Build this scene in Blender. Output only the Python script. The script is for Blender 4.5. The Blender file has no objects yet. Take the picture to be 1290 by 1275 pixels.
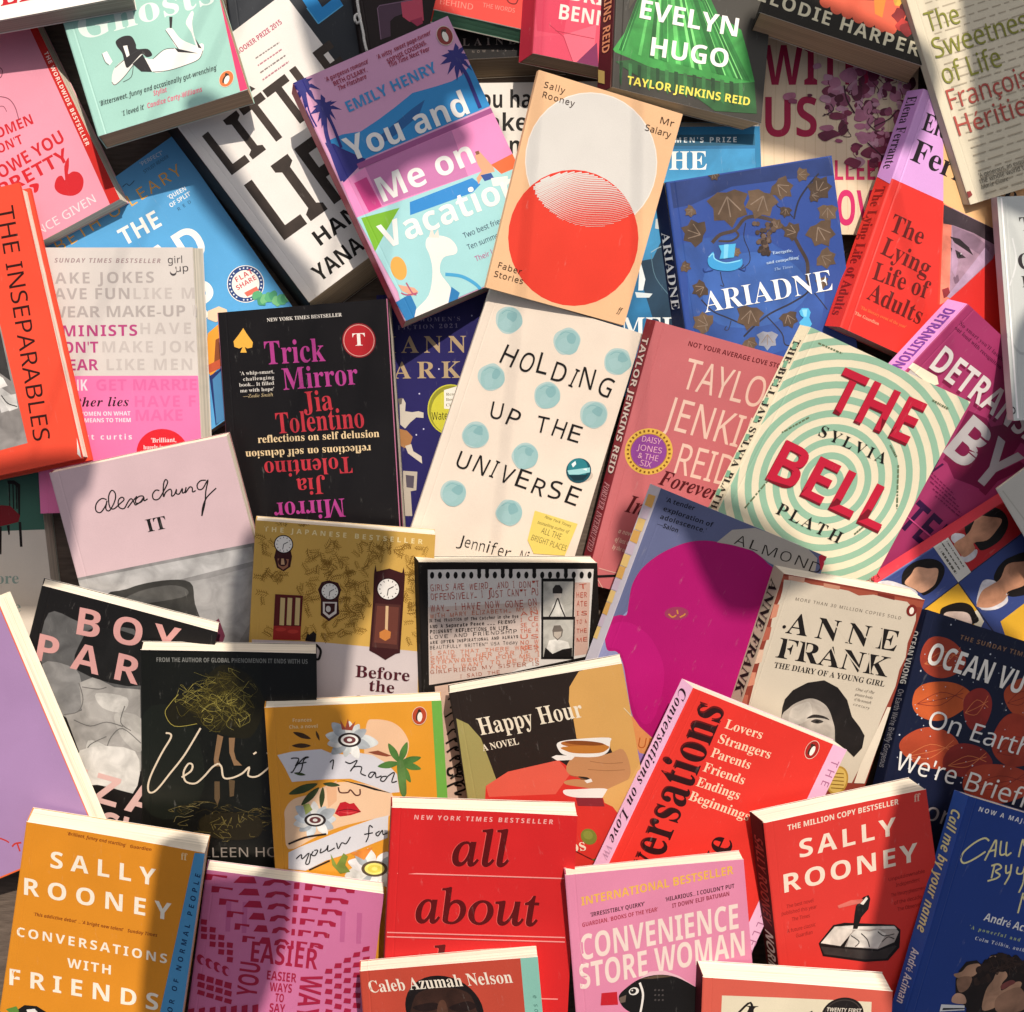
# A heap of paperbacks lying face up in sunlight, seen from above.  Blender 4.5, bpy only.
import bpy, math, random
from mathutils import Matrix, Vector
random.seed(4)
S = bpy.context.scene
COL = S.collection

# ---------------------------------------------------------------- camera, sky, sun, exposure
cd = bpy.data.cameras.new('camera')
cam = bpy.data.objects.new('camera', cd); COL.objects.link(cam)
cam.location = (0, 0, 0.86); cam.rotation_euler = (0, 0, 0)          # held straight above the heap
cd.sensor_width = 36; cd.lens = 36 * 1404.0 / 1290
cd.shift_x = 0.04264; cd.shift_y = -0.12209
cd.clip_start = 0.02; cd.clip_end = 200
S.camera = cam

SUN_EL, SUN_AZ = math.radians(46), math.radians(11)               # azimuth: from +y towards +x
w = bpy.data.worlds.new('World'); S.world = w; w.use_nodes = True
nt = w.node_tree; bg = nt.nodes['Background']
sky = nt.nodes.new('ShaderNodeTexSky'); sky.sky_type = 'NISHITA'; sky.sun_disc = False
sky.air_density = 0.7; sky.dust_density = 4.0; sky.ozone_density = 0.4
sky.sun_elevation = SUN_EL; sky.sun_rotation = SUN_AZ
hz = nt.nodes.new('ShaderNodeHueSaturation'); hz.inputs['Saturation'].default_value = 0.4      # milky, hazy sky
nt.links.new(sky.outputs[0], hz.inputs['Color']); nt.links.new(hz.outputs[0], bg.inputs[0]); bg.inputs[1].default_value = 0.09
sd = bpy.data.lights.new('sun', 'SUN'); sd.energy = 5; sd.angle = math.radians(0.45); sd.color = (1.0, 0.9, 0.77)
sun = bpy.data.objects.new('sun', sd); COL.objects.link(sun)
sdir = Vector((math.sin(SUN_AZ) * math.cos(SUN_EL), math.cos(SUN_AZ) * math.cos(SUN_EL), math.sin(SUN_EL)))
sun.rotation_euler = sdir.to_track_quat('Z', 'Y').to_euler()
sun.location = sdir * 4
vs = S.view_settings
vs.view_transform = 'Standard'; vs.look = 'None'; vs.gamma = 1; vs.exposure = 0.02; vs.use_curve_mapping = False
S.cycles.max_bounces = 6; S.cycles.use_denoising = True

# ---------------------------------------------------------------- materials
def lin(h):
    v = []
    for i in (1, 3, 5):
        c = int(h[i:i + 2], 16) / 255
        v.append((c / 12.92 if c <= 0.04045 else ((c + 0.055) / 1.055) ** 2.4) * 0.85)
    return (v[0], v[1], v[2], 1)

def printed(name, rough, spec, bump, coat=0.0, mottle=None):
    """printed card: the ink of every face is stored in the attribute 'ink'; fibre and scuffs are procedural"""
    m = bpy.data.materials.new(name); m.use_nodes = True
    n, l = m.node_tree.nodes, m.node_tree.links
    b = n['Principled BSDF']
    at = n.new('ShaderNodeAttribute'); at.attribute_name = 'ink'
    tc = n.new('ShaderNodeTexCoord')
    big = n.new('ShaderNodeTexNoise'); big.inputs['Scale'].default_value = 30; big.inputs['Detail'].default_value = 6
    fine = n.new('ShaderNodeTexNoise'); fine.inputs['Scale'].default_value = 1500; fine.inputs['Detail'].default_value = 2
    for t in (big, fine): l.new(tc.outputs['Object'], t.inputs['Vector'])
    r = n.new('ShaderNodeMapRange'); r.inputs[3].default_value = 0.90; r.inputs[4].default_value = 1.08
    l.new(big.outputs[0], r.inputs[0])
    r2 = n.new('ShaderNodeMapRange'); r2.inputs[3].default_value = 0.93; r2.inputs[4].default_value = 1.07
    l.new(fine.outputs[0], r2.inputs[0])
    mu = n.new('ShaderNodeMath'); mu.operation = 'MULTIPLY'; l.new(r.outputs[0], mu.inputs[0]); l.new(r2.outputs[0], mu.inputs[1])
    mx = n.new('ShaderNodeVectorMath'); mx.operation = 'SCALE'
    l.new(at.outputs['Color'], mx.inputs[0]); l.new(mu.outputs[0], mx.inputs['Scale'])
    sc = n.new('ShaderNodeTexNoise'); sc.inputs['Scale'].default_value = 1; sc.inputs['Detail'].default_value = 9; sc.inputs['Roughness'].default_value = 0.7
    ms = n.new('ShaderNodeMapping'); ms.inputs['Scale'].default_value = (260, 60, 60); ms.inputs['Rotation'].default_value = (0, 0, 0.5)
    l.new(tc.outputs['Object'], ms.inputs[0]); l.new(ms.outputs[0], sc.inputs['Vector'])
    sr = n.new('ShaderNodeMapRange'); sr.inputs[1].default_value = 0.62; sr.inputs[2].default_value = 0.8; sr.inputs[4].default_value = 0.22
    l.new(sc.outputs[0], sr.inputs[0])
    sm = n.new('ShaderNodeMix'); sm.data_type = 'RGBA'; sm.inputs[7].default_value = (0.6, 0.57, 0.53, 1)      # rubbed, dusty streaks
    l.new(sr.outputs[0], sm.inputs[0]); l.new(mx.outputs[0], sm.inputs[6])
    col = sm.outputs[2]
    if mottle:                                        # tones of a printed photograph or painting
        ph = n.new('ShaderNodeTexNoise'); ph.inputs['Scale'].default_value = mottle; ph.inputs['Detail'].default_value = 5; ph.inputs['Distortion'].default_value = 0.6
        l.new(tc.outputs['Object'], ph.inputs['Vector'])
        pr = n.new('ShaderNodeMapRange'); pr.inputs[1].default_value = 0.3; pr.inputs[2].default_value = 0.7; pr.inputs[3].default_value = 0.68; pr.inputs[4].default_value = 1.25
        l.new(ph.outputs[0], pr.inputs[0])
        m3 = n.new('ShaderNodeVectorMath'); m3.operation = 'SCALE'; l.new(col, m3.inputs[0]); l.new(pr.outputs[0], m3.inputs['Scale']); col = m3.outputs[0]
    l.new(col, b.inputs['Base Color'])
    rr = n.new('ShaderNodeMapRange'); rr.inputs[3].default_value = rough - 0.08; rr.inputs[4].default_value = rough + 0.1
    l.new(big.outputs[0], rr.inputs[0]); l.new(rr.outputs[0], b.inputs['Roughness'])
    b.inputs['Specular IOR Level'].default_value = spec
    b.inputs['Coat Weight'].default_value = coat; b.inputs['Coat Roughness'].default_value = 0.25
    wav = n.new('ShaderNodeTexNoise'); wav.inputs['Scale'].default_value = 9; wav.inputs['Detail'].default_value = 1
    l.new(tc.outputs['Object'], wav.inputs['Vector'])
    b1 = n.new('ShaderNodeBump'); b1.inputs['Strength'].default_value = 0.6; b1.inputs['Distance'].default_value = 0.006
    l.new(wav.outputs[0], b1.inputs['Height'])
    b2 = n.new('ShaderNodeBump'); b2.inputs['Strength'].default_value = bump; b2.inputs['Distance'].default_value = 0.0002
    l.new(fine.outputs[0], b2.inputs['Height']); l.new(b1.outputs[0], b2.inputs['Normal'])
    l.new(b2.outputs[0], b.inputs['Normal'])
    return m

MAT = {'matte': printed('matte_cover_card', 0.6, 0.22, 0.25), 'gloss': printed('glossy_cover_card', 0.4, 0.35, 0.1, 0.06),
       'photo': printed('printed_photograph', 0.5, 0.28, 0.15, 0, 70), 'paint': printed('printed_painting', 0.5, 0.28, 0.15, 0, 28)}
TONED = {'picture_lettering': 'photo', 'photograph': 'photo', 'portrait': 'photo', 'booth_portrait': 'photo', 'two_heads': 'photo', 'gown': 'photo', 'blossom': 'photo', 'roses': 'photo', 'vine': 'photo', 'flowers': 'photo', 'petals': 'paint', 'cover_panel': 'paint', 'sea': 'paint', 'leaves': 'photo', 'sardine_tin': 'photo'}

def paper():
    """page edges: hundreds of leaves seen end on, thin lines along the block"""
    m = bpy.data.materials.new('page_edges'); m.use_nodes = True
    n, l = m.node_tree.nodes, m.node_tree.links
    b = n['Principled BSDF']; b.inputs['Roughness'].default_value = 0.85; b.inputs['Specular IOR Level'].default_value = 0.15
    at = n.new('ShaderNodeAttribute'); at.attribute_name = 'ink'
    tc = n.new('ShaderNodeTexCoord'); mp = n.new('ShaderNodeMapping'); mp.inputs['Scale'].default_value = (8, 8, 2600)
    l.new(tc.outputs['Object'], mp.inputs[0])
    ns = n.new('ShaderNodeTexNoise'); ns.inputs['Scale'].default_value = 1; ns.inputs['Detail'].default_value = 3
    l.new(mp.outputs[0], ns.inputs['Vector'])
    r = n.new('ShaderNodeMapRange'); r.inputs[1].default_value = 0.3; r.inputs[2].default_value = 0.7
    r.inputs[3].default_value = 0.62; r.inputs[4].default_value = 1.06
    l.new(ns.outputs[0], r.inputs[0])
    mx = n.new('ShaderNodeVectorMath'); mx.operation = 'SCALE'
    l.new(at.outputs['Color'], mx.inputs[0]); l.new(r.outputs[0], mx.inputs['Scale']); l.new(mx.outputs[0], b.inputs['Base Color'])
    bp = n.new('ShaderNodeBump'); bp.inputs['Strength'].default_value = 0.5; bp.inputs['Distance'].default_value = 0.0003
    l.new(ns.outputs[0], bp.inputs['Height']); l.new(bp.outputs[0], b.inputs['Normal'])
    return m
MAT['pages'] = paper()

def plain(name, c0, c1, scale, rough, stretch=(1, 1, 1), bump=0.3):
    m = bpy.data.materials.new(name); m.use_nodes = True
    n, l = m.node_tree.nodes, m.node_tree.links
    b = n['Principled BSDF']; b.inputs['Roughness'].default_value = rough
    tc = n.new('ShaderNodeTexCoord'); mp = n.new('ShaderNodeMapping'); mp.inputs['Scale'].default_value = stretch
    ns = n.new('ShaderNodeTexNoise'); ns.inputs['Scale'].default_value = scale; ns.inputs['Detail'].default_value = 8
    cr = n.new('ShaderNodeValToRGB'); cr.color_ramp.elements[0].position = 0.3; cr.color_ramp.elements[1].position = 0.7
    cr.color_ramp.elements[0].color = (*c0, 1); cr.color_ramp.elements[1].color = (*c1, 1)
    l.new(tc.outputs['Object'], mp.inputs[0]); l.new(mp.outputs[0], ns.inputs['Vector'])
    l.new(ns.outputs[0], cr.inputs[0]); l.new(cr.outputs[0], b.inputs['Base Color'])
    bp = n.new('ShaderNodeBump'); bp.inputs['Strength'].default_value = bump; bp.inputs['Distance'].default_value = 0.002
    l.new(ns.outputs[0], bp.inputs['Height']); l.new(bp.outputs[0], b.inputs['Normal'])
    return m

# ---------------------------------------------------------------- lettering
STYLE = {  # alphabet start, digit start, stroke weight
    'n': (0x1D5A0, 0x1D7E2, 0), 'b': (0x1D5D4, 0x1D7EC, 0), 'x': (0x1D5D4, 0x1D7EC, 0), 'l': (0x1D5A0, 0x1D7E2, -0.008),
    'i': (0x1D608, 0x1D7E2, 0), 'bi': (0x1D63C, 0x1D7EC, 0),
    's': (0x1D400, 0x1D7CE, 0), 'sr': (0x1D400, 0x1D7CE, -0.006), 'sx': (0x1D400, 0x1D7CE, 0), 'si': (0x1D434, 0x1D7CE, 0),
    'sk': (0x1D434, 0x1D7CE, 0.014), 'sj': (0x1D468, 0x1D7CE, 0), 'c': (0x1D4D0, 0x1D7CE, 0)}
def spell(s, style):
    a, d, _ = STYLE[style]; out = ''
    for ch in s:
        if 'A' <= ch <= 'Z': out += chr(a + ord(ch) - 65)
        elif 'a' <= ch <= 'z': out += '\u210e' if (a == 0x1D434 and ch == 'h') else chr(a + 26 + ord(ch) - 97)
        elif '0' <= ch <= '9': out += chr(d + ord(ch) - 48)
        else: out += ch
    return out
_cache, _caps = {}, {}
def glyphs(s, style, gap=1.0):
    """flat mesh of a line of lettering: vertices, faces, left, right, capital height"""
    if (s, style, gap) in _cache: return _cache[(s, style, gap)]
    def run(t, gap=1.0):
        c = bpy.data.curves.new('lettering', 'FONT'); c.body = spell(t, style); c.size = 1; c.resolution_u = 3
        c.offset = STYLE[style][2]; c.space_character = gap; c.fill_mode = 'FRONT'
        o = bpy.data.objects.new('lettering', c); COL.objects.link(o)
        dg = bpy.context.evaluated_depsgraph_get(); dg.update()
        me = o.evaluated_get(dg).to_mesh()
        v = [(p.co.x, p.co.y) for p in me.vertices]; f = [tuple(p.vertices) for p in me.polygons]
        o.evaluated_get(dg).to_mesh_clear()
        bpy.data.objects.remove(o); bpy.data.curves.remove(c)
        return v, f
    v, f = run(s, gap)
    if style not in _caps: _caps[style] = max(p[1] for p in run('E')[0])
    xs = [p[0] for p in v] or [0, 1]
    r = (v, f, min(xs), max(xs), _caps[style])
    _cache[(s, style, gap)] = r
    return r

# ---------------------------------------------------------------- mesh building
class MB:
    """collects faces with an ink colour each; build() links them as ONE mesh object"""
    def __init__(s): s.v, s.f, s.c = [], [], []
    def face(s, pts, col):
        k = len(s.v); s.v += [tuple(p) for p in pts]; s.f.append(tuple(range(k, k + len(pts)))); s.c.append(col)
    def faces(s, pts, fs, col):
        k = len(s.v); s.v += [tuple(p) for p in pts]
        for f in fs: s.f.append(tuple(i + k for i in f)); s.c.append(col)
    def slab(s, top, bot, ct, cs, cb=None, fold=None):
        """solid between two outlines with the same number of corners (top seen anticlockwise from above)"""
        n = len(top)
        s.face(top, ct); s.face(list(reversed(bot)), cb or cs)
        for i in range(n):
            j = (i + 1) % n; s.face([top[j], top[i], bot[i], bot[j]], fold if fold and i == 3 else cs)
    def build(s, name, mat, parent=None):
        me = bpy.data.meshes.new(name); me.from_pydata(s.v, [], s.f); me.update()
        a = me.attributes.new('ink', 'FLOAT_COLOR', 'CORNER')
        d = []
        for f, c in zip(s.f, s.c): d += list(c) * len(f)
        a.data.foreach_set('color', d)
        me.materials.append(MAT[mat] if isinstance(mat, str) else mat)
        o = bpy.data.objects.new(name, me); COL.objects.link(o)
        if parent: o.parent = parent
        return o

def tag(o, label, cat, group=None):
    o['label'] = label; o['category'] = cat
    if group: o['group'] = group

def smooth(pts, closed):
    n = len(pts); out = []
    rng = range(n) if closed else range(n - 1)
    for i in rng:
        p = [pts[(i + k) % n] if closed else pts[min(max(i + k, 0), n - 1)] for k in (-1, 0, 1, 2)]
        for t in (0, .25, .5, .75):
            out.append(tuple(0.5 * (2 * p[1][a] + (p[2][a] - p[0][a]) * t + (2 * p[0][a] - 5 * p[1][a] + 4 * p[2][a] - p[3][a]) * t * t
                       + (3 * p[1][a] - p[0][a] - 3 * p[2][a] + p[3][a]) * t ** 3) for a in (0, 1)))
    if not closed: out.append(pts[-1])
    return out

def clipped(pts, quad):
    """keep what lies on the cover"""
    for i in range(4):
        p, r = quad[i], quad[(i + 1) % 4]; out = []
        ins = lambda v: (r[0] - p[0]) * (v[1] - p[1]) - (r[1] - p[1]) * (v[0] - p[0])
        for j in range(len(pts)):
            u, v = pts[j], pts[(j + 1) % len(pts)]; du, dv = ins(u), ins(v)
            if du >= 0: out.append(u)
            if du * dv < 0: q = du / (du - dv); out.append((u[0] + q * (v[0] - u[0]), u[1] + q * (v[1] - u[1])))
        pts = out
        if len(pts) < 3: return []
    return pts

WIDE = {'I': .35, ' ': .8, 'i': .35, 'l': .35, 'L': .8, 'M': 1.25, 'W': 1.25, 'm': 1.3, 'w': 1.3}
def draw(mb, el, put, z, quad, cut=None):
    """one printed element -> faces.  put(x_mm, y_mm, z_mm) gives the point on the cover or the spine; outlines are in tenths of a mm
    t line of type, h hand lettering, p polygon, P smooth outline, c ellipse, r ring, l line, L smooth stroke, s leafy sprig, b blot"""
    k = el[0]; col = lin(el[1]) if k != 'f' else None
    def poly(pts):
        if quad: pts = clipped(pts, quad)
        if len(pts) < 3: return
        ar = sum(pts[i][0] * pts[(i + 1) % len(pts)][1] - pts[(i + 1) % len(pts)][0] * pts[i][1] for i in range(len(pts)))
        if ar < 0: pts = pts[::-1]
        for p in (cut(pts) if cut else [pts]): mb.face([put(a, b, z) for a, b in p], col)
    def oval(x, y, rx, ry, ang, n):
        ca, sa = math.cos(math.radians(ang)), math.sin(math.radians(ang)); o = []
        for i in range(n):
            a, b = rx * math.cos(2 * math.pi * i / n), ry * math.sin(2 * math.pi * i / n)
            o.append((x + a * ca - b * sa, y + a * sa + b * ca))
        return o
    def type_(s, x, y, ang, W, h, style):
        v, f, x0, x1, cap = glyphs(s, style)
        nat = h / cap * (x1 - x0)
        if W > nat * 1.15 and len(s) > 2:                   # wide settings are letterspaced, not stretched
            g2 = glyphs(s, style, 2.0); gap = 1 + (W / (h / cap * 1.08) - (x1 - x0)) / max(g2[3] - g2[2] - (x1 - x0), 1e-6)
            v, f, x0, x1, cap = glyphs(s, style, round(gap, 3))
        sx, sy = W / max(x1 - x0, 1e-6), h / cap; ca, sa = math.cos(math.radians(ang)), math.sin(math.radians(ang))
        mb.faces([put(x + (a - x0) * sx * ca - b * sy * sa, y + (a - x0) * sx * sa + b * sy * ca, z) for a, b in v], f, col)
    def stroke(pts, wd):
        n = len(pts); rows = []
        for i in range(n):
            a, b = pts[max(i - 1, 0)], pts[min(i + 1, n - 1)]
            dx, dy = b[0] - a[0], b[1] - a[1]; q = math.hypot(dx, dy) or 1
            nx, ny = -dy / q * wd / 2, dx / q * wd / 2
            rows += [(pts[i][0] - nx, pts[i][1] - ny), (pts[i][0] + nx, pts[i][1] + ny)]
        for i in range(n - 1):
            q = [rows[2 * i], rows[2 * i + 2], rows[2 * i + 3], rows[2 * i + 1]]
            if quad: q = clipped(q, quad)
            if len(q) > 2: mb.face([put(a, b, z + i * 0.00015) for a, b in q], col)
    if k == 't': type_(*el[2:])
    elif k == 'h':
        _, _, s, x, y, ang, W, h, style, seed, j = el
        rs = random.Random(seed); u = W / (sum(WIDE.get(c, 1) + .42 for c in s) - .42); p = 0
        ca, sa = math.cos(math.radians(ang)), math.sin(math.radians(ang))
        for c in s:
            q = WIDE.get(c, 1)
            if c != ' ':
                o = rs.uniform(-.08, .08) * h * j
                type_(c, x + p * u * ca - o * sa, y + p * u * sa + o * ca, ang + rs.uniform(-7, 7) * j, q * u, h * rs.uniform(.92, 1.08), style)
            p += q + .42
    elif k in 'pP':
        pts = [(el[2][i] / 10, el[2][i + 1] / 10) for i in range(0, len(el[2]), 2)]
        poly(smooth(pts, True) if k == 'P' else pts)
    elif k == 'f':                                            # field of sprigs; gaps stay free
        _, cols, x, y, ax, ay, bx, by, n, ln, seed, gaps = el; rs = random.Random(seed); ax_, bx_ = math.hypot(ax, ay), math.hypot(bx, by)
        for q in range(n):
            u, v, a = rs.random(), rs.random(), rs.uniform(0, 6.28); c = rs.choice(cols)
            if any(g[0] < u < g[1] and g[2] < v < g[3] for g in gaps): continue
            l_ = ln * rs.uniform(.8, 1.25); draw(mb, ('s', c, x + ax * u + bx * v, y + ay * u + by * v, l_ * math.cos(a), l_ * math.sin(a)), put, z, quad, cut)
    elif k == 'b':
        x, y, r, seed, n, j, kx, ky = el[2:]; rs = random.Random(seed)
        poly(smooth([(x + r * kx * (1 + rs.uniform(-j, j)) * math.cos(2 * math.pi * q / n), y + r * ky * (1 + rs.uniform(-j, j)) * math.sin(2 * math.pi * q / n)) for q in range(n)], True))
    elif k == 'c': poly(oval(*el[2:], 12 if el[4] < 2 else 36))
    elif k == 'r':
        x, y, ra, rb, _ = el[2:]
        A, B = oval(x, y, ra, ra, 0, 56), oval(x, y, rb, rb, 0, 56)
        for i in range(56): poly([A[i], B[i], B[(i + 1) % 56], A[(i + 1) % 56]])
    elif k == 's':
        x, y, dx, dy = el[2:]; ln = math.hypot(dx, dy); ux, uy = dx / ln, dy / ln
        stroke(smooth([(x - dx / 2, y - dy / 2), (x + uy * ln * .1, y - ux * ln * .1), (x + dx / 2, y + dy / 2)], False), .5)
        for i in range(5):
            t = (i + .5) / 5 - .5; bx, by = x + dx * t, y + dy * t
            for g in (-1, 1):
                ex, ey = bx + (ux * .22 - uy * g * .3) * ln, by + (uy * .22 + ux * g * .3) * ln
                poly([(bx, by), ((bx + ex) / 2 + ux * .4, (by + ey) / 2 + uy * .4), (ex, ey), ((bx + ex) / 2 - ux * .35, (by + ey) / 2 - uy * .35)])
    elif k in 'lL':
        pts = [(el[3][i] / 10, el[3][i + 1] / 10) for i in range(0, len(el[3]), 2)]
        stroke(smooth(pts, False) if k == 'L' else pts, el[2])

GROUP = 'books heaped face up in the sun'
def book(name, label, cat, loc, ax, top, sh, t, col, spine=None, mat='matte', page='#f2e6d2', hard=0, edge='#e9dfd3', back=None, art=()):
    """one book: top = four cover corners in mm (upper left, upper right, lower right, lower left), sh = lean of the block in mm, t = thickness in mm"""
    root = bpy.data.objects.new(name, None); COL.objects.link(root); root.empty_display_size = 0.02
    X, Z = Vector(ax[0:3]), Vector(ax[3:6]); Z.normalize(); X = (X - Z * X.dot(Z)).normalized(); Y = Z.cross(X)
    root.matrix_world = Matrix(((X.x, Y.x, Z.x, loc[0]), (X.y, Y.y, Z.y, loc[1]), (X.z, Y.z, Z.z, loc[2]), (0, 0, 0, 1)))
    tag(root, label, cat, GROUP)
    Q = [Vector((top[i], top[i + 1])) for i in (0, 2, 4, 6)]
    sh = Vector(sh); cen = sum(Q, Vector((0, 0))) / 4
    def ring(z, inset=(0, 0, 0, 0)):
        """outline at height z (mm) moved in from its left, top, right and bottom side; anticlockwise from lower left"""
        off = sh * (1 - z / t)
        e = [(Q[0] - Q[3]).normalized(), (Q[1] - Q[0]).normalized()]
        u, r = e; l_, t_, r_, b_ = inset
        P = [Q[0] + r * l_ - u * t_, Q[1] - r * r_ - u * t_, Q[2] - r * r_ + u * b_, Q[3] + r * l_ + u * b_]
        P = [p + off for p in P]
        return [Vector((p.x / 1000, p.y / 1000, z / 1000)) for p in (P[3], P[2], P[1], P[0])]
    c = 2.2 if hard else 0.45                       # board or card
    i = 2.6 if hard else 0.35
    ink, ed = lin(col), lin(edge if not hard else (back or col))
    sp = lin(spine or col); bk = lin(back or spine or col)
    # a handled cover is not flat: it lifts towards the fore edge, rounds over at the spine and has a reading crease
    rs = random.Random(label); W, Hh = (Q[2] - Q[3]).length, (Q[0] - Q[3]).length
    amp = 0.3 if hard or t < 5 else rs.uniform(0.8, 3.4); curl = 0.0 if hard or t < 5 else rs.uniform(-0.4, 1.5); fold = 0.0 if hard else min(0.6, t * 0.06); crease = 0.0 if hard or t < 5 else rs.uniform(0.12, 0.3)
    lu = (Q[0] - Q[3]) / Hh; ln = Vector((lu.y, -lu.x))
    def sv(x, y): p = Vector((x, y)) - Q[3]; return p.dot(ln), p.dot(lu) / Hh
    def bow(s, v): q = min(max(s / W, 0), 1.05); return amp * q * q + curl * (2 * v - 1) ** 2
    def lift(x, y):
        s, v = sv(x, y)
        return bow(s, v) - fold * max(0, 1 - max(s, 0) / 1.4) ** 2 - crease * max(0, 1 - abs(s - 6.6) / 0.9)
    scuts = [0.7, 1.4, 5.7, 6.6, 7.5] + [7.5 + 7 * k for k in range(1, int((W - 8) / 7) + 1)]; vcuts = [k / 28 for k in range(1, 28)]
    def cut(pts):
        """split an outline where the cover bends"""
        todo = [pts]
        for key, cuts in ((0, scuts), (1, vcuts)):
            res = []
            for p in todo:
                ks = [sv(*q)[key] for q in p]; lo, hi = min(ks), max(ks); cs = [-1e9] + [q for q in cuts if lo + 1e-6 < q < hi - 1e-6] + [1e9]
                if len(cs) == 2: res.append(p); continue
                for k in range(len(cs) - 1):
                    q = p
                    for f in ((lambda w: sv(*w)[key] - cs[k]), (lambda w: cs[k + 1] - sv(*w)[key])):
                        o = []
                        for j in range(len(q)):
                            u, v = q[j], q[(j + 1) % len(q)]; du, dv = f(u), f(v)
                            if du >= 0: o.append(u)
                            if du * dv < 0: g = du / (du - dv); o.append((u[0] + g * (v[0] - u[0]), u[1] + g * (v[1] - u[1])))
                        q = o
                        if len(q) < 3: break
                    if len(q) > 2: res.append(q)
            todo = res
        return todo
    def rim(P, cuts=True):
        """outline with extra corners wherever the cover bends"""
        o = []
        for j in range(4):
            u, v = P[j], P[(j + 1) % 4]; (s0, v0), (s1, v1) = sv(*u), sv(*v); ts = [0]
            for lo, hi, cs in ((s0, s1, scuts), (v0, v1, vcuts)):
                if abs(hi - lo) > 1e-6: ts += [g for g in ((q - lo) / (hi - lo) for q in cs) if 1e-4 < g < 1 - 1e-4]
            o += [(u[0] + (v[0] - u[0]) * g, u[1] + (v[1] - u[1]) * g, j) for g in sorted(ts)]
        return o
    R4 = [(p.x, p.y) for p in (Q[3], Q[2], Q[1], Q[0])]
    def at(x, y, z, k=1.0, only_bow=False):
        """point of the bent sheet at height z; x, y are measured on the upper cover"""
        d = sh * (1 - z / t); l_ = bow(*sv(x, y)) * k if only_bow else lift(x, y) * k
        return Vector(((x + d.x) / 1000, (y + d.y) / 1000, (z + l_) / 1000))
    m = MB()
    for p in cut(R4): m.face([at(x, y, t) for x, y in p], ink); m.face([at(x, y, t - c) for x, y in reversed(p)], ed)
    e = rim(R4)
    for k in range(len(e)):
        u, v = e[k], e[(k + 1) % len(e)]; cc = sp if u[2] == 3 else ed
        m.face([at(v[0], v[1], t), at(u[0], u[1], t), at(u[0], u[1], t - c), at(v[0], v[1], t - c)], cc)
    front = m.build('front_cover', mat, root)
    m = MB(); m.slab(ring(c), ring(0), bk, ed if not hard else bk, fold=sp); m.build('back_cover', mat, root)
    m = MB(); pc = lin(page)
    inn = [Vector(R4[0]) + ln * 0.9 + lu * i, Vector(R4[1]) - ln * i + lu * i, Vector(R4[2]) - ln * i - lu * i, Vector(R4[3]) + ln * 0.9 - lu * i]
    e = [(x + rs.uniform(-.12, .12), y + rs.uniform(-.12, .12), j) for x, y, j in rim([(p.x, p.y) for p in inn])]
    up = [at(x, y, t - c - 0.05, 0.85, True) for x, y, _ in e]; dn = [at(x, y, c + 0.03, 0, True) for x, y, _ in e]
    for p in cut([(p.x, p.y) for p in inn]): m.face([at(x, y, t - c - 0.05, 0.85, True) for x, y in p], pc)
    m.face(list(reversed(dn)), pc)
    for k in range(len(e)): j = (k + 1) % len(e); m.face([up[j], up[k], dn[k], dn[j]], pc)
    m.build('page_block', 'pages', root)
    a, b = ring(t - c - fold, (0.04, 0, 0, 0)), ring(c + 0.02, (0.04, 0, 0, 0)); a2, b2 = ring(t - c - fold, (0.7, 0, 0, 0)), ring(c + 0.02, (0.7, 0, 0, 0))
    m = MB(); m.slab([a[0], a2[0], a2[3], a[3]], [b[0], b2[0], b2[3], b[3]], sp, sp); spn = m.build('spine', mat, root)
    # printing
    def on_cover(x, y, z): return Vector((x / 1000, y / 1000, (t + z + lift(x, y)) / 1000))
    T3 = ring(t); TL, BL = T3[3], T3[0]; TLb = ring(0)[3]
    sx = (BL - TL).normalized(); sy = (TL - TLb).normalized(); sn = sx.cross(sy).normalized()
    def on_spine(x, y, z): return TL + sx * (x / 1000) + sy * (y / 1000) + sn * (z / 1000)
    sl, sw = (BL - TL).length * 1000, (TL - TLb).length * 1000; squad = [(0, -sw), (sl, -sw), (sl, 0), (0, 0)]
    groups = {}; part = None; k = 0; quad = [tuple(Q[i]) for i in (3, 2, 1, 0)]
    for el in art:
        if isinstance(el, str): part = el; continue
        on_s = part.startswith('spine')
        if on_s and el[0] == 't':                            # type on a spine sits midway
            el = list(el); el[7] = min(el[7], sw * .62); el[4] = -sw / 2 - el[7] / 2; el[5] = 0
        draw(groups.setdefault(part, MB()), el, on_spine if on_s else on_cover, 0.03 + min(0.006, 0.5 / len(art)) * k, squad if on_s else quad, None if on_s else cut); k += 1
    for g, mb in groups.items():
        g = g.split('#')[0]; mb.build(g, TONED.get(g, mat), spn if g.startswith('spine') else front)
    return root

# ---------------------------------------------------------------- the books, lowest first (millimetres on each cover)
book('paperback_book', 'white paperback with heavy black words, mostly under the beige pamphlet', 'book', (0.0505,0.1276,0.0006), (1,0.0091,0,0,0,1),
     (-67.8,100.2,65.5,100.2,66.8,-97.9,-66.5,-97.9), (0.5,-1.1), 8.6, '#e6e0d8', art=[
'title',('t','#1a1716','you have',-48.6,81.3,-0.5,63,13.33,'b'),('t','#1a1716','make',-51.1,63.7,-0.5,46.1,13.33,'b'),('t','#1a1716','them',-46.4,46.1,-0.5,41.2,13.33,'b'),
])

book('paperback_book', 'black paperback with thin spaced pale capitals above its grey page edges', 'book', (0.0063,0.329,0.0006), (0.9989,0.0466,0,0,0,1),
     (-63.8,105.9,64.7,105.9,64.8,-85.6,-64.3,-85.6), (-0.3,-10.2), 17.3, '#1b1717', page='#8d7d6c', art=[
'title',('t','#a79a92','LAINE',-14.1,-75.3,-1.2,39.9,5.42,'sr'),'blurb',('t','#7b706a',"NOW HE'S A",-7.2,-81.1,0,32,1.81,'n'),])

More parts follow.
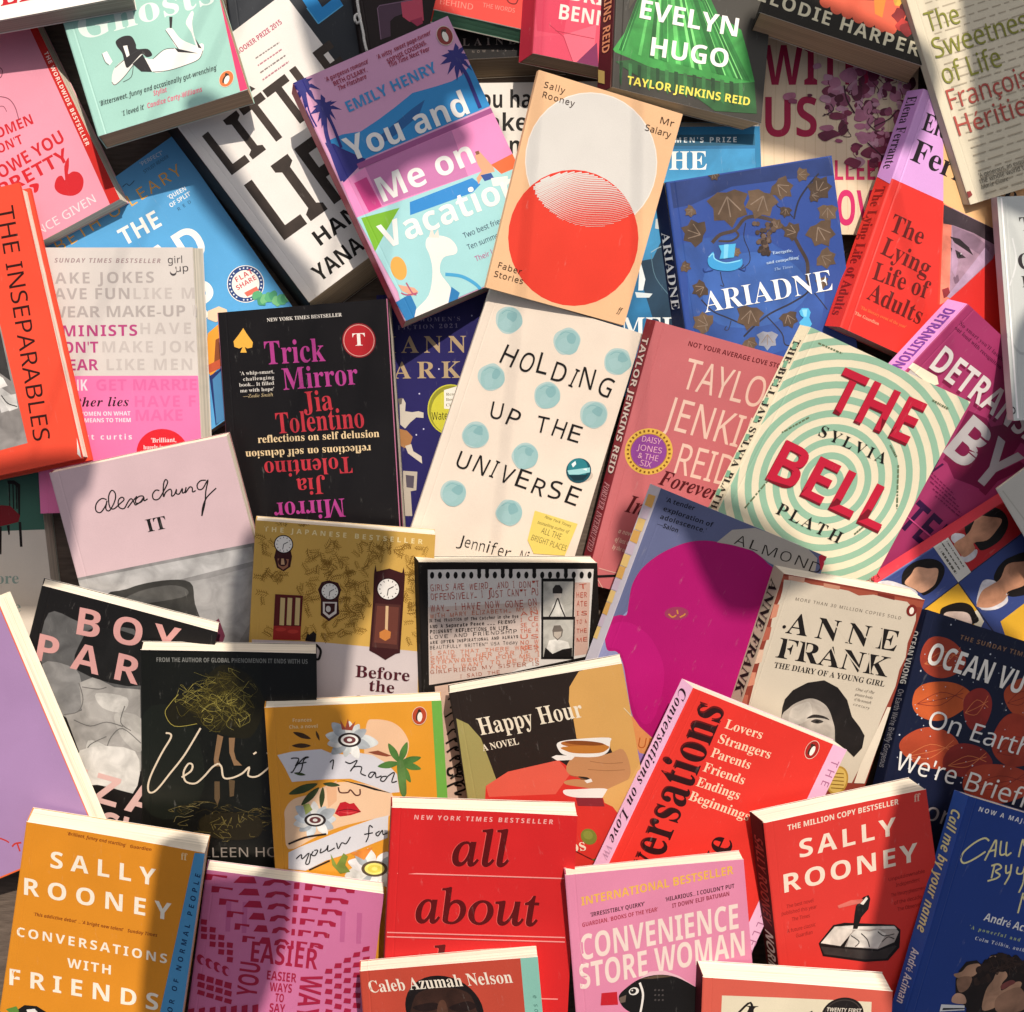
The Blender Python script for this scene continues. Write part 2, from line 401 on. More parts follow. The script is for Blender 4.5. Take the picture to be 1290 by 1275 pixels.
book('paperback_book', 'dark slate grey book bearing one huge sky blue block letter', 'book', (-0.1344,0.3356,0.0006), (0.9991,0.0416,0,0,0,1),
     (-64.2,113.1,51.1,111.3,57.1,-107.5,-46.2,-109.3), (0.5,-1.9), 7.7, '#34383f', art=[
'title',('p','#2d93dd',(48,-432,95,-513,179,-639,370,-510,327,-429,287,-453,290,-456,209,-514,177,-459,162,-437)),('p','#62bbf0',(95,-513,179,-639,169,-640,86,-514)),
('p','#62bbf0',(179,-639,370,-510,365,-504,177,-629)),])

book('paperback_book', 'black book with a dusky purple frame and a pink blob', 'book', (-0.0624,0.348,0.0181), (0.9806,-0.0213,0.1949,-0.1951,-0.0085,0.9807),
     (-54.1,114.6,32.5,113.1,46.4,-108.5,-13.6,-110), (-2.8,-2.3), 5.8, '#2f2626', art=[
'illustration',('p','#5d4657',(-33,-679,-23,-662,147,-645,170,-730,99,-751,67,-781,72,-893,-3,-914)),('l','#8a6d83',0.73,(-3,-914,-35,-679,-19,-660,248,-632)),
('p','#d2566f',(147,-638,312,-611,330,-792,218,-794,164,-754)),('p','#b0405f',(222,-787,315,-764,323,-812,280,-831)),])

book('paperback_book', 'coral red book with green page edges at the top centre', 'book', (0.0521,0.346,0.0212), (0.9769,-0.1646,-0.1359,0.1389,0.0066,0.9903),
     (-54,100.4,67.3,102.4,54.6,-86.1,-66.6,-84.1), (-0.3,-8.2), 6.7, '#e8483f', page='#4f7a63', back='#4f7a63', art=[
'title',('t','#f48a7c','BEHIND',-62.6,-79.6,1.8,24.7,4.46,'n'),'blurb',('t','#f28c80','THE WORDS',-31,-75.1,1.6,24.2,3.29,'n'),'illustration',('L','#7c1f20',1.05,(-144,-654,-117,-679,-71,-676,-59,-636)),
])

book('paperback_book', 'green paperback showing a red seated wooden chair above a cream floor', 'book', (-0.3771,-0.1569,0.0006), (0.9982,0.0606,0,0,0,1),
     (-70.6,106.8,54.3,105.3,65.1,-95.4,-59.9,-96.9), (2.8,-5), 9.6, '#40685a', art=[
'floor_panel',('p','#d9cdc0',(-497,428,582,406,629,-671,-475,-694)),'illustration',('p','#1c1212',(310,795,365,792,409,758,394,519,381,520,385,736,359,765,314,768)),
('p','#1c1212',(320,786,329,778,323,577,313,578)),('p','#1c1212',(349,784,358,776,352,576,342,576)),('p','#1c1212',(374,782,383,774,378,574,367,575)),('p','#7c1a22',(200,594,255,609,322,600,394,523,378,475,309,461,227,448,174,460)),
('p','#1c1212',(378,475,399,473,398,284,378,285)),('p','#1c1212',(227,448,247,446,232,235,219,236)),('p','#1c1212',(286,453,309,456,306,384,295,378)),('p','#1c1212',(174,460,227,448,225,421,172,442)),
'title',('t','#8fa39a','Before',-0.7,2.3,-2.5,35.9,8.3,'s'),('t','#8fa39a','the',16,-20.4,-2.1,19.4,8.3,'s'),])

book('paperback_book', 'cream paperback with tall crimson capitals and mauve blossom', 'book', (0.2788,0.2107,0.0006), (1,-0.007,0,0,0,1),
     (-62.8,97.5,65.5,98.4,60.8,-99.5,-71.1,-98.6), (1.9,0.6), 9.6, '#e6d0b4', art=[
'wood_grain',('L','#dcc4a4',0.73,(-616,915,-599,310,-613,-296,-596,-961)),('L','#dcc4a4',0.73,(-537,915,-521,310,-535,-295,-518,-961)),('L','#dcc4a4',0.73,(-458,916,-442,311,-456,-295,-439,-960)),
('L','#dcc4a4',0.73,(-380,917,-363,311,-377,-294,-360,-960)),('L','#dcc4a4',0.73,(-301,917,-285,312,-298,-293,-282,-959)),('L','#dcc4a4',0.73,(-222,918,-206,312,-220,-293,-203,-959)),
('L','#dcc4a4',0.73,(-143,918,-127,313,-141,-292,-124,-958)),('L','#dcc4a4',0.73,(-65,919,-48,314,-62,-292,-46,-958)),('L','#dcc4a4',0.73,(14,919,30,314,16,-291,33,-957)),
('L','#dcc4a4',0.73,(93,920,109,315,95,-291,112,-956)),('L','#dcc4a4',0.73,(171,920,188,315,174,-290,190,-956)),('L','#dcc4a4',0.73,(250,921,266,316,252,-290,269,-955)),
('L','#dcc4a4',0.73,(329,921,345,316,331,-289,348,-955)),('L','#dcc4a4',0.73,(407,922,424,317,410,-289,426,-954)),('L','#dcc4a4',0.73,(486,923,502,317,488,-288,505,-954)),
('L','#dcc4a4',0.73,(565,923,581,318,567,-287,584,-953)),'title',('t','#a81f49','IT ENDS',-53.4,52.2,0.4,95,30.26,'b'),('t','#a81f49','WITH',-53.2,14.7,0.4,79.3,30.26,'b'),
('t','#a81f49','US',-52.3,-24.7,0.4,39.3,30.26,'b'),'author_name',('t','#cf2f62','COLLEEN',-20.6,-57.7,0.4,63.6,15.13,'b'),('t','#d02a6c','HOOVER',-27.6,-92.3,0.4,82.3,26.63,'b'),
'blossom',('b','#6f2444',-2,17.7,2.58,2,6,0.4,1.01,0.82),('b','#9c4f70',23.1,-4.3,5.07,3,6,0.4,0.82,0.84),('b','#6f2444',44,-22.6,3.3,4,6,0.4,1.22,0.77),
('L','#5a2a38',0.74,(440,-226,401,-280,421,-325)),('b','#9c4f70',53.6,-6.1,3.93,7,6,0.4,0.61,0.55),('b','#9c4f70',56.5,-3.5,2.35,8,6,0.4,1.19,0.82),('L','#8a4a5c',0.85,(565,-35,545,-72,630,-91)),
('b','#c4809c',43.9,31.4,2.96,9,6,0.4,0.79,0.95),('b','#cf9ab0',26,-15.9,2.36,10,6,0.4,0.92,0.86),('b','#9c4f70',26.9,-22.8,3.07,12,6,0.4,1.23,0.71),('L','#5a2a38',0.55,(269,-228,262,-266,326,-330)),
('b','#9c4f70',4.2,4.4,5.2,13,6,0.4,1.18,0.52),('b','#b5708c',58.1,25.9,1.86,14,6,0.4,1.11,0.74),('b','#9c4f70',3.9,0.9,2.32,15,6,0.4,0.95,0.79),('b','#c4809c',40.7,37.1,2.2,17,6,0.4,0.92,0.75),
('b','#c4809c',47.1,-5,2.36,18,6,0.4,0.98,0.63),('b','#c4809c',54.1,9.7,3.9,19,6,0.4,1.1,0.75),('b','#5d1c36',57.5,40,3.63,20,6,0.4,0.55,0.93),('L','#8a4a5c',0.51,(575,400,559,360,511,339)),
('b','#b5708c',45.9,6,3.92,22,6,0.4,0.86,0.59),('b','#c4809c',22.3,-25,5.19,23,6,0.4,0.95,1.07),('b','#b5708c',23,35.5,3.44,24,6,0.4,0.59,1.01),('L','#8a4a5c',0.71,(230,355,269,307,286,275)),
('b','#6f2444',58.9,-26.8,3.64,25,6,0.4,1.06,0.64),('b','#c4809c',7.9,-7.2,3.7,26,6,0.4,0.66,0.7),('b','#b5708c',19.8,-16.6,3.8,29,6,0.4,1.28,0.76),('b','#6f2444',56.4,-35.9,2.91,30,6,0.4,1.17,0.75),
('b','#b5708c',53.2,-18.1,2.53,31,6,0.4,0.8,1.17),('b','#cf9ab0',49.7,12.3,3.26,32,6,0.4,0.81,1.14),('L','#8a4a5c',0.88,(497,123,519,69,515,52)),('b','#6f2444',21.4,-3.9,3.66,33,6,0.4,0.57,0.61),
('b','#84304f',26.4,-37.6,4.65,34,6,0.4,1,1.08),('b','#5d1c36',59.1,15.7,3.65,35,6,0.4,0.72,1.12),('b','#9c4f70',20.2,7.6,4.69,36,6,0.4,1.1,0.67),('L','#8a4a5c',0.68,(202,76,173,34,136,21)),
('b','#b5708c',30.8,1.8,4.67,38,6,0.4,0.61,0.93),('b','#84304f',38.6,32.3,3.49,39,6,0.4,1.04,0.7),('b','#cf9ab0',30.5,28.8,4.96,40,6,0.4,1.02,0.72),('L','#5a2a38',0.83,(305,288,265,258,358,179)),
('b','#b5708c',-2.7,19.2,3.99,41,6,0.4,0.76,0.71),('b','#6f2444',16.5,10.7,5.08,42,6,0.4,1.23,0.93),('b','#84304f',21.6,25.9,2.36,43,6,0.4,1.08,0.55),('b','#9c4f70',28.3,32.7,3.04,44,6,0.4,0.66,1.16),
('L','#5a2a38',0.69,(283,327,307,273,294,259)),('b','#84304f',52.3,-25.7,2.22,45,6,0.4,1.07,0.56),('b','#9c4f70',7.5,20.4,2.43,47,6,0.4,1.11,0.54),('b','#6f2444',52.6,-12.2,2.86,48,6,0.4,1.15,0.81),
('L','#8a4a5c',0.86,(526,-122,567,-171,608,-200)),('b','#6f2444',17.4,-35.6,2.5,49,6,0.4,0.71,1.16),('b','#cf9ab0',49.1,-34.9,3.63,50,6,0.4,1.28,0.87),
('b','#9c4f70',55.8,14.4,3.88,51,6,0.4,0.81,0.59),('b','#cf9ab0',25.5,-2.6,3.25,52,6,0.4,0.53,0.76),('L','#3d1e28',0.59,(255,-26,275,-72,195,-116)),('b','#5d1c36',31.5,28.7,3.36,54,6,0.4,1,1.18),
('b','#cf9ab0',37.1,-48.2,2.2,57,6,0.4,0.76,0.57),('b','#84304f',49.6,-17.7,3.14,58,6,0.4,0.78,0.76),('b','#c4809c',47.1,6.6,4.25,59,6,0.4,1.09,1.15),('b','#b5708c',37.4,-18.2,1.93,60,6,0.4,0.69,0.75),
('L','#3d1e28',0.65,(374,-182,343,-211,335,-232)),('b','#c4809c',22.1,14.2,2.76,61,6,0.4,1.17,0.7),('b','#c4809c',50.7,0.2,2.14,62,6,0.4,1.22,0.81),('b','#6f2444',37.5,7.7,3.21,65,6,0.4,0.94,1),
('b','#5d1c36',47.9,32.3,4.23,67,6,0.4,0.75,0.6),('b','#5d1c36',19.8,-44.9,2.53,68,6,0.4,0.59,0.53),('L','#8a4a5c',0.83,(198,-449,181,-474,115,-499)),('b','#cf9ab0',0.9,12.8,1.86,69,6,0.4,1.15,0.73),
('b','#5d1c36',50.3,3.1,1.82,70,6,0.4,1.28,0.57),('b','#5d1c36',27,-3.1,4.42,71,6,0.4,1.29,1.13),('b','#9c4f70',21,26.8,4.21,72,6,0.4,1.12,1.05),('L','#8a4a5c',0.59,(210,268,220,220,169,177)),
('b','#c4809c',-3.3,-3.9,2.4,74,6,0.4,0.54,1.08),('b','#cf9ab0',13.2,12.4,4.01,75,6,0.4,0.82,0.65),('b','#9c4f70',39.5,-22.7,2.22,76,6,0.4,1.12,1.19),('L','#3d1e28',0.5,(395,-227,426,-259,464,-301)),
('b','#6f2444',53.1,-33.7,4.3,77,6,0.4,1.23,1.11),('b','#6f2444',58.3,-15.1,2.42,78,6,0.4,0.58,0.86),('b','#84304f',30.3,-44.3,4.44,80,6,0.4,0.98,0.64),
('L','#8a4a5c',0.49,(303,-443,330,-470,274,-526)),('b','#84304f',37.3,-24.4,4.87,81,6,0.4,1.24,0.78),('b','#84304f',44.3,29.6,4.28,82,6,0.4,1.24,1.1),('b','#cf9ab0',20,39.1,3.81,83,6,0.4,1.21,1.18),
('b','#6f2444',56.5,-14.1,2.97,85,6,0.4,1.06,1.11),('b','#b5708c',-4,0,3.8,87,6,0.4,0.66,0.94),('b','#84304f',-2.7,9.8,4.39,88,6,0.4,1.24,0.92),('L','#3d1e28',0.78,(-27,98,-48,39,40,47)),
('b','#9c4f70',49.2,-12.1,5.01,89,6,0.4,0.93,0.97),('b','#6f2444',39.2,-5.9,4.18,90,6,0.4,1.25,0.87),('b','#b5708c',51.9,-19.7,3.9,91,6,0.4,0.99,1.07),
('b','#cf9ab0',3.9,10.4,3.87,92,6,0.4,1.26,0.94),('L','#3d1e28',0.69,(39,104,20,52,105,-4)),('b','#84304f',16,35,4.02,93,6,0.4,0.72,1.14),('b','#c4809c',29.9,-23.9,3.53,94,6,0.4,0.73,1.16),
('b','#b5708c',24.4,34.1,4.1,95,6,0.4,0.73,0.63),('b','#6f2444',4.9,-3.6,2.68,97,6,0.4,0.65,0.67),('b','#cf9ab0',18.1,-6.6,2.25,98,6,0.4,0.91,0.9),('b','#cf9ab0',31.9,0.4,2.74,99,6,0.4,1.23,0.57),
('b','#84304f',51.4,2.2,2.18,100,6,0.4,1.18,0.52),('L','#5a2a38',0.61,(514,22,553,-26,585,-52)),('b','#c4809c',-0.2,5.8,4.12,101,6,0.4,1.17,1.04),('b','#9c4f70',40.9,19.1,2.82,102,6,0.4,0.95,0.97),
('b','#6f2444',54.5,26.8,1.82,103,6,0.4,1.21,1.19),('b','#6f2444',17.3,-31.5,2.98,104,6,0.4,1.16,0.79),('L','#8a4a5c',0.57,(173,-315,146,-373,189,-418)),
('b','#cf9ab0',18.6,0.6,5.29,108,6,0.4,0.81,1.14),('L','#3d1e28',0.59,(186,6,209,-30,268,-97)),('b','#6f2444',31.4,31,5.12,109,6,0.4,0.79,0.99),('b','#c4809c',-6.9,16.7,3.16,110,6,0.4,1.02,0.62),
('b','#b5708c',-3.2,-3.7,3.64,111,6,0.4,0.54,1.12),('b','#cf9ab0',13.8,17.6,4.88,112,6,0.4,0.78,0.85),('L','#8a4a5c',0.6,(138,176,98,116,202,72)),('b','#c4809c',26.7,14.9,5.16,113,6,0.4,0.52,0.52),
('b','#6f2444',44,11.8,2.79,114,6,0.4,1.28,1.15),('b','#5d1c36',52.4,-5.7,3.73,115,6,0.4,1.19,0.72),('b','#c4809c',54.9,-27.7,4.1,116,6,0.4,0.74,0.51),
('L','#3d1e28',0.78,(549,-277,502,-303,568,-385)),('b','#6f2444',29.8,13.1,4,117,6,0.4,0.52,0.99),('b','#9c4f70',41.4,-28,3.1,118,6,0.4,0.86,1.17),('b','#c4809c',40.2,-23.7,2.31,120,6,0.4,0.87,1.19),
('L','#8a4a5c',0.53,(402,-237,405,-286,454,-304)),('b','#6f2444',-2,16.7,4.58,121,6,0.4,0.5,0.7),('b','#b5708c',52.1,29.7,1.82,122,6,0.4,0.87,0.78),('b','#c4809c',53.1,-45.3,3.93,123,6,0.4,0.66,0.51),
('b','#5d1c36',30.5,-39.4,3.03,125,6,0.4,1.24,0.65),('b','#9c4f70',17.9,-10.6,3.59,126,6,0.4,1.1,0.78),('b','#5d1c36',56.3,-6.2,3.36,127,6,0.4,1.17,1.05),
('b','#84304f',49.4,-7.3,5.04,128,6,0.4,0.9,0.76),('L','#8a4a5c',0.45,(494,-73,498,-129,542,-133)),('b','#6f2444',20.4,18.3,3.04,130,6,0.4,0.9,1.1),('b','#cf9ab0',8.3,4.9,4.88,131,6,0.4,0.77,0.84),
('b','#9c4f70',8,-11.5,3.12,132,6,0.4,0.64,1.01),('L','#5a2a38',0.52,(80,-115,37,-164,60,-195)),('b','#9c4f70',30.9,-39.1,4.22,133,6,0.4,0.74,0.61),('b','#b5708c',25.1,7.3,4.03,134,6,0.4,0.91,0.69),
('b','#6f2444',51.1,30,4.23,135,6,0.4,0.6,1),('b','#cf9ab0',35.7,9,4.47,136,6,0.4,0.61,1.17),('L','#8a4a5c',0.45,(357,90,372,41,401,42)),('b','#cf9ab0',52.3,-1.7,3.28,137,6,0.4,1.03,0.75),
('b','#6f2444',38,10.1,3.31,138,6,0.4,0.72,0.8),('b','#c4809c',-2.6,10.3,3.74,139,6,0.4,0.54,0.71),('b','#cf9ab0',13.2,11,3.3,140,6,0.4,0.5,0.8),('L','#5a2a38',0.74,(132,110,106,82,198,57)),
('b','#9c4f70',34.2,-13.2,5.27,141,6,0.4,0.9,1),('b','#6f2444',38.5,-31.6,2.76,142,6,0.4,0.54,1.15),('b','#5d1c36',-2.3,6.9,2.93,143,6,0.4,0.93,0.67),('b','#b5708c',-2.8,0.5,4.89,144,6,0.4,0.85,0.89),
('L','#3d1e28',0.84,(-28,5,-6,-44,-89,-90)),('b','#5d1c36',49.9,-21.2,3.08,145,6,0.4,0.89,0.84),('b','#84304f',25,33.4,3.05,146,6,0.4,0.76,0.72),('b','#9c4f70',24,40,2.08,147,6,0.4,0.56,0.87),
('b','#b5708c',31.7,-31.5,5,148,6,0.4,0.59,1.14),('L','#8a4a5c',0.66,(317,-315,298,-343,328,-382)),('b','#84304f',25.6,-37.8,3.09,149,6,0.4,0.71,1.12),
('b','#b5708c',58.4,-29.7,4.46,150,6,0.4,0.6,1.01),('b','#9c4f70',7.2,3.3,3.9,151,6,0.4,1.16,1.11),('b','#cf9ab0',33.8,24.3,3.49,152,6,0.4,1.21,0.63),('L','#8a4a5c',0.54,(338,243,327,204,402,137)),
('b','#b5708c',38.9,26,4.65,153,6,0.4,0.86,1.09),('b','#84304f',16.4,-0.5,2.82,154,6,0.4,0.53,0.7),('b','#5d1c36',47.2,-39.2,5.1,155,6,0.4,0.76,0.79),('b','#c4809c',31.7,-39.1,4.77,157,6,0.4,1.09,0.82),
('b','#84304f',10.2,-6.4,2.79,158,6,0.4,1.16,0.91),('b','#9c4f70',15.5,21,3.24,159,6,0.4,0.65,0.72),('b','#6f2444',-4.9,-2.3,2.31,160,6,0.4,0.99,0.8),('L','#5a2a38',0.73,(-49,-23,-11,-78,-80,-74)),
('b','#c4809c',11.1,22,5.05,161,6,0.4,1.25,1.03),('b','#b5708c',47.6,-30.3,4.04,162,6,0.4,1.11,0.56),('b','#c4809c',0.1,15.9,4.65,163,6,0.4,1.03,1.16),
('b','#5d1c36',56.7,-4.5,5.26,164,6,0.4,1.1,0.9),('L','#3d1e28',0.52,(567,-45,558,-85,619,-94)),('b','#b5708c',23.2,33,1.97,166,6,0.4,0.87,1.19),('b','#cf9ab0',28.1,11.6,4.84,167,6,0.4,0.6,0.76),
('b','#5d1c36',9.7,-19.3,2.4,168,6,0.4,0.51,0.72),('L','#3d1e28',0.46,(97,-193,129,-243,72,-244)),('b','#c4809c',25.8,-16.2,3.2,169,6,0.4,0.63,1),('b','#cf9ab0',16,28.7,1.97,170,6,0.4,1.22,0.74),
('b','#cf9ab0',6.2,-3.4,3.7,171,6,0.4,1.1,0.6),('b','#84304f',39.9,-29,3.61,172,6,0.4,0.94,0.97),('L','#3d1e28',0.89,(399,-290,408,-326,471,-347)),('b','#6f2444',36.2,-36.6,2.26,173,6,0.4,1.02,1.18),
('b','#cf9ab0',4.5,5,2.25,175,6,0.4,0.76,0.5),('b','#5d1c36',40.2,-41.7,3.77,176,6,0.4,1.14,1.14),('L','#3d1e28',0.7,(402,-417,356,-476,395,-476)),('b','#84304f',20.4,12.1,4.15,177,6,0.4,1.16,0.94),
('b','#84304f',15.9,-33.6,2.38,178,6,0.4,1.22,1.11),('b','#b5708c',19.7,-8.1,5.02,179,6,0.4,1.14,1.15),('b','#6f2444',19.4,19,2.99,180,6,0.4,0.65,0.53),
('L','#5a2a38',0.89,(194,190,198,156,211,138)),('b','#9c4f70',48.6,-8.1,3.15,181,6,0.4,1.01,1.04),('b','#5d1c36',7.3,-17.6,5.33,183,6,0.4,0.78,0.99),('b','#6f2444',17.8,8.7,5.09,184,6,0.4,0.78,0.98),
('L','#5a2a38',0.45,(178,87,170,60,230,-2)),('b','#cf9ab0',57.7,-25.5,4.64,185,6,0.4,1.1,0.76),('b','#6f2444',55,-47.3,4.16,187,6,0.4,0.9,1),('b','#9c4f70',40.3,-31.9,2.37,188,6,0.4,0.96,1.09),
('L','#3d1e28',0.5,(403,-319,442,-352,467,-395)),('b','#c4809c',18.2,-23.2,2.73,189,6,0.4,0.85,0.6),('b','#c4809c',28,-11.1,4.79,190,6,0.4,0.71,0.66),('b','#5d1c36',31.2,34.2,4.95,191,6,0.4,0.56,1.06),
('b','#c4809c',25.9,-3.1,5.36,192,6,0.4,0.63,0.94),('L','#5a2a38',0.68,(259,-31,253,-69,332,-116)),('b','#c4809c',37.5,-36.6,2.35,193,6,0.4,1.21,0.71),
('b','#5d1c36',33.3,-21.2,2.87,195,6,0.4,0.93,0.57),('b','#cf9ab0',45.5,22.1,3.3,196,6,0.4,0.94,0.91),('L','#8a4a5c',0.48,(455,221,472,175,439,162)),('b','#5d1c36',57.9,31.4,5.1,197,6,0.4,0.55,0.87),
('b','#5d1c36',3.1,0.4,2.51,198,6,0.4,0.72,0.74),('b','#c4809c',46.7,36.9,3.52,199,6,0.4,0.94,0.69),('b','#6f2444',16.9,35.8,2.9,200,6,0.4,1.07,0.66),('L','#3d1e28',0.76,(169,358,209,332,206,276)),
('b','#9c4f70',54.1,-27.4,4.81,201,6,0.4,1.03,0.85),('b','#9c4f70',36.7,-21.5,2.59,202,6,0.4,0.69,0.75),('b','#c4809c',23.8,-27.1,1.88,203,6,0.4,0.98,0.55),
('b','#c4809c',19.6,36.1,2.25,204,6,0.4,0.83,1.11),('L','#8a4a5c',0.65,(196,361,184,316,277,285)),('b','#c4809c',35.9,-21.5,2.19,205,6,0.4,1.11,0.66),('b','#cf9ab0',32.4,-29.2,2.51,206,6,0.4,0.9,1.04),
('b','#84304f',44.8,-30.4,2.34,207,6,0.4,0.57,0.6),('b','#9c4f70',41.6,-5.1,2.65,208,6,0.4,1.1,1.12),('L','#8a4a5c',0.66,(416,-51,454,-97,474,-112)),('b','#cf9ab0',28.6,-29.9,3.02,209,6,0.4,0.93,0.76),
('b','#b5708c',35.7,-27.8,5.4,210,6,0.4,0.53,0.65),('b','#c4809c',26.7,-10.2,4.2,212,6,0.4,0.69,0.87),('L','#5a2a38',0.8,(267,-102,257,-145,325,-206)),
('b','#cf9ab0',28.7,34.6,3.81,213,6,0.4,0.56,0.88),('b','#cf9ab0',48.8,1.6,2.83,214,6,0.4,0.84,0.59),('b','#c4809c',15.9,12.2,5.22,215,6,0.4,0.55,1.11),
('b','#84304f',42,18.9,2.12,216,6,0.4,1.24,0.58),('L','#5a2a38',0.66,(420,189,374,150,460,136)),('b','#9c4f70',26.3,38.9,5.25,217,6,0.4,1.02,0.92),('b','#cf9ab0',-5.5,20.2,3.74,218,6,0.4,1.25,0.66),
('b','#c4809c',48,-31,2.55,219,6,0.4,1.15,0.6),('b','#84304f',9.5,-14.4,2.14,220,6,0.4,0.56,0.79),('L','#3d1e28',0.49,(95,-144,68,-173,14,-227)),('b','#b5708c',60,-17.1,4.54,222,6,0.4,0.87,1.02),
('b','#b5708c',48.3,-42,2.65,223,6,0.4,0.77,0.8),('b','#c4809c',52.8,-40.5,3.64,224,6,0.4,1.11,0.56),('L','#3d1e28',0.52,(528,-405,551,-431,542,-476)),
('b','#84304f',43.8,33.9,4.47,225,6,0.4,0.67,1.14),('b','#84304f',35.7,-34.3,4.54,226,6,0.4,1.27,0.62),('b','#9c4f70',40.2,13.3,3.81,229,6,0.4,0.92,0.79),
('b','#5d1c36',3.6,4.6,4.35,230,6,0.4,0.7,0.61),('b','#cf9ab0',54.8,-29.6,2.12,231,6,0.4,0.93,0.9),('b','#c4809c',55.3,-2.4,3.15,232,6,0.4,0.58,0.76),('L','#8a4a5c',0.58,(553,-24,595,-76,587,-116)),
('b','#6f2444',44.6,-27,4.88,233,6,0.4,0.98,0.79),('b','#c4809c',50.1,19.8,3.58,234,6,0.4,0.69,0.88),('b','#9c4f70',28.9,17.1,5.1,236,6,0.4,0.83,0.66),
('L','#5a2a38',0.66,(289,171,334,116,323,88)),('b','#6f2444',30.5,-42.3,3.09,237,6,0.4,1.03,0.67),('b','#9c4f70',26.7,23.1,2.81,238,6,0.4,0.86,0.66),('b','#b5708c',31.6,-5.2,2.67,240,6,0.4,1.01,0.71),
('L','#5a2a38',0.44,(316,-52,333,-97,277,-144)),('b','#6f2444',26.4,34.3,5.17,242,6,0.4,1.18,0.93),('b','#cf9ab0',18.4,-43.6,4.69,243,6,0.4,0.84,0.9),('b','#b5708c',56.3,-47.2,2.42,244,6,0.4,1.12,0.96),
('L','#8a4a5c',0.68,(563,-472,526,-512,524,-552)),('b','#5d1c36',56.5,-1.8,5.32,246,6,0.4,0.52,1.03),('b','#6f2444',29.1,23.5,4.3,247,6,0.4,1.27,1.19),
('b','#c4809c',30.6,35.4,4.67,248,6,0.4,0.71,0.54),('L','#5a2a38',0.65,(306,354,286,319,330,262)),('b','#9c4f70',24.1,35,3.74,249,6,0.4,0.85,0.56),('b','#b5708c',-33.7,5.7,4.84,90,6,0.4,1.2,0.7),
('b','#9c4f70',-30.7,2.1,3.03,91,6,0.4,1.2,0.7),('b','#cf9ab0',-6.5,4.1,3.63,92,6,0.4,1.2,0.7),('b','#84304f',0.9,-9.2,5.45,93,6,0.4,1.2,0.7),('b','#6f2444',-2.7,-23.1,6.05,94,6,0.4,1.2,0.7),
('b','#b5708c',-6.3,-18.3,4.24,95,6,0.4,1.2,0.7),('b','#9c4f70',4,-27.9,2.42,96,6,0.4,1.2,0.7),('b','#cf9ab0',-12.7,28.9,3.03,97,6,0.4,1.2,0.7),('b','#84304f',15,-44.2,5.45,98,6,0.4,1.2,0.7),
('b','#6f2444',-18.6,7,1.82,99,6,0.4,1.2,0.7),('L','#4a2433',1.21,(74,145,93,42,154,-66)),('L','#4a2433',0.97,(300,-168,421,-107,469,-46)),('L','#4a2433',0.97,(252,-290,350,-380,411,-440)),
])

book('paperback_book', 'white bordered teal blue paperback under the vine covered blue book', 'book', (0.1591,0.0956,0.0104), (1,-0.0009,0.008,-0.008,-0.0003,1),
     (-72.9,95.9,59.7,95.8,67.1,-107.5,-65.5,-107.6), (2.9,5.9), 9.6, '#2f7fae', page='#f2ead8', art=[
'cover_panel',('p','#2a76a8',(-705,899,562,898,629,-1027,-632,-1028)),('p','#3f93c6',(-693,791,562,790,592,-59,-662,-59)),('p','#1f3d55',(-333,-59,-202,-35,-83,211,610,240,629,-1027,-105,-1028,-202,-478)),
('p','#24607f',(-705,899,562,898,562,814,-705,815)),'illustration',('p','#e7edf0',(-298,-35,-256,-190,-273,-274,-309,-274)),('p','#d8e2e6',(-333,-286,-202,-298,-226,-328,-321,-328)),
('L','#9fb6c0',0.6,(-214,13,-154,49,-94,67)),('L','#5d7f92',0.48,(-214,1,-178,-178,-46,-346)),('p','#c9cfd0',(-178,264,-119,276,-118,181,-184,193)),'blurb',
('t','#e9f2f5',"THE WOMEN'S PRIZE",-33.4,83.9,0,75.9,3.89,'b'),'title',('t','#f4f6f4','THE',-20.3,63.5,0,40.6,13.76,'s'),('t','#eef2f2','MERCIES',-43.5,-62.1,0,87.8,14.36,'s'),
])

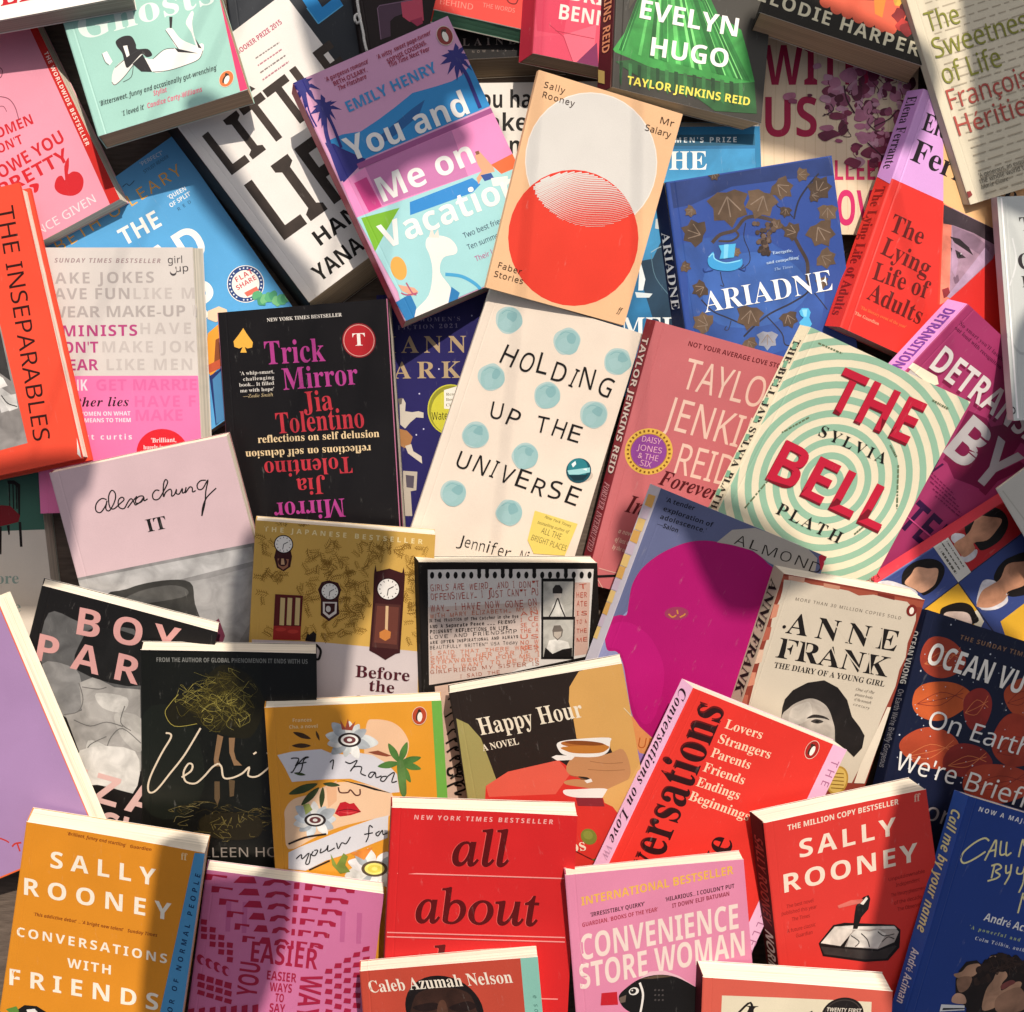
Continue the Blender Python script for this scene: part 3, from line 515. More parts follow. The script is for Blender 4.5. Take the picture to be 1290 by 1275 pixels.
book('paperback_book', 'sky blue paperback with golden author lettering and a round red badge', 'book', (-0.2243,0.0627,0.0006), (0.8188,0.5741,0,0,0,1),
     (-65.2,101.4,70.8,101.4,70.7,-98.1,-65.3,-98.1), (-2.7,-1.7), 9.6, '#5ba8df', mat='gloss', art=[
'author_name',('t','#f2b544',"BETH O'LEARY",-51.2,79.1,-2.9,111.9,9.09,'n'),'title',('t','#f7f5f0','THE',-7.7,54.4,-6.5,32.8,13.16,'b'),('t','#f7f5f0','ROAD',-46.9,16.8,-2.6,90.3,26.63,'b'),
('t','#f7f5f0','TRIP',-56.7,-23.6,-2.2,85,26.63,'b'),'blurb',('t','#dfeaf2',"'PERFECT'",37.8,96.5,-6.9,19.2,3.03,'n'),('t','#24466a','STYLIST READER',36.7,90.6,-2.2,22.3,2.42,'n'),
('t','#eef4f8',"'QUEEN",40.5,63.5,-6.4,15.2,3.33,'b'),('t','#eef4f8',"OF SPLIT'",38.1,57.8,-3.4,18.5,3.33,'b'),('t','#24466a','RED',41.6,52.4,-3,11.4,2.42,'n'),
'illustration',('L','#2b4d74',0.61,(169,919,207,922,220,898,271,907)),'badge',('c','#f6f2ec',51.3,-22.4,14.22,14.22,-35),('c','#28437e',51.3,-22.4,13.62,13.62,-35),
('c','#f3ede6',51.3,-22.4,10.59,10.59,-35),('t','#c9505a','FLAT',46.5,-17.6,-5.3,14.6,3.93,'b'),('t','#c9505a','SHARE',43.6,-22.9,-4.8,16.8,3.63,'b'),('p','#e2705f',(465,-272,572,-288,566,-328,467,-310)),
('c','#dfe6ee',61.2,-29.4,0.67,0.67,-35),('c','#dfe6ee',59.3,-31.5,0.67,0.67,-35),('c','#dfe6ee',56.8,-33.2,0.67,0.67,-35),('c','#dfe6ee',54.1,-34.2,0.67,0.67,-35),
('c','#dfe6ee',51.2,-34.5,0.67,0.67,-35),('c','#dfe6ee',48.3,-34.1,0.67,0.67,-35),('c','#dfe6ee',45.6,-33.1,0.67,0.67,-35),('c','#dfe6ee',43.2,-31.4,0.67,0.67,-35),
('c','#dfe6ee',39.9,-26.6,0.67,0.67,-35),('c','#dfe6ee',39.3,-23.8,0.67,0.67,-35),('c','#dfe6ee',39.3,-20.9,0.67,0.67,-35),('c','#dfe6ee',40,-18,0.67,0.67,-35),
('c','#dfe6ee',41.4,-15.5,0.67,0.67,-35),('c','#dfe6ee',43.3,-13.3,0.67,0.67,-35),('c','#dfe6ee',45.7,-11.6,0.67,0.67,-35),('c','#dfe6ee',48.5,-10.6,0.67,0.67,-35),
('c','#dfe6ee',54.3,-10.7,0.67,0.67,-35),('c','#dfe6ee',57,-11.7,0.67,0.67,-35),('c','#dfe6ee',59.4,-13.4,0.67,0.67,-35),('c','#dfe6ee',61.3,-15.6,0.67,0.67,-35),
('c','#dfe6ee',62.6,-18.2,0.67,0.67,-35),('c','#dfe6ee',63.3,-21,0.67,0.67,-35),('c','#dfe6ee',63.3,-24,0.67,0.67,-35),('c','#dfe6ee',62.6,-26.8,0.67,0.67,-35),
'illustration',('p','#eecfb0',(157,-226,247,-245,283,-299,258,-356,158,-330,122,-275)),('p','#f0a23a',(60,-365,171,-354,107,-487,5,-622,-108,-646,-106,-559)),
('p','#8a4b2c',(81,-439,135,-447,8,-639,-33,-581)),('p','#c65a3a',(-79,-563,28,-579,-14,-638,-104,-619)),('p','#24346e',(-118,-639,13,-642,-149,-957,-294,-974)),
('p','#4c86b8',(-112,-673,6,-652,-168,-974,-282,-968)),('b','#5fae7c',53.9,-34.6,3.63,30,9,0.25,1,1),('b','#4d9a72',53.9,-39.8,3.63,31,9,0.25,1,1),('b','#79bd84',57.1,-40.5,3.63,32,9,0.25,1,1),
('b','#5fae7c',60.3,-41.3,3.63,33,9,0.25,1,1),('b','#4d9a72',63.4,-42,3.63,34,9,0.25,1,1),('b','#79bd84',63.5,-47.2,3.63,35,9,0.25,1,1),('b','#5fae7c',66.6,-48,3.63,36,9,0.25,1,1),
('b','#4d9a72',69.8,-48.7,3.63,37,9,0.25,1,1),('b','#79bd84',73,-49.4,3.63,38,9,0.25,1,1),('b','#5fae7c',76.2,-50.2,3.63,39,9,0.25,1,1),('b','#4d9a72',76.2,-55.4,3.63,40,9,0.25,1,1),
('b','#79bd84',79.4,-56.1,3.63,41,9,0.25,1,1),])

book('paperback_book', 'tilted white paperback with giant slab letters cut from a dark photograph', 'book', (-0.1271,0.1569,0.0086), (0.7958,0.6049,-0.0285,0.061,-0.0332,0.9976),
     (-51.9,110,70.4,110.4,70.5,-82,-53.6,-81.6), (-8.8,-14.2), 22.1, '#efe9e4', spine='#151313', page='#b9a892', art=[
'picture_lettering',('t','#3a302b','LITTLE',-41.8,27.2,0.1,118.1,35.92,'x'),('t','#3a302b','LIFE',-40.2,-34.1,-1.1,92.1,50.23,'x'),('t','#3a302b','A',-17.7,68.2,-1.7,28.7,19.59,'x'),
'author_name',('t','#171412','HANYA',-21.1,-53.6,-0.7,63.3,11.75,'x'),('t','#171412','YANAGIHARA',-38,-74.8,-0.1,101.9,12.38,'x'),'blurb',('t','#b8506a','MAN BOOKER PRIZE 2015',5,94.8,-1.5,51,3.74,'b'),
('l','#8d8482',0.93,(245,849,271,848)),('l','#8d8482',0.93,(278,847,302,846)),('l','#8d8482',0.93,(308,846,326,845)),('l','#8d8482',0.93,(332,845,346,844)),
('l','#8d8482',0.93,(352,844,372,843)),('l','#8d8482',0.93,(378,842,395,841)),('l','#8d8482',0.93,(402,841,427,840)),('l','#8d8482',0.93,(433,839,448,839)),
('l','#8d8482',0.93,(454,838,457,838)),('l','#c08490',0.93,(227,797,239,797)),('l','#c08490',0.93,(245,796,273,795)),('l','#c08490',0.93,(279,795,305,794)),
('l','#c08490',0.93,(312,793,326,793)),('l','#c08490',0.93,(333,792,352,792)),('l','#c08490',0.93,(359,791,378,790)),('l','#c08490',0.93,(384,790,407,789)),
('l','#c08490',0.93,(414,789,440,788)),('l','#c08490',0.93,(447,787,447,787)),('l','#8d8482',0.93,(209,745,240,744)),('l','#8d8482',0.93,(247,744,278,743)),
('l','#8d8482',0.93,(285,742,295,742)),('l','#8d8482',0.93,(302,742,313,741)),('l','#8d8482',0.93,(320,741,348,740)),('l','#8d8482',0.93,(355,740,381,739)),
('l','#8d8482',0.93,(388,738,412,738)),('l','#8d8482',0.93,(419,737,435,737)),('l','#c08490',0.93,(191,693,206,693)),('l','#c08490',0.93,(214,692,236,692)),
('l','#c08490',0.93,(243,692,261,691)),('l','#c08490',0.93,(268,691,292,690)),('l','#c08490',0.93,(299,690,323,689)),('l','#c08490',0.93,(331,689,342,688)),
('l','#c08490',0.93,(349,688,358,688)),('l','#c08490',0.93,(366,688,395,687)),('l','#c08490',0.93,(402,687,418,686)),('l','#c08490',0.93,(425,686,428,686)),
])

book('paperback_book', 'pink paperback with hand drawn red lettering and a red edge strip', 'book', (-0.3581,0.1908,0.0064), (0.886,0.4637,0.0059,-0.0307,0.0461,0.9985),
     (-65.7,97.7,64.6,97.6,60.6,-93.8,-68.1,-93.9), (2.1,-1.9), 8.6, '#e596ab', art=[
'edge_strip',('p','#c7241f',(482,2698,765,2544,666,535,606,-940,521,-945,582,562,687,2494)),('t','#f4dcd4','THE WORLDWIDE BESTSELLER',59.3,33.7,-92.6,79.3,3.12,'b'),
'title',('t','#c8202a','WOMEN',-12,-6.7,-5.7,40.1,7.96,'x'),('t','#c8202a',"DON'T",-12.3,-18,-4.9,26.8,7.31,'x'),('t','#c8202a','OWE YOU',-13.1,-36.6,2.4,56.4,9.86,'x'),
('t','#c8202a','PRETTY',-18.3,-49.5,0.7,58.9,10.47,'x'),('P','#c8202a',(209,-606,252,-563,291,-566,299,-609,341,-511,399,-467,372,-527,340,-578,381,-578,421,-612,424,-676,375,-738,302,-744,233,-698,204,-651)),
('P','#c8202a',(46,-511,106,-533,78,-581,46,-581,57,-543,35,-526)),'author_name',('t','#f6d8dd','FLORENCE GIVEN',-35.2,-90.6,2.7,79.2,6.63,'n'),'illustration',
('L','#7d3f52',0.63,(112,221,188,162,209,80,191,-27)),('L','#7d3f52',0.63,(238,405,249,372,220,333,185,334)),('L','#7d3f52',0.47,(90,143,132,121,136,74)),
])

book('paperback_book', 'mint green paperback with a line drawn woman lying on her front', 'book', (-0.2424,0.2781,0.026), (0.9615,0.2691,0.0554,-0.1083,0.1859,0.9766),
     (-67.2,103.6,53.4,102.8,65.1,-95.9,-49.3,-96.7), (-0.5,-3.5), 14.4, '#9ecbc0', mat='gloss', page='#c9ab8e', art=[
'edge_strip',('p','#e23f70',(475,1262,537,1240,667,-225,656,-955,594,-957,604,-204)),'title',('t','#dcebe4','Ghosts',-47.8,-18.9,-1.8,104.6,21.09,'s'),
'illustration',('P','#e9e6e0',(-309,-586,-265,-482,-125,-418,-58,-400,-35,-442,-117,-496,-212,-575,-288,-615)),('P','#f3f0ea',(-42,-478,23,-507,119,-462,195,-475,272,-520,401,-503,400,-562,353,-617,241,-631,116,-630,3,-605)),
('P','#f3f0ea',(162,-315,210,-314,261,-424,383,-536,351,-570,224,-488,184,-377)),('P','#f3f0ea',(331,-353,323,-300,380,-233,391,-254,364,-330,362,-465,394,-535,360,-525,345,-400)),
('p','#f3f0ea',(-338,-344,-299,-336,-273,-429,-298,-451,-327,-412)),('P','#2d2a2c',(-216,-278,-157,-259,-97,-279,-76,-349,-75,-391,2,-416,25,-474,-18,-477,-50,-440,-114,-480,-176,-514,-187,-457,-190,-388,-217,-320)),
('p','#2d2a2c',(-133,-495,-43,-444,-2,-604,-81,-575)),('p','#2d2a2c',(198,-473,360,-572,215,-512)),('p','#2d2a2c',(361,-448,393,-543,369,-528)),('p','#f3f0ea',(-172,-335,-141,-339,-139,-422,-163,-431)),
('p','#2d2a2c',(210,-220,234,-228,210,-314,195,-309)),('L','#3b3a3c',0.47,(-338,-344,-327,-412,-306,-449)),('L','#3b3a3c',0.47,(-309,-586,-288,-615,-212,-575,-117,-496)),
('L','#3b3a3c',0.47,(3,-605,116,-630,241,-631,353,-617,397,-561)),('L','#3b3a3c',0.47,(23,-507,119,-462,195,-475)),('L','#3b3a3c',0.47,(162,-315,184,-377,224,-488)),
('L','#3b3a3c',0.47,(-262,-483,-125,-418,-43,-405)),('L','#3b3a3c',0.47,(-227,-612,-160,-592,-128,-510)),'blurb',('t','#2d3a3a',"'Bittersweet, funny and occasionally gut-wrenching'",-43,-74.3,0.2,90,3.93,'bi'),
('t','#d8607e','Stylist',-2.7,-78.9,0.2,10.3,3.92,'bi'),('t','#2d3a3a',"'I loved it'",-28.2,-87,0.4,16.9,3.91,'bi'),('t','#d8607e','Candice Carty-Williams',-9,-86.9,0,41.8,3.9,'bi'),
'logo',('c','#e9d9c6',51.8,-83,5.33,6.46,-33),('c','#d8743c',51.8,-83,5.03,6.09,-33),('c','#3a2a22',51.3,-82.5,1.71,4.02,-43),('c','#f4ece2',51.9,-83.9,1.81,3.41,-33),
('c','#3a2a22',52.4,-79.6,1.01,1.04,-33),])

book('paperback_book', 'white paperback with big red capitals at the upper left corner', 'book', (-0.3327,0.3593,0.0218), (0.9879,0.1314,0.0827,-0.0999,0.1308,0.9864),
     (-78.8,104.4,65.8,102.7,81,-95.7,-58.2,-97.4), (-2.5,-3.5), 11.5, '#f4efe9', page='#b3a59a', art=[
'title',('t','#c5222c','QUEENIE',-51.5,-86.7,2,100,26.49,'s'),'border',('p','#23181a',(-582,-968,811,-951,810,-963,-582,-980)),])

book('paperback_book', 'grey and hot pink paperback crowded with embossed capital words', 'book', (-0.2587,0.0014,0.0145), (0.9997,0.0171,-0.0195,0.0203,-0.0509,0.9985),
     (-69,99.7,54.5,97.9,57.8,-97.9,-65.5,-99.8), (5.6,0), 9.6, '#d8d0cb', mat='gloss', art=[
'lower_panel',('p','#ec7ab0',(-797,42,559,22,627,-1064,-836,-1036)),'blurb',('t','#a08a8c','SUNDAY TIMES BESTSELLER',-48.4,88.3,-1.2,78.9,3.36,'bi'),'title',
('t','#b3aaa7','MAKE JOKES',-60.5,72.6,-0.3,85.6,8.25,'x'),('t','#b3aaa7','HAVE FUN',-58.6,61,-0.6,65.1,8.26,'x'),('t','#c6bdb9','LIKE M',9.5,60.2,-0.5,45.5,8.27,'b'),
('t','#b3aaa7','WEAR MAKE-UP',-53.8,47.4,-0.4,101.6,8.28,'x'),('t','#c6bdb9','W',53.2,46.8,-0.9,3.4,8.29,'b'),('t','#b9447f','FEMINISTS',-59.6,33.2,-0.3,71,8.29,'x'),
('t','#b9447f',"DON'T",-52.4,20.8,-0.2,34.4,8.3,'x'),('t','#b9447f','WEAR',-52.9,7.8,-0.5,34.4,8.31,'x'),('t','#c6bdb9','HAVE',13.8,34.1,-0.5,37.8,8.3,'b'),
('t','#c6bdb9','MAKE JOK',-15,20.8,-0.7,69.2,8.31,'b'),('t','#c6bdb9','LIKE MEN',-12.3,7.5,-0.6,64.1,8.32,'b'),('t','#f5dde8','PINK',-48,-7.7,0.3,21.1,8.33,'x'),
('t','#e06ba4','GET MARRIE',-20.5,-7.7,-0.6,75.2,8.34,'b'),('t','#e06ba4','HAVE F',7.9,-20.6,-0.4,45.8,8.35,'b'),('t','#e06ba4','MAKE',8.2,-31,-0.5,35.3,8.36,'b'),
('t','#2a1520','and other lies',-62.2,-19.4,-0.3,65.6,6.8,'sj'),'blurb',('t','#f7e4ee','AMAZING WOMEN ON WHAT',-56.3,-26.4,-0.4,60.7,3.09,'b'),('t','#f7e4ee','THE F-WORD MEANS TO THEM',-58,-31.3,-0.5,62.5,3.1,'b'),
'author_name',('t','#f7e4ee','scarlett curtis',-55.4,-44.2,-0.7,60.4,4.03,'b'),'badge',('c','#d92430',27.5,-55.2,19.39,17.85,-1),('t','#f6dfe0',"'Brilliant,",19.4,-47.6,0.8,18.8,3.41,'s'),
('t','#f6dfe0','hugely important',13.4,-52.5,0.2,29.2,3.11,'s'),'logo',('t','#4a4548','girl',36,86.4,0.8,10.7,5.19,'n'),('t','#4a4548','up',41.6,79.9,2.8,9.5,5.19,'n'),
('c','#4a4548',39.7,79.6,2.44,2.44,-1),('c','#d8d0cb',39.8,80.9,2.29,2.29,-1),])

book('paperback_book', 'midnight blue paperback with bronze serif capitals and a piper figure', 'book', (-0.0103,-0.0335,0.0063), (0.9991,0.0422,0.0024,0,-0.0569,0.9984),
     (-54.8,101.1,58.9,101.1,56,-95.8,-59.2,-95.8), (-0.2,-2.6), 8.6, '#241f5c', art=[
'blurb',('t','#8d84a6',"THE WOMEN'S",-39.5,80.2,-1.1,47,3.09,'sr'),('t','#8d84a6','FICTION 2021',-39.8,74.6,-0.5,45.3,3.1,'sr'),'author_name',('t','#b39a78','HANNAH',-56.4,57.6,-1.9,103.1,12.41,'s'),
('t','#b39a78','BARKER',-61.6,38.3,-1.7,104.1,12.44,'s'),'badge',('c','#c9c33c',-2.4,12.4,17.74,19.3,-2),('c','#8f8c2c',-2.4,12.4,16.81,18.37,-2),('c','#cdc63f',-1.9,10.8,15.57,16.81,-2),
('p','#efeae0',(-69,275,49,305,57,117,-75,135)),('t','#7d765c','Read',-5.5,23.1,2.2,7.8,2.18,'s'),('t','#7d765c','Book',-5.7,19.1,2.2,7.8,2.18,'s'),('t','#7d765c','Club',-5.9,15,2.2,7.8,2.18,'s'),
('t','#24230f','Waterstones',-17.1,5.2,-0.1,30.2,5.94,'n'),'illustration',('p','#c9bfb2',(-410,199,-382,226,-364,189,-371,127,-317,117,-270,123,-232,110,-234,70,-288,77,-336,40,-377,-5,-412,27)),
('p','#6b625c',(-422,223,-387,229,-395,183,-414,176)),('p','#a9774a',(-424,-3,-363,-22,-323,-70,-344,-132,-384,-154,-430,-129)),('p','#cfc4b6',(-383,-138,-336,-125,-323,-180,-262,-222,-260,-277,-302,-244,-363,-194)),
('p','#b8ada0',(-408,-326,-299,-338,-313,-479,-357,-485,-353,-675,-416,-672)),('p','#554d5a',(-389,-358,-324,-369,-334,-463,-387,-453)),('c','#c9c6e6',16.4,82.8,0.62,0.62,-2),
('c','#c9c6e6',-25.7,25.5,0.62,0.62,-2),('c','#c9c6e6',-23.7,-1.4,0.62,0.62,-2),('c','#c9c6e6',-10.1,43.6,0.62,0.62,-2),('c','#c9c6e6',-29.4,-5.6,0.62,0.62,-2),
])

book('hardback_book', 'orange red hardback with black sideways capitals beside a grey photograph', 'book', (-0.3677,0.0282,0.0225), (0.9682,0.1966,0.1545,-0.15,-0.0375,0.988),
     (-72.5,107.7,64.6,106.7,69,-99.7,-70,-100.7), (2.2,-3.5), 12.5, '#ee5038', hard=1, page='#fbeedd', art=[
'photograph',('p','#8f8a88',(-607,566,174,231,273,91,297,-809,2,-824,-721,-808)),('p','#c9c6c4',(118,-307,266,-456,273,-541,141,-551)),('p','#d8d5d2',(154,-434,284,-436,279,-543,206,-552)),
('p','#2d2b2c',(-78,273,233,147,244,-153,80,-419,-247,-475)),('p','#3a3838',(152,134,264,52,267,-337,193,-262)),('p','#efeae6',(156,-255,210,-302,234,-366,155,-374)),
('L','#201e1f',0.76,(169,-425,206,-492,275,-530)),'title',('t','#30120e','THE INSEPARABLES',43.4,92.5,-92.8,173.4,13.18,'n'),'price_label',('p','#f4efe8',(701,-762,743,-758,690,-997,666,-963)),
])

book('paperback_book', 'black paperback with mirrored pink and red title and an orange spade', 'book', (-0.116,-0.0466,0.0169), (0.9926,0.0978,0.0722,-0.0606,-0.1165,0.9913),
     (-58.7,105.3,69.7,102.7,60,-98.1,-71.9,-100.7), (0.2,-2.3), 9.6, '#151214', mat='gloss', art=[
'border',('l','#b96f8e',0.77,(-565,1304,-553,1394,-507,1447,-459,1457,-196,1435)),('l','#b96f8e',0.76,(420,1416,639,1403,676,1392,697,1352,699,1262,576,-923)),
('l','#8d4a62',0.45,(728,1319,596,-925)),('l','#b96f8e',0.77,(-565,1307,-620,573,-711,-809)),'blurb',('t','#e9e2da','NEW YORK TIMES BESTSELLER',-22.3,94.9,-1.7,56.2,2.58,'s'),
'illustration',('p','#f2b64a',(-407,921,-389,881,-349,808,-360,771,-396,767,-415,781,-405,737,-454,742,-430,782,-458,773,-492,789,-493,830,-444,879)),'blurb',
('t','#d8d2cb',"'A whip-smart,",-47.6,57.4,-2.2,25.7,2.61,'s'),('t','#d8d2cb','challenging',-45.9,52.9,-1.9,23.4,2.61,'s'),('t','#d8d2cb','book... It filled',-49.5,48.9,-2.3,26.5,2.62,'s'),
('t','#d8d2cb',"me with hope'",-49.3,44.5,-2.2,25.7,2.62,'s'),('t','#c9b38a','—Zadie Smith',-47.5,40.3,-2.5,22.6,2.47,'si'),'badge',('c','#8a2026',44.4,74.3,12.53,12.83,-6),
('c','#d99a92',44.4,74.3,11.61,11.91,-6),('c','#b3252c',44.4,74.3,11,11.3,-6),('t','#f4ece6','T',39.5,70.8,-3,9.3,9.11,'sx'),'title',('t','#b3408c','Trick',-27.4,63.4,-2.2,45.2,17.1,'s'),
('t','#b3408c','Mirror',-16.4,43.2,-1,56.6,16.09,'s'),'author_name',('t','#bd3440','Jia',-3.1,24.8,0.8,22.3,15.39,'s'),('t','#bd3440','Tolentino',-25.6,11,-1.2,66.6,15.46,'s'),
'blurb',('t','#eccfa2','reflections on self delusion',-40.8,5.3,-2.4,92.1,5.59,'s'),('t','#eccfa2','reflections on self delusion',44,-4.1,177.7,95.4,5.61,'s'),
'author_name',('t','#bd3440','Tolentino',28.4,-11.5,178.2,66.7,12.19,'s'),('t','#bd3440','Jia',6.4,-25.1,178.4,21.9,12.55,'s'),'title',('t','#b3408c','Mirror',19.2,-42.5,178.7,54.2,13.88,'s'),
('t','#b3408c','Trick',10.1,-59.4,178.7,46.5,15.85,'s'),])

book('paperback_book', 'lilac pink paperback with palms, blue mountains and rounded white title', 'book', (-0.0324,0.1486,0.0396), (0.8929,0.4166,-0.1705,0.1961,-0.0191,0.9804),
     (-61.4,96.8,61.3,99.3,67.6,-91.5,-58.2,-89), (-2.3,-3.9), 11.5, '#dca2c6', mat='gloss', spine='#c23a56', page='#c4b3a2', art=[
'illustration',('p','#2f8fd0',(-570,506,-441,508,-309,478,-149,508,-2,544,149,587,322,566,450,555,539,568,650,628,664,285,62,287,-364,287,-575,192)),('p','#22609f',(-238,386,-31,445,103,486,213,509,124,422,-68,364,-175,344)),
('p','#2b2a7c',(-580,502,-522,470,-494,427,-357,284,-575,192,-576,318)),('p','#2b2a7c',(-480,721,-419,692,-370,668,-418,722)),('p','#2b2a7c',(-480,721,-464,673,-439,615,-443,687)),
('p','#2b2a7c',(-480,721,-492,668,-488,594,-463,670)),('p','#2b2a7c',(-480,721,-529,682,-559,602,-499,663)),('p','#2b2a7c',(-480,721,-528,709,-570,650,-511,685)),
('p','#2b2a7c',(-480,721,-531,752,-596,723,-535,715)),('p','#2b2a7c',(-480,721,-504,768,-556,764,-522,741)),('p','#2b2a7c',(-480,721,-482,790,-525,811,-514,767)),
('p','#2b2a7c',(-480,721,-447,788,-464,824,-487,782)),('p','#2b2a7c',(-480,721,-428,745,-410,756,-450,758)),('p','#2b2a7c',(-480,721,-415,730,-379,737,-433,753)),
('c','#2b2a7c',-48,72.1,4.66,4.66,-22),('p','#2b2a7c',(552,688,615,657,666,628,617,687)),('p','#2b2a7c',(552,688,582,629,621,565,605,651)),('p','#2b2a7c',(552,688,538,637,540,560,567,637)),
('p','#2b2a7c',(552,688,506,634,485,541,544,620)),('p','#2b2a7c',(552,688,492,676,439,609,511,646)),('p','#2b2a7c',(552,688,493,726,419,696,488,685)),('p','#2b2a7c',(552,688,519,751,452,751,495,715)),
('p','#2b2a7c',(552,688,554,753,512,771,521,733)),('p','#2b2a7c',(552,688,596,758,585,797,552,756)),('p','#2b2a7c',(552,688,622,728,646,756,588,745)),('p','#2b2a7c',(552,688,615,687,653,680,603,710)),
('c','#2b2a7c',55.2,68.8,5.37,5.37,-21),('p','#2b2a7c',(-558,924,-502,887,-452,853,-494,916)),('p','#2b2a7c',(-558,924,-547,858,-519,782,-516,873)),('p','#2b2a7c',(-558,924,-595,867,-609,778,-559,858)),
('p','#2b2a7c',(-558,924,-611,896,-652,822,-586,873)),('p','#2b2a7c',(-558,924,-617,956,-688,924,-620,916)),('p','#2b2a7c',(-558,924,-579,979,-632,979,-601,950)),
('p','#2b2a7c',(-558,924,-547,987,-579,1008,-580,971)),('p','#2b2a7c',(-558,924,-504,973,-497,1002,-539,980)),('p','#2b2a7c',(-558,924,-496,941,-468,950,-517,960)),
('c','#2b2a7c',-55.8,92.4,4.91,4.91,-22),('L','#2b2a7c',2.75,(547,677,568,557,567,444,564,301)),('L','#2b2a7c',2.91,(-492,694,-540,572,-565,393,-577,208)),
('L','#2b2a7c',2.6,(-561,909,-598,752,-595,626)),('L','#2b2a7c',2.04,(-478,673,-479,547,-487,424)),('p','#a4548e',(-433,278,657,271,658,228,-433,236)),
('p','#ee90c6',(-585,192,-388,233,660,233,714,-92,680,-168,-399,-77,-592,-72)),('p','#cc7db2',(-388,233,302,230,279,-116,-385,-64)),('p','#d8458f',(-507,160,-407,166,-392,-68,-494,-69)),  # mauve left part of the pink band: shade put into the print colour
('p','#a6d9dd',(-592,-72,-399,-77,692,-141,674,-907,-578,-884,-540,-674)),('p','#7cb72f',(-564,-87,-278,-128,-444,-247,-571,-345)),('p','#f26d3c',(470,-106,733,-89,717,-200,513,-197)),
('p','#2f8ad2',(-193,-120,302,-139,339,-206,261,-238,-229,-207)),('p','#e3a884',(386,2,431,15,443,-22,478,-125,475,-162,399,-150,352,-179,325,-200,330,-153,387,-120,380,-61)),
('p','#31539a',(367,-145,445,-160,451,-204,377,-197)),('p','#8a5a3c',(398,26,427,24,424,-1,399,0)),('p','#f1ece9',(429,-195,550,-229,525,-284,419,-255)),
('P','#f5eeea',(-508,-893,-470,-845,-343,-787,-250,-648,-219,-532,-216,-452,-177,-404,-109,-417,-34,-473,-10,-549,-38,-594,-135,-584,-199,-671,-175,-812,-235,-916,-384,-932,-459,-932)),
('p','#f4e2d8',(-171,-407,-119,-348,-130,-427)),('p','#f4e2d8',(-143,-419,-83,-379,-102,-439)),('c','#e9ab52',-46.5,-52.3,5.69,8.69,-8),('p','#e8a98e',(-519,-628,-419,-697,-403,-736,-457,-745,-510,-681)),
('p','#2e7cb8',(-585,-737,-465,-725,-463,-832,-508,-893,-572,-889)),('p','#2e7cb8',(-166,-800,-128,-865,-177,-917,-255,-924)),('L','#4aa6d6',2.44,(-170,-699,-65,-762,9,-860,27,-933)),
('L','#b65a78',1.05,(-523,-691,-488,-723,-413,-740)),('L','#b65a78',1.05,(-458,-639,-448,-725,-426,-750)),'author_name',('t','#3f93cf','EMILY HENRY',-33,63.2,2.1,71.5,7.82,'x'),
'title',('t','#f4f1ee','You and',-46.8,30.6,-0.7,94.8,17.22,'x'),('t','#f4f1ee','Me on',-36.6,-4.7,0.1,74.1,17.65,'x'),('t','#f4f1ee','Vacation',-49.6,-36.1,-1.7,109.1,17.81,'x'),
'blurb',('t','#2b3a5c','Two best friends.',6.7,-51.7,-1.4,38.3,3.9,'n'),('t','#2b3a5c','Ten summer trips.',6,-60.6,-1.7,38.2,3.9,'n'),('t','#c04a8f','Their last chance',7.8,-70.7,-0.7,37.3,3.91,'n'),
('t','#a5354f',"'A gorgeous romance'",-39.2,88.9,1.7,34,3.15,'bi'),('t','#a5354f',"BETH O'LEARY,",-35,84.1,1.4,26.1,3.16,'b'),('t','#a5354f','The Flatshare',-33.2,79.9,1.7,22.1,3.16,'bi'),
('t','#a5354f',"'A witty, sweet page-turner'",1.7,89.7,2.7,43.5,3.18,'bi'),('t','#a5354f','SOPHIE COUSENS,',7.2,84.4,3.8,31.9,3.18,'b'),('t','#a5354f','This Time Next Year',7.3,81.5,0.1,32.1,3.19,'bi'),
'logo',('c','#e9d9c6',53.5,87.2,5.95,7.08,-1),('c','#8f2f2c',53.5,87.2,5.62,6.68,-1),('c','#3a2a22',53,87.8,1.91,4.41,-11),('c','#f4ece2',53.5,86.4,2.02,3.74,-1),
('c','#3a2a22',54.9,90.5,1.12,1.14,-1),'sticky_tab',('p','#aab4bd',(-171,1023,-133,1037,-120,995,-166,991)),('p','#a3adb6',(-85,1047,-53,1056,-41,1009,-82,1006)),
('p','#d9d9a8',(652,789,671,802,668,675,641,662)),])

book('paperback_book', 'crimson pink paperback with faceted shapes and white capitals beside the green gown book', 'book', (0.106,0.3174,0.0212), (0.9804,-0.1423,-0.1365,0.1389,0.0066,0.9903),
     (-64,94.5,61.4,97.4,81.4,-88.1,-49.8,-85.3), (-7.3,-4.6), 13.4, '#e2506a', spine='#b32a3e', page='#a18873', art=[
'illustration',('p','#d83f5c',(-537,-463,-280,-413,-289,-677,-490,-684)),('p','#ee6a80',(-289,-677,-56,-556,-48,-724,-182,-881)),('p','#dc4a66',(-507,-733,-289,-677,-182,-881,-489,-856)),
('p','#7d2a58',(-182,-881,-34,-688,5,-877)),('l','#a8283f',0.46,(-406,-622,-287,-692,-182,-881)),('l','#a8283f',0.46,(-354,-659,-56,-664)),'title',('t','#f3e2da','BENNETT',-34.2,-56.7,1.4,61.8,11.05,'x'),
('t','#f3e2da','BRIT',-28,-41.3,0.7,34.5,11.06,'x'),])

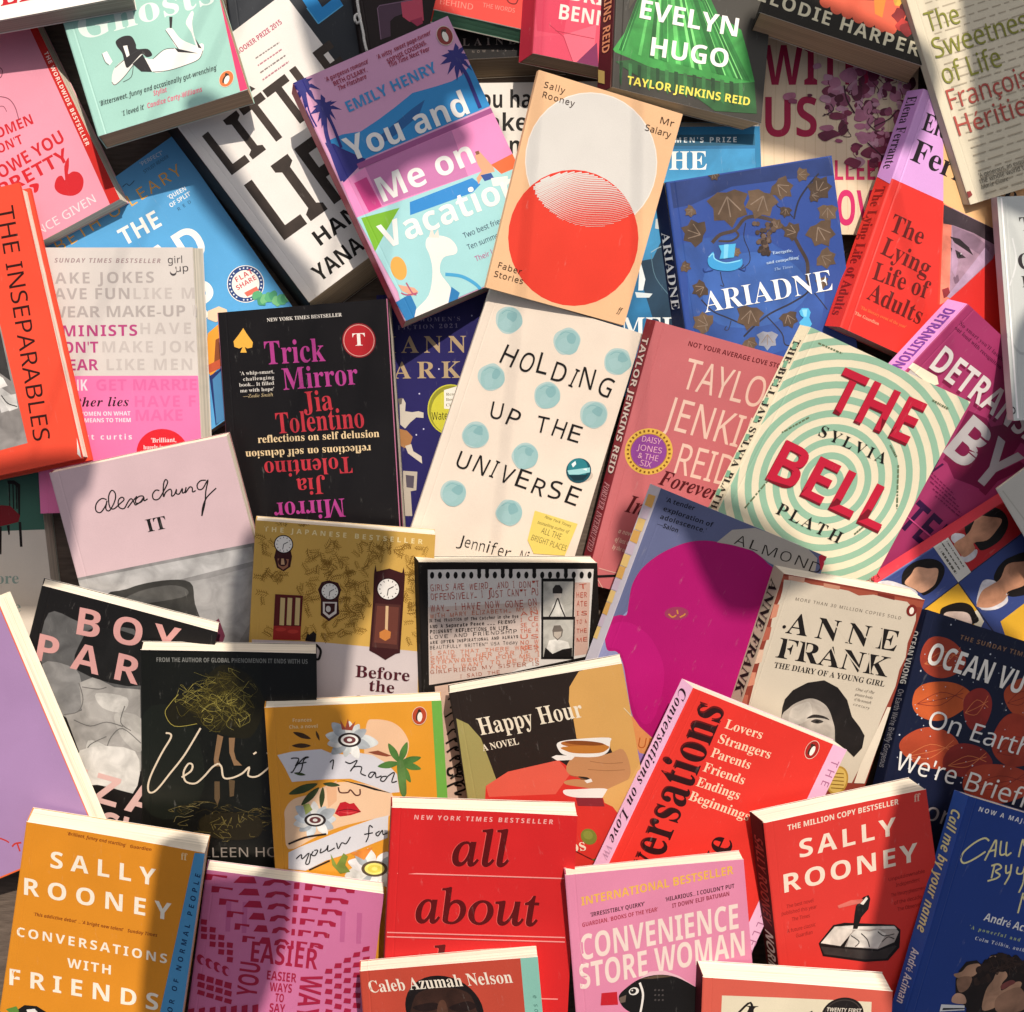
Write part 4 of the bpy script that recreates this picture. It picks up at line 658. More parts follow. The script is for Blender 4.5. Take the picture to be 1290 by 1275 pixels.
book('paperback_book', 'dark paperback showing a pleated emerald gown behind white capitals', 'book', (0.1574,0.2898,0.0284), (0.977,-0.165,-0.1349,0.1378,0.0067,0.9904),
     (-62.4,89.7,60.9,94.4,72.8,-88.8,-42.2,-84), (-7.3,-2.8), 11.5, '#37332d', mat='gloss', spine='#4c151b', page='#d3b591', art=[
'gown',('p','#3d9a47',(-455,-564,-397,-444,-323,-303,-302,-163,-291,148,-31,206,126,-70,249,-140,473,-229,547,-385,633,-593,522,-627,428,-640,171,-637,-49,-648,-177,-636,-308,-607,-437,-583)),
('p','#1f6a2e',(42,144,53,147,595,-597,567,-594)),('p','#63c867',(-235,83,-222,86,-241,-569,-265,-565)),('p','#2a7d38',(-281,73,-260,78,-370,-563,-404,-561)),
('p','#2f8a3d',(-11,133,10,137,436,-591,404,-588)),('p','#63c867',(-138,105,-118,109,63,-576,24,-575)),('p','#63c867',(-166,99,-146,103,-32,-575,-61,-572)),
('p','#2a7d38',(17,139,33,142,515,-595,490,-591)),('p','#63c867',(-285,72,-274,75,-385,-563,-416,-560)),('p','#2f8a3d',(-168,98,-150,102,-42,-576,-65,-572)),
('p','#7fdc7c',(20,140,39,144,540,-592,500,-591)),('p','#2f8a3d',(-26,129,-12,132,402,-587,361,-587)),('p','#2a7d38',(45,145,66,150,602,-597,573,-594)),
('p','#2f8a3d',(-34,128,-22,130,361,-590,335,-586)),('p','#2f8a3d',(-119,109,-100,113,108,-581,80,-577)),('p','#7fdc7c',(17,139,30,142,524,-593,488,-591)),
('p','#7fdc7c',(-98,114,-83,117,168,-583,143,-579)),('p','#2a7d38',(-180,96,-160,100,-69,-573,-102,-571)),('p','#7fdc7c',(-22,130,-9,133,412,-588,371,-587)),
('p','#2f8a3d',(-46,125,-30,129,331,-587,300,-585)),('p','#7fdc7c',(-78,118,-65,121,229,-585,204,-581)),('p','#2f8a3d',(-114,110,-94,114,131,-579,95,-578)),
('p','#1f6a2e',(-174,97,-154,101,-61,-576,-85,-571)),('p','#1f6a2e',(-32,128,-16,132,362,-591,341,-586)),('p','#1f6a2e',(-86,116,-68,120,202,-585,179,-580)),
('p','#2a7d38',(-201,91,-180,96,-143,-574,-164,-569)),('p','#1f6a2e',(22,140,32,142,533,-595,505,-592)),('p','#1f6a2e',(-206,90,-196,92,-141,-569,-181,-568)),
('p','#1f6a2e',(-285,72,-271,75,-392,-565,-414,-560)),('p','#2a7d38',(35,143,51,146,566,-598,545,-593)),('p','#2a7d38',(-87,116,-76,118,197,-585,177,-580)),
('p','#2f8a3d',(-173,97,-156,101,-46,-573,-82,-572)),('p','#7fdc7c',(-194,93,-184,95,-113,-573,-143,-569)),('p','#1f6a2e',(-25,130,-4,134,400,-588,364,-587)),
('p','#2a7d38',(9,137,24,141,492,-594,467,-590)),('p','#2c5f33',(-426,-650,-307,-613,-144,-645,173,-649,429,-646,630,-594,684,-824,369,-864,196,-783,-123,-771,-358,-681)),
('p','#1f4526',(-395,-643,-367,-645,-351,-818,-371,-791)),('p','#3a7a42',(-326,-642,-298,-643,-281,-817,-302,-790)),('p','#1f4526',(-257,-640,-229,-642,-210,-815,-233,-789)),
('p','#3a7a42',(-188,-638,-159,-640,-140,-814,-163,-788)),('p','#1f4526',(-118,-636,-90,-638,-69,-813,-94,-787)),('p','#3a7a42',(-49,-634,-20,-636,2,-812,-24,-786)),
('p','#1f4526',(21,-633,50,-634,73,-810,46,-785)),('p','#3a7a42',(91,-631,120,-633,144,-809,116,-784)),('p','#1f4526',(161,-629,190,-631,216,-808,186,-783)),
('p','#3a7a42',(231,-627,260,-629,287,-807,257,-782)),('p','#1f4526',(302,-625,331,-627,359,-805,327,-781)),('p','#3a7a42',(372,-624,402,-625,431,-804,398,-780)),
('p','#1f4526',(443,-622,473,-624,503,-803,469,-779)),('p','#3a7a42',(514,-620,544,-622,575,-801,540,-777)),('p','#5a5348',(-348,-173,-342,-17,-391,-105,-389,-258)),
'title',('t','#fbf8f2','EVELYN',-29.9,-29.7,0.8,74.6,13.8,'x'),('t','#fbf8f2','HUGO',-17.5,-55.4,2.3,58.8,13.76,'x'),'author_name',('t','#efe05a','TAYLOR JENKINS REID',-31.5,-79.8,1.3,93.5,6.11,'x'),
'spine_title',('t','#d7926a','TAYLOR JENKINS REID',51.2,-17,2.2,96,7.21,'b'),'spine_logo',('p','#b59a5a',(1576,-135,1609,-70,1705,-64,1672,-129)),])

book('paperback_book', 'black paperback with coral scalloped awning and cream spaced capitals', 'book', (0.3014,0.3283,0.018), (0.9571,-0.2436,-0.1567,0.1656,0.0163,0.9861),
     (-62,96.6,72.8,99,52.3,-85.4,-77.5,-83), (3.6,-6.8), 19.2, '#2c2822', page='#c2a283', art=[
'awning',('p','#ee6a4f',(-581,-205,746,-102,412,-608,347,-652,273,-627,196,-659,127,-652,72,-633,26,-654,-32,-621,-91,-652,-150,-615,-210,-642,-269,-605,-334,-609,-526,-567)),
('c','#ee6a4f',-30.2,-60.4,4.84,4.84,17),('c','#ee6a4f',-21.1,-62.6,4.86,4.86,17),('c','#ee6a4f',-12.1,-63.3,4.87,4.87,17),('c','#ee6a4f',-3.1,-64,4.89,4.89,17),
('c','#ee6a4f',5.8,-64.4,4.91,4.91,17),('c','#ee6a4f',15.2,-65.3,4.92,4.92,17),('c','#ee6a4f',22.7,-64.9,4.94,4.94,17),('p','#4b4440',(-363,-421,-1,-402,61,-486,-104,-529,-304,-529)),
('p','#f08a3c',(45,-451,142,-436,147,-594,85,-582)),'roses',('p','#e5b64a',(189,-422,280,-377,286,-471,219,-476)),('b','#5d1a20',31.8,-46.2,5.3,0,9,0.25,1,1),
('b','#8f2a2c',26.9,-54.1,5.28,1,9,0.25,1,1),('b','#3a1418',37.4,-55.6,5.3,2,9,0.25,1,1),('b','#c03a34',31.8,-60.5,5.29,3,9,0.25,1,1),('b','#5d1a20',37.6,-49.1,5.31,4,9,0.25,1,1),
('b','#8f2a2c',35.7,-62.5,5.29,5,9,0.25,1,1),'author_name',('t','#f2e7c6','ELODIE HARPER',-80.8,-74.9,-2.2,128.9,9.98,'x'),])

book('paperback_book', 'royal blue paperback with bronze vine leaves and white serif title', 'book', (0.2134,0.0611,0.021), (0.9865,0.1638,0.008,-0.008,-0.0003,1),
     (-51.9,96.3,72.1,95.3,66.5,-96.9,-57.2,-97.9), (-7.4,0.8), 10.6, '#2f4c98', mat='gloss', spine='#182044', art=[
'sea',('P','#32549c',(-482,488,31,471,276,307,509,78,390,-310,-118,-430,-482,-165,-469,241)),('P','#3b62ac',(-266,316,91,338,337,188,381,-37,82,-205,-301,-141,-381,117)),
('p','#253a74',(-487,952,707,943,711,806,363,837,-42,850,-354,766,-491,762)),'vine',('L','#4b3d38',2.68,(-249,463,-179,513,-68,528,11,596,94,603,208,557,291,482,348,418,386,316,421,201,399,69)),
('L','#2a2b3e',1.34,(608,837,513,757,429,662,375,536)),('L','#2a2b3e',0.8,(370,550,326,612,271,648,269,676)),('L','#2a2b3e',1.34,(399,69,392,-11,267,-72,95,-125,-24,-187,-132,-264)),
('L','#2a2b3e',1.07,(-397,59,-325,-41,-227,-105,-117,-178)),('L','#2a2b3e',0.94,(64,-147,150,-284,162,-374,255,-390)),('L','#2a2b3e',0.8,(436,-32,478,-107,509,-167)),
('L','#2a2b3e',0.67,(20,568,-11,464,11,351,-2,272,-77,230,-44,265)),('L','#2a2b3e',0.67,(-224,241,-222,173,-215,131,-241,142)),('L','#2a2b3e',0.67,(-204,-130,-235,-193,-262,-188,-244,-164)),
('L','#4b3d38',1.61,(-200,468,-108,453,-48,484,-68,528)),('p','#5f4b3b',(-84,547,-134,612,-209,622,-200,710,-241,775,-150,825,-86,813,-22,826,69,778,29,712,41,625,-35,613)),
('l','#8a7768',0.96,(-86,781,-84,628)),('l','#8a7768',0.96,(-86,781,-170,662)),('l','#8a7768',0.96,(-86,781,0,664)),('p','#4f3e32',(-460,613,-406,620,-375,661,-327,626,-277,628,-278,559,-306,526,-320,484,-378,448,-403,492,-457,515,-439,563)),
('l','#8a7768',0.64,(-325,536,-413,586)),('l','#8a7768',0.64,(-325,536,-365,624)),('l','#8a7768',0.64,(-325,536,-421,525)),('p','#6b5644',(89,581,81,645,33,682,74,739,71,799,153,798,193,764,241,748,285,678,232,649,205,585,149,607)),
('l','#8a7768',0.76,(180,742,121,637)),('l','#8a7768',0.76,(180,742,76,694)),('l','#8a7768',0.76,(180,742,193,628)),('p','#5f4b3b',(385,702,338,712,300,689,272,731,229,745,251,801,284,820,308,850,367,863,373,819,411,783,382,750)),
('l','#8a7768',0.56,(296,806,354,738)),('l','#8a7768',0.56,(296,806,303,721)),('l','#8a7768',0.56,(296,806,378,786)),('p','#4f3e32',(662,808,660,761,690,728,653,692,648,648,588,659,564,689,531,707,508,763,550,777,578,820,616,797)),
('l','#8a7768',0.56,(576,703,632,772)),('l','#8a7768',0.56,(576,703,658,724)),('l','#8a7768',0.56,(576,703,581,788)),('p','#6b5644',(613,462,594,498,558,510,570,552,556,587,604,604,635,593,667,593,708,562,683,533,681,489,643,490)),
('l','#8a7768',0.48,(632,577,620,501)),('l','#8a7768',0.48,(632,577,581,526)),('l','#8a7768',0.48,(632,577,665,512)),('p','#5f4b3b',(596,292,547,323,494,311,479,372,437,405,485,460,530,468,570,492,642,482,631,429,660,373,613,347)),
('l','#8a7768',0.68,(538,447,576,345)),('l','#8a7768',0.68,(538,447,511,347)),('l','#8a7768',0.68,(538,447,624,390)),('p','#4f3e32',(279,488,316,493,337,521,370,497,405,499,404,451,385,428,375,400,335,375,318,406,281,421,294,454)),
('l','#8a7768',0.44,(372,436,311,470)),('l','#8a7768',0.44,(372,436,344,496)),('l','#8a7768',0.44,(372,436,306,428)),('p','#6b5644',(626,155,584,157,555,130,523,163,484,168,495,221,521,242,537,272,586,292,599,255,637,230,617,196)),
('l','#8a7768',0.5,(533,232,594,182)),('l','#8a7768',0.5,(533,232,552,159)),('l','#8a7768',0.5,(533,232,608,227)),('p','#5f4b3b',(-101,-226,-118,-174,-163,-151,-137,-98,-148,-48,-80,-38,-42,-59,0,-66,47,-117,7,-149,-6,-206,-56,-196)),
('l','#8a7768',0.64,(-50,-80,-83,-176)),('l','#8a7768',0.64,(-50,-80,-129,-135)),('l','#8a7768',0.64,(-50,-80,-22,-172)),('p','#4f3e32',(-458,113,-439,143,-446,176,-409,185,-389,211,-355,182,-350,154,-335,129,-341,85,-374,92,-408,74,-424,103)),
('l','#8a7768',0.42,(-363,149,-425,126)),('l','#8a7768',0.42,(-363,149,-424,166)),('l','#8a7768',0.42,(-363,149,-398,96)),('p','#6b5644',(-479,-55,-434,-57,-403,-28,-369,-64,-328,-69,-339,-125,-366,-148,-384,-179,-436,-201,-450,-161,-491,-135,-469,-99)),
('l','#8a7768',0.53,(-380,-137,-445,-83)),('l','#8a7768',0.53,(-380,-137,-400,-59)),('l','#8a7768',0.53,(-380,-137,-460,-132)),('p','#8d8f9c',(23,-395,4,-358,-34,-346,-21,-302,-37,-266,14,-248,46,-260,79,-259,122,-292,95,-322,93,-367,54,-366)),
('l','#8a7768',0.5,(43,-276,30,-354)),('l','#8a7768',0.5,(43,-276,-10,-329)),('l','#8a7768',0.5,(43,-276,76,-344)),('p','#4f3e32',(233,-263,205,-238,170,-239,168,-199,144,-173,181,-143,211,-143,239,-133,284,-147,271,-180,283,-218,250,-230)),
('l','#8a7768',0.44,(214,-158,226,-227)),('l','#8a7768',0.44,(214,-158,185,-218)),('l','#8a7768',0.44,(214,-158,262,-204)),('p','#6b5644',(544,841,519,827,510,802,481,810,456,800,445,834,452,856,452,879,474,907,494,890,525,888,524,861)),
('l','#8a7768',0.34,(463,854,516,845)),('l','#8a7768',0.34,(463,854,499,818)),('l','#8a7768',0.34,(463,854,509,877)),('p','#5f4b3b',(-432,297,-455,294,-469,277,-489,291,-510,290,-510,320,-498,334,-492,351,-467,367,-457,348,-434,338,-442,318)),
('l','#8a7768',0.27,(-490,329,-452,308)),('l','#8a7768',0.27,(-490,329,-473,292)),('l','#8a7768',0.27,(-490,329,-449,334)),('p','#4f3e32',(306,555,299,578,278,589,290,613,285,635,316,640,332,630,352,627,373,604,355,590,349,564,326,568)),
('l','#8a7768',0.29,(329,621,314,578)),('l','#8a7768',0.29,(329,621,293,596)),('l','#8a7768',0.29,(329,621,342,579)),('p','#6b5644',(-47,352,-66,346,-75,329,-95,339,-114,335,-118,360,-109,374,-107,391,-88,408,-76,393,-54,388,-58,369)),
('l','#8a7768',0.24,(-102,372,-66,359)),('l','#8a7768',0.24,(-102,372,-81,342)),('l','#8a7768',0.24,(-102,372,-67,382)),('p','#5f4b3b',(228,570,248,551,274,552,276,523,293,504,266,483,244,483,224,475,191,485,200,509,192,537,216,545)),
('l','#8a7768',0.32,(242,493,233,543)),('l','#8a7768',0.32,(242,493,263,537)),('l','#8a7768',0.32,(242,493,207,526)),('p','#4f3e32',(605,662,579,654,567,631,541,644,516,639,511,673,521,692,525,713,550,736,566,716,595,710,590,685)),
('l','#8a7768',0.32,(532,688,580,671)),('l','#8a7768',0.32,(532,688,559,648)),('l','#8a7768',0.32,(532,688,578,702)),('p','#6b5644',(-73,-380,-98,-364,-125,-370,-133,-338,-155,-321,-130,-293,-107,-288,-86,-276,-49,-281,-54,-309,-39,-337,-64,-351)),
('l','#8a7768',0.35,(-103,-300,-83,-352)),('l','#8a7768',0.35,(-103,-300,-117,-351)),('l','#8a7768',0.35,(-103,-300,-58,-329)),('p','#5f4b3b',(505,-12,489,8,465,11,468,39,455,60,484,76,504,72,524,76,553,61,541,40,544,12,521,9)),
('l','#8a7768',0.31,(504,62,505,13)),('l','#8a7768',0.31,(504,62,478,24)),('l','#8a7768',0.31,(504,62,532,25)),('p','#4f3e32',(-138,912,-158,924,-179,919,-185,944,-202,957,-183,979,-165,982,-149,992,-120,988,-124,967,-113,944,-132,934)),
('l','#8a7768',0.27,(-162,974,-146,933)),('l','#8a7768',0.27,(-162,974,-173,934)),('l','#8a7768',0.27,(-162,974,-127,951)),('p','#6b5644',(-413,696,-404,719,-412,740,-388,751,-378,771,-351,755,-344,737,-332,722,-330,691,-353,691,-374,675,-389,693)),
('l','#8a7768',0.29,(-353,732,-392,708)),('l','#8a7768',0.29,(-353,732,-396,736)),('l','#8a7768',0.29,(-353,732,-370,692)),('c','#4a3a32',15.2,48.9,1.74,1.74,-9),
('c','#5c4940',12.3,40.7,1.74,1.74,-9),('c','#6d594d',21.8,53.1,1.74,1.74,-9),('c','#3a2d28',21.6,47.9,1.74,1.74,-9),('c','#4a3a32',12.8,35,1.74,1.74,-9),
('c','#5c4940',17.6,50.6,1.74,1.74,-9),('c','#6d594d',16.2,41.9,1.74,1.74,-9),('c','#3a2d28',20,52.2,1.74,1.74,-9),('c','#4a3a32',9.4,48.4,1.74,1.74,-9),
('c','#5c4940',17,43,1.74,1.74,-9),('c','#6d594d',14.3,37.7,1.74,1.74,-9),('c','#3a2d28',14.4,35.6,1.74,1.74,-9),('c','#4a3a32',8.9,34.7,1.74,1.74,-9),
('c','#5c4940',21.4,48.4,1.74,1.74,-9),('c','#6d594d',11.8,40.2,1.74,1.74,-9),('c','#3a2d28',12.7,45.8,1.74,1.74,-9),('c','#4a3a32',17,40.4,1.74,1.74,-9),
('c','#5c4940',15.2,32.5,1.74,1.74,-9),('c','#6d594d',12.5,39,1.74,1.74,-9),('c','#3a2d28',12.2,32.1,1.74,1.74,-9),('c','#4a3a32',12.7,38,1.74,1.74,-9),
('c','#5c4940',10,41.8,1.74,1.74,-9),('c','#6d594d',11,34.9,1.74,1.74,-9),('c','#3a2d28',10.1,36.4,1.74,1.74,-9),('c','#4a3a32',18.7,47,1.74,1.74,-9),('c','#5c4940',17.5,53.1,1.74,1.74,-9),
('c','#6d594d',13.6,37.7,1.74,1.74,-9),('c','#3a2d28',14.7,31.3,1.74,1.74,-9),('c','#4a3a32',9.4,48.2,1.74,1.74,-9),('c','#5c4940',10.5,54.6,1.74,1.74,-9),
('c','#6d594d',8.9,41.1,1.74,1.74,-9),('c','#3a2d28',14.2,34.1,1.74,1.74,-9),('c','#4a3a32',11.4,33.9,1.74,1.74,-9),('c','#5c4940',15.1,42.2,1.74,1.74,-9),
('c','#6d594d',15.9,41.1,1.74,1.74,-9),('c','#3a2d28',13.7,42.7,1.74,1.74,-9),('c','#4a3a32',12.8,49.3,1.74,1.74,-9),('c','#5c4940',12.3,42.6,1.74,1.74,-9),
('c','#6d594d',13.5,45,1.74,1.74,-9),('c','#3a2d28',12.2,40.4,1.74,1.74,-9),('c','#4a3a32',13.6,39.9,1.74,1.74,-9),('c','#5c4940',17.3,45.8,1.74,1.74,-9),
('c','#6d594d',8.1,55.2,1.74,1.74,-9),('c','#3a2d28',11.1,32.3,1.74,1.74,-9),'ship',('P','#3f9fdb',(-301,349,-253,396,-247,347,-187,303,-78,305,-50,307,-66,255,-144,234,-248,259,-297,294)),
('p','#4fb4e6',(-206,435,-78,428,-108,330,-215,335,-193,386)),('p','#7fd0f2',(-165,435,-131,432,-155,332,-185,332)),('L','#8ad6f4',0.8,(-293,361,-255,382,-249,340,-174,298,-65,299)),
('L','#26408a',0.67,(-345,289,-337,260,-275,263)),('L','#26408a',0.67,(-88,245,-45,218,-33,250)),'title',('t','#f7f8fa','ARIADNE',-38.6,-4.1,0.7,96.2,15.03,'sr'),
'blurb',('t','#bcd4f4',"'Energetic,",17.3,30.4,-1.9,15.3,2.15,'s'),('t','#bcd4f4',"and compelling'",12.2,23.8,0.6,24.5,2.15,'s'),('t','#a9c4ec','The Times',17.1,18.2,0,13.8,2.01,'si'),
'figure',('p','#4fb4e6',(302,-146,326,-125,372,-133,384,-166,367,-204,379,-254,337,-301,298,-376,258,-370,291,-294,289,-225,327,-198,307,-177)),('p','#8ad6f4',(324,-136,364,-140,348,-194,329,-189)),
'spine_title',('t','#eef0f5','ARIADNE',36.3,-3.9,1.7,58.3,8.72,'sr'),])

book('paperback_book', 'cream paperback dotted with pale teal discs and thin hand lettered title', 'book', (0.0405,-0.0473,0.0231), (0.9511,-0.2765,-0.1375,0.1053,-0.1283,0.9861),
     (-58.9,105.4,58.8,105.2,61.5,-100.2,-63.9,-100.4), (0.6,-2.5), 10.6, '#ecdccc', art=[
'dot#0',('b','#b4cccb',-39.1,86.6,9.82,0,11,0.06,1,1),('b','#9bc0c1',-38.6,86.3,9.01,20,11,0.08,1,1),('b','#a0c3c5',-40.1,83.9,4.68,40,7,0.35,1,1),('b','#86b1b5',-37,89.6,3.51,60,7,0.4,1,1),
('L','#78a9af',0.41,(-455,895,-423,929,-362,929)),'dot#1',('b','#b4cccb',6.8,83.8,9.96,1,11,0.06,1,1),('b','#9bc0c1',7.3,83.4,9.13,21,11,0.08,1,1),('b','#a0c3c5',5.8,81,4.74,41,7,0.35,1,1),
('b','#86b1b5',9,86.8,3.56,61,7,0.4,1,1),('L','#78a9af',0.41,(3,867,36,901,98,901)),'dot#2',('b','#b4cccb',47.4,80.3,10.08,2,11,0.06,1,1),('b','#9bc0c1',47.9,80,9.24,22,11,0.08,1,1),
('b','#a0c3c5',46.4,77.6,4.8,42,7,0.35,1,1),('b','#86b1b5',49.5,83.4,3.6,62,7,0.4,1,1),('L','#78a9af',0.42,(407,833,440,867,503,867)),'dot#3',('b','#b4cccb',-39,42.9,9.86,3,11,0.06,1,1),
('b','#9bc0c1',-38.6,42.5,9.04,23,11,0.08,1,1),('b','#a0c3c5',-40,40.1,4.69,43,7,0.35,1,1),('b','#86b1b5',-36.9,45.9,3.52,63,7,0.4,1,1),('L','#78a9af',0.41,(-455,459,-422,492,-361,492)),
'dot#4',('b','#b4cccb',4.7,41.4,9.98,4,11,0.06,1,1),('b','#9bc0c1',5.2,41.1,9.15,24,11,0.08,1,1),('b','#a0c3c5',3.7,38.7,4.75,44,7,0.35,1,1),('b','#86b1b5',6.8,44.5,3.57,64,7,0.4,1,1),
('L','#78a9af',0.42,(-19,444,14,479,76,478)),'dot#5',('b','#b4cccb',42.3,37.4,10.1,5,11,0.06,1,1),('b','#9bc0c1',42.8,37,9.26,25,11,0.08,1,1),('b','#a0c3c5',41.3,34.6,4.81,45,7,0.35,1,1),
('b','#86b1b5',44.5,40.5,3.61,65,7,0.4,1,1),('L','#78a9af',0.42,(357,404,390,439,453,438)),'dot#6',('b','#b4cccb',-37.7,-1.6,9.89,6,11,0.06,1,1),('b','#9bc0c1',-37.2,-1.9,9.07,26,11,0.08,1,1),
('b','#a0c3c5',-38.7,-4.3,4.71,46,7,0.35,1,1),('b','#86b1b5',-35.6,1.5,3.53,66,7,0.4,1,1),('L','#78a9af',0.41,(-442,15,-409,49,-347,48)),'dot#7',('b','#b4cccb',2.2,-6.4,10.01,7,11,0.06,1,1),
('b','#9bc0c1',2.7,-6.7,9.18,27,11,0.08,1,1),('b','#a0c3c5',1.2,-9.2,4.77,47,7,0.35,1,1),('b','#86b1b5',4.4,-3.3,3.58,67,7,0.4,1,1),('L','#78a9af',0.42,(-44,-33,-11,2,52,1)),
'dot#8',('b','#b4cccb',-40.9,-47.8,9.92,8,11,0.06,1,1),('b','#9bc0c1',-40.4,-48.1,9.09,28,11,0.08,1,1),('b','#a0c3c5',-41.9,-50.5,4.72,48,7,0.35,1,1),('b','#86b1b5',-38.7,-44.7,3.54,68,7,0.4,1,1),
('L','#78a9af',0.41,(-474,-446,-441,-412,-379,-413)),'dot#9',('b','#b4cccb',3.5,-50.5,10.05,9,11,0.06,1,1),('b','#9bc0c1',3.9,-50.9,9.22,29,11,0.08,1,1),
('b','#a0c3c5',2.4,-53.3,4.79,49,7,0.35,1,1),('b','#86b1b5',5.6,-47.4,3.59,69,7,0.4,1,1),('L','#78a9af',0.42,(-32,-473,2,-439,65,-440)),'marble',('c','#cdbfae',46.4,-9,9.66,4.83,16),
('c','#184f5c',44.2,-5.8,9.41,9.41,16),('c','#2b7f8a',43,-4.3,7.54,7.54,16),('p','#9fd4d8',(360,-81,516,-12,527,-47,451,-87,381,-107)),('p','#12343f',(383,-112,521,-67,499,-118,431,-143)),
('p','#eef6f6',(375,-27,396,4,409,-17,394,-47)),('p','#eef6f6',(467,-39,494,-25,500,-42)),'title',('h','#191717','HOLDING',-36.9,55.7,-2.3,85.8,14.64,'n',4,1.0),
('h','#191717','UP THE',-31.7,13.1,0.4,69.1,12.42,'n',6,1.0),('h','#191717','UNIVERSE',-45.7,-28,-2.7,95.9,13.12,'n',9,1.0),'author_name',('h','#191717','Jennifer Niven',-27.2,-84.7,0.4,72.1,8.49,'l',3,0.5),
'sticker',('p','#e9d06c',(216,-439,557,-447,536,-706,305,-756,229,-668)),('t','#3a3322','New York Times',30.3,-47.3,-4.3,21.1,2.18,'i'),('t','#3a3322','bestselling author of',26.3,-52.8,-1.5,25.1,2.19,'i'),
('t','#3a3322','ALL THE',30.8,-59.1,-3.3,15.9,4.69,'l'),('t','#3a3322','BRIGHT PLACES',25.3,-66.2,-2.4,27.8,4.39,'l'),])

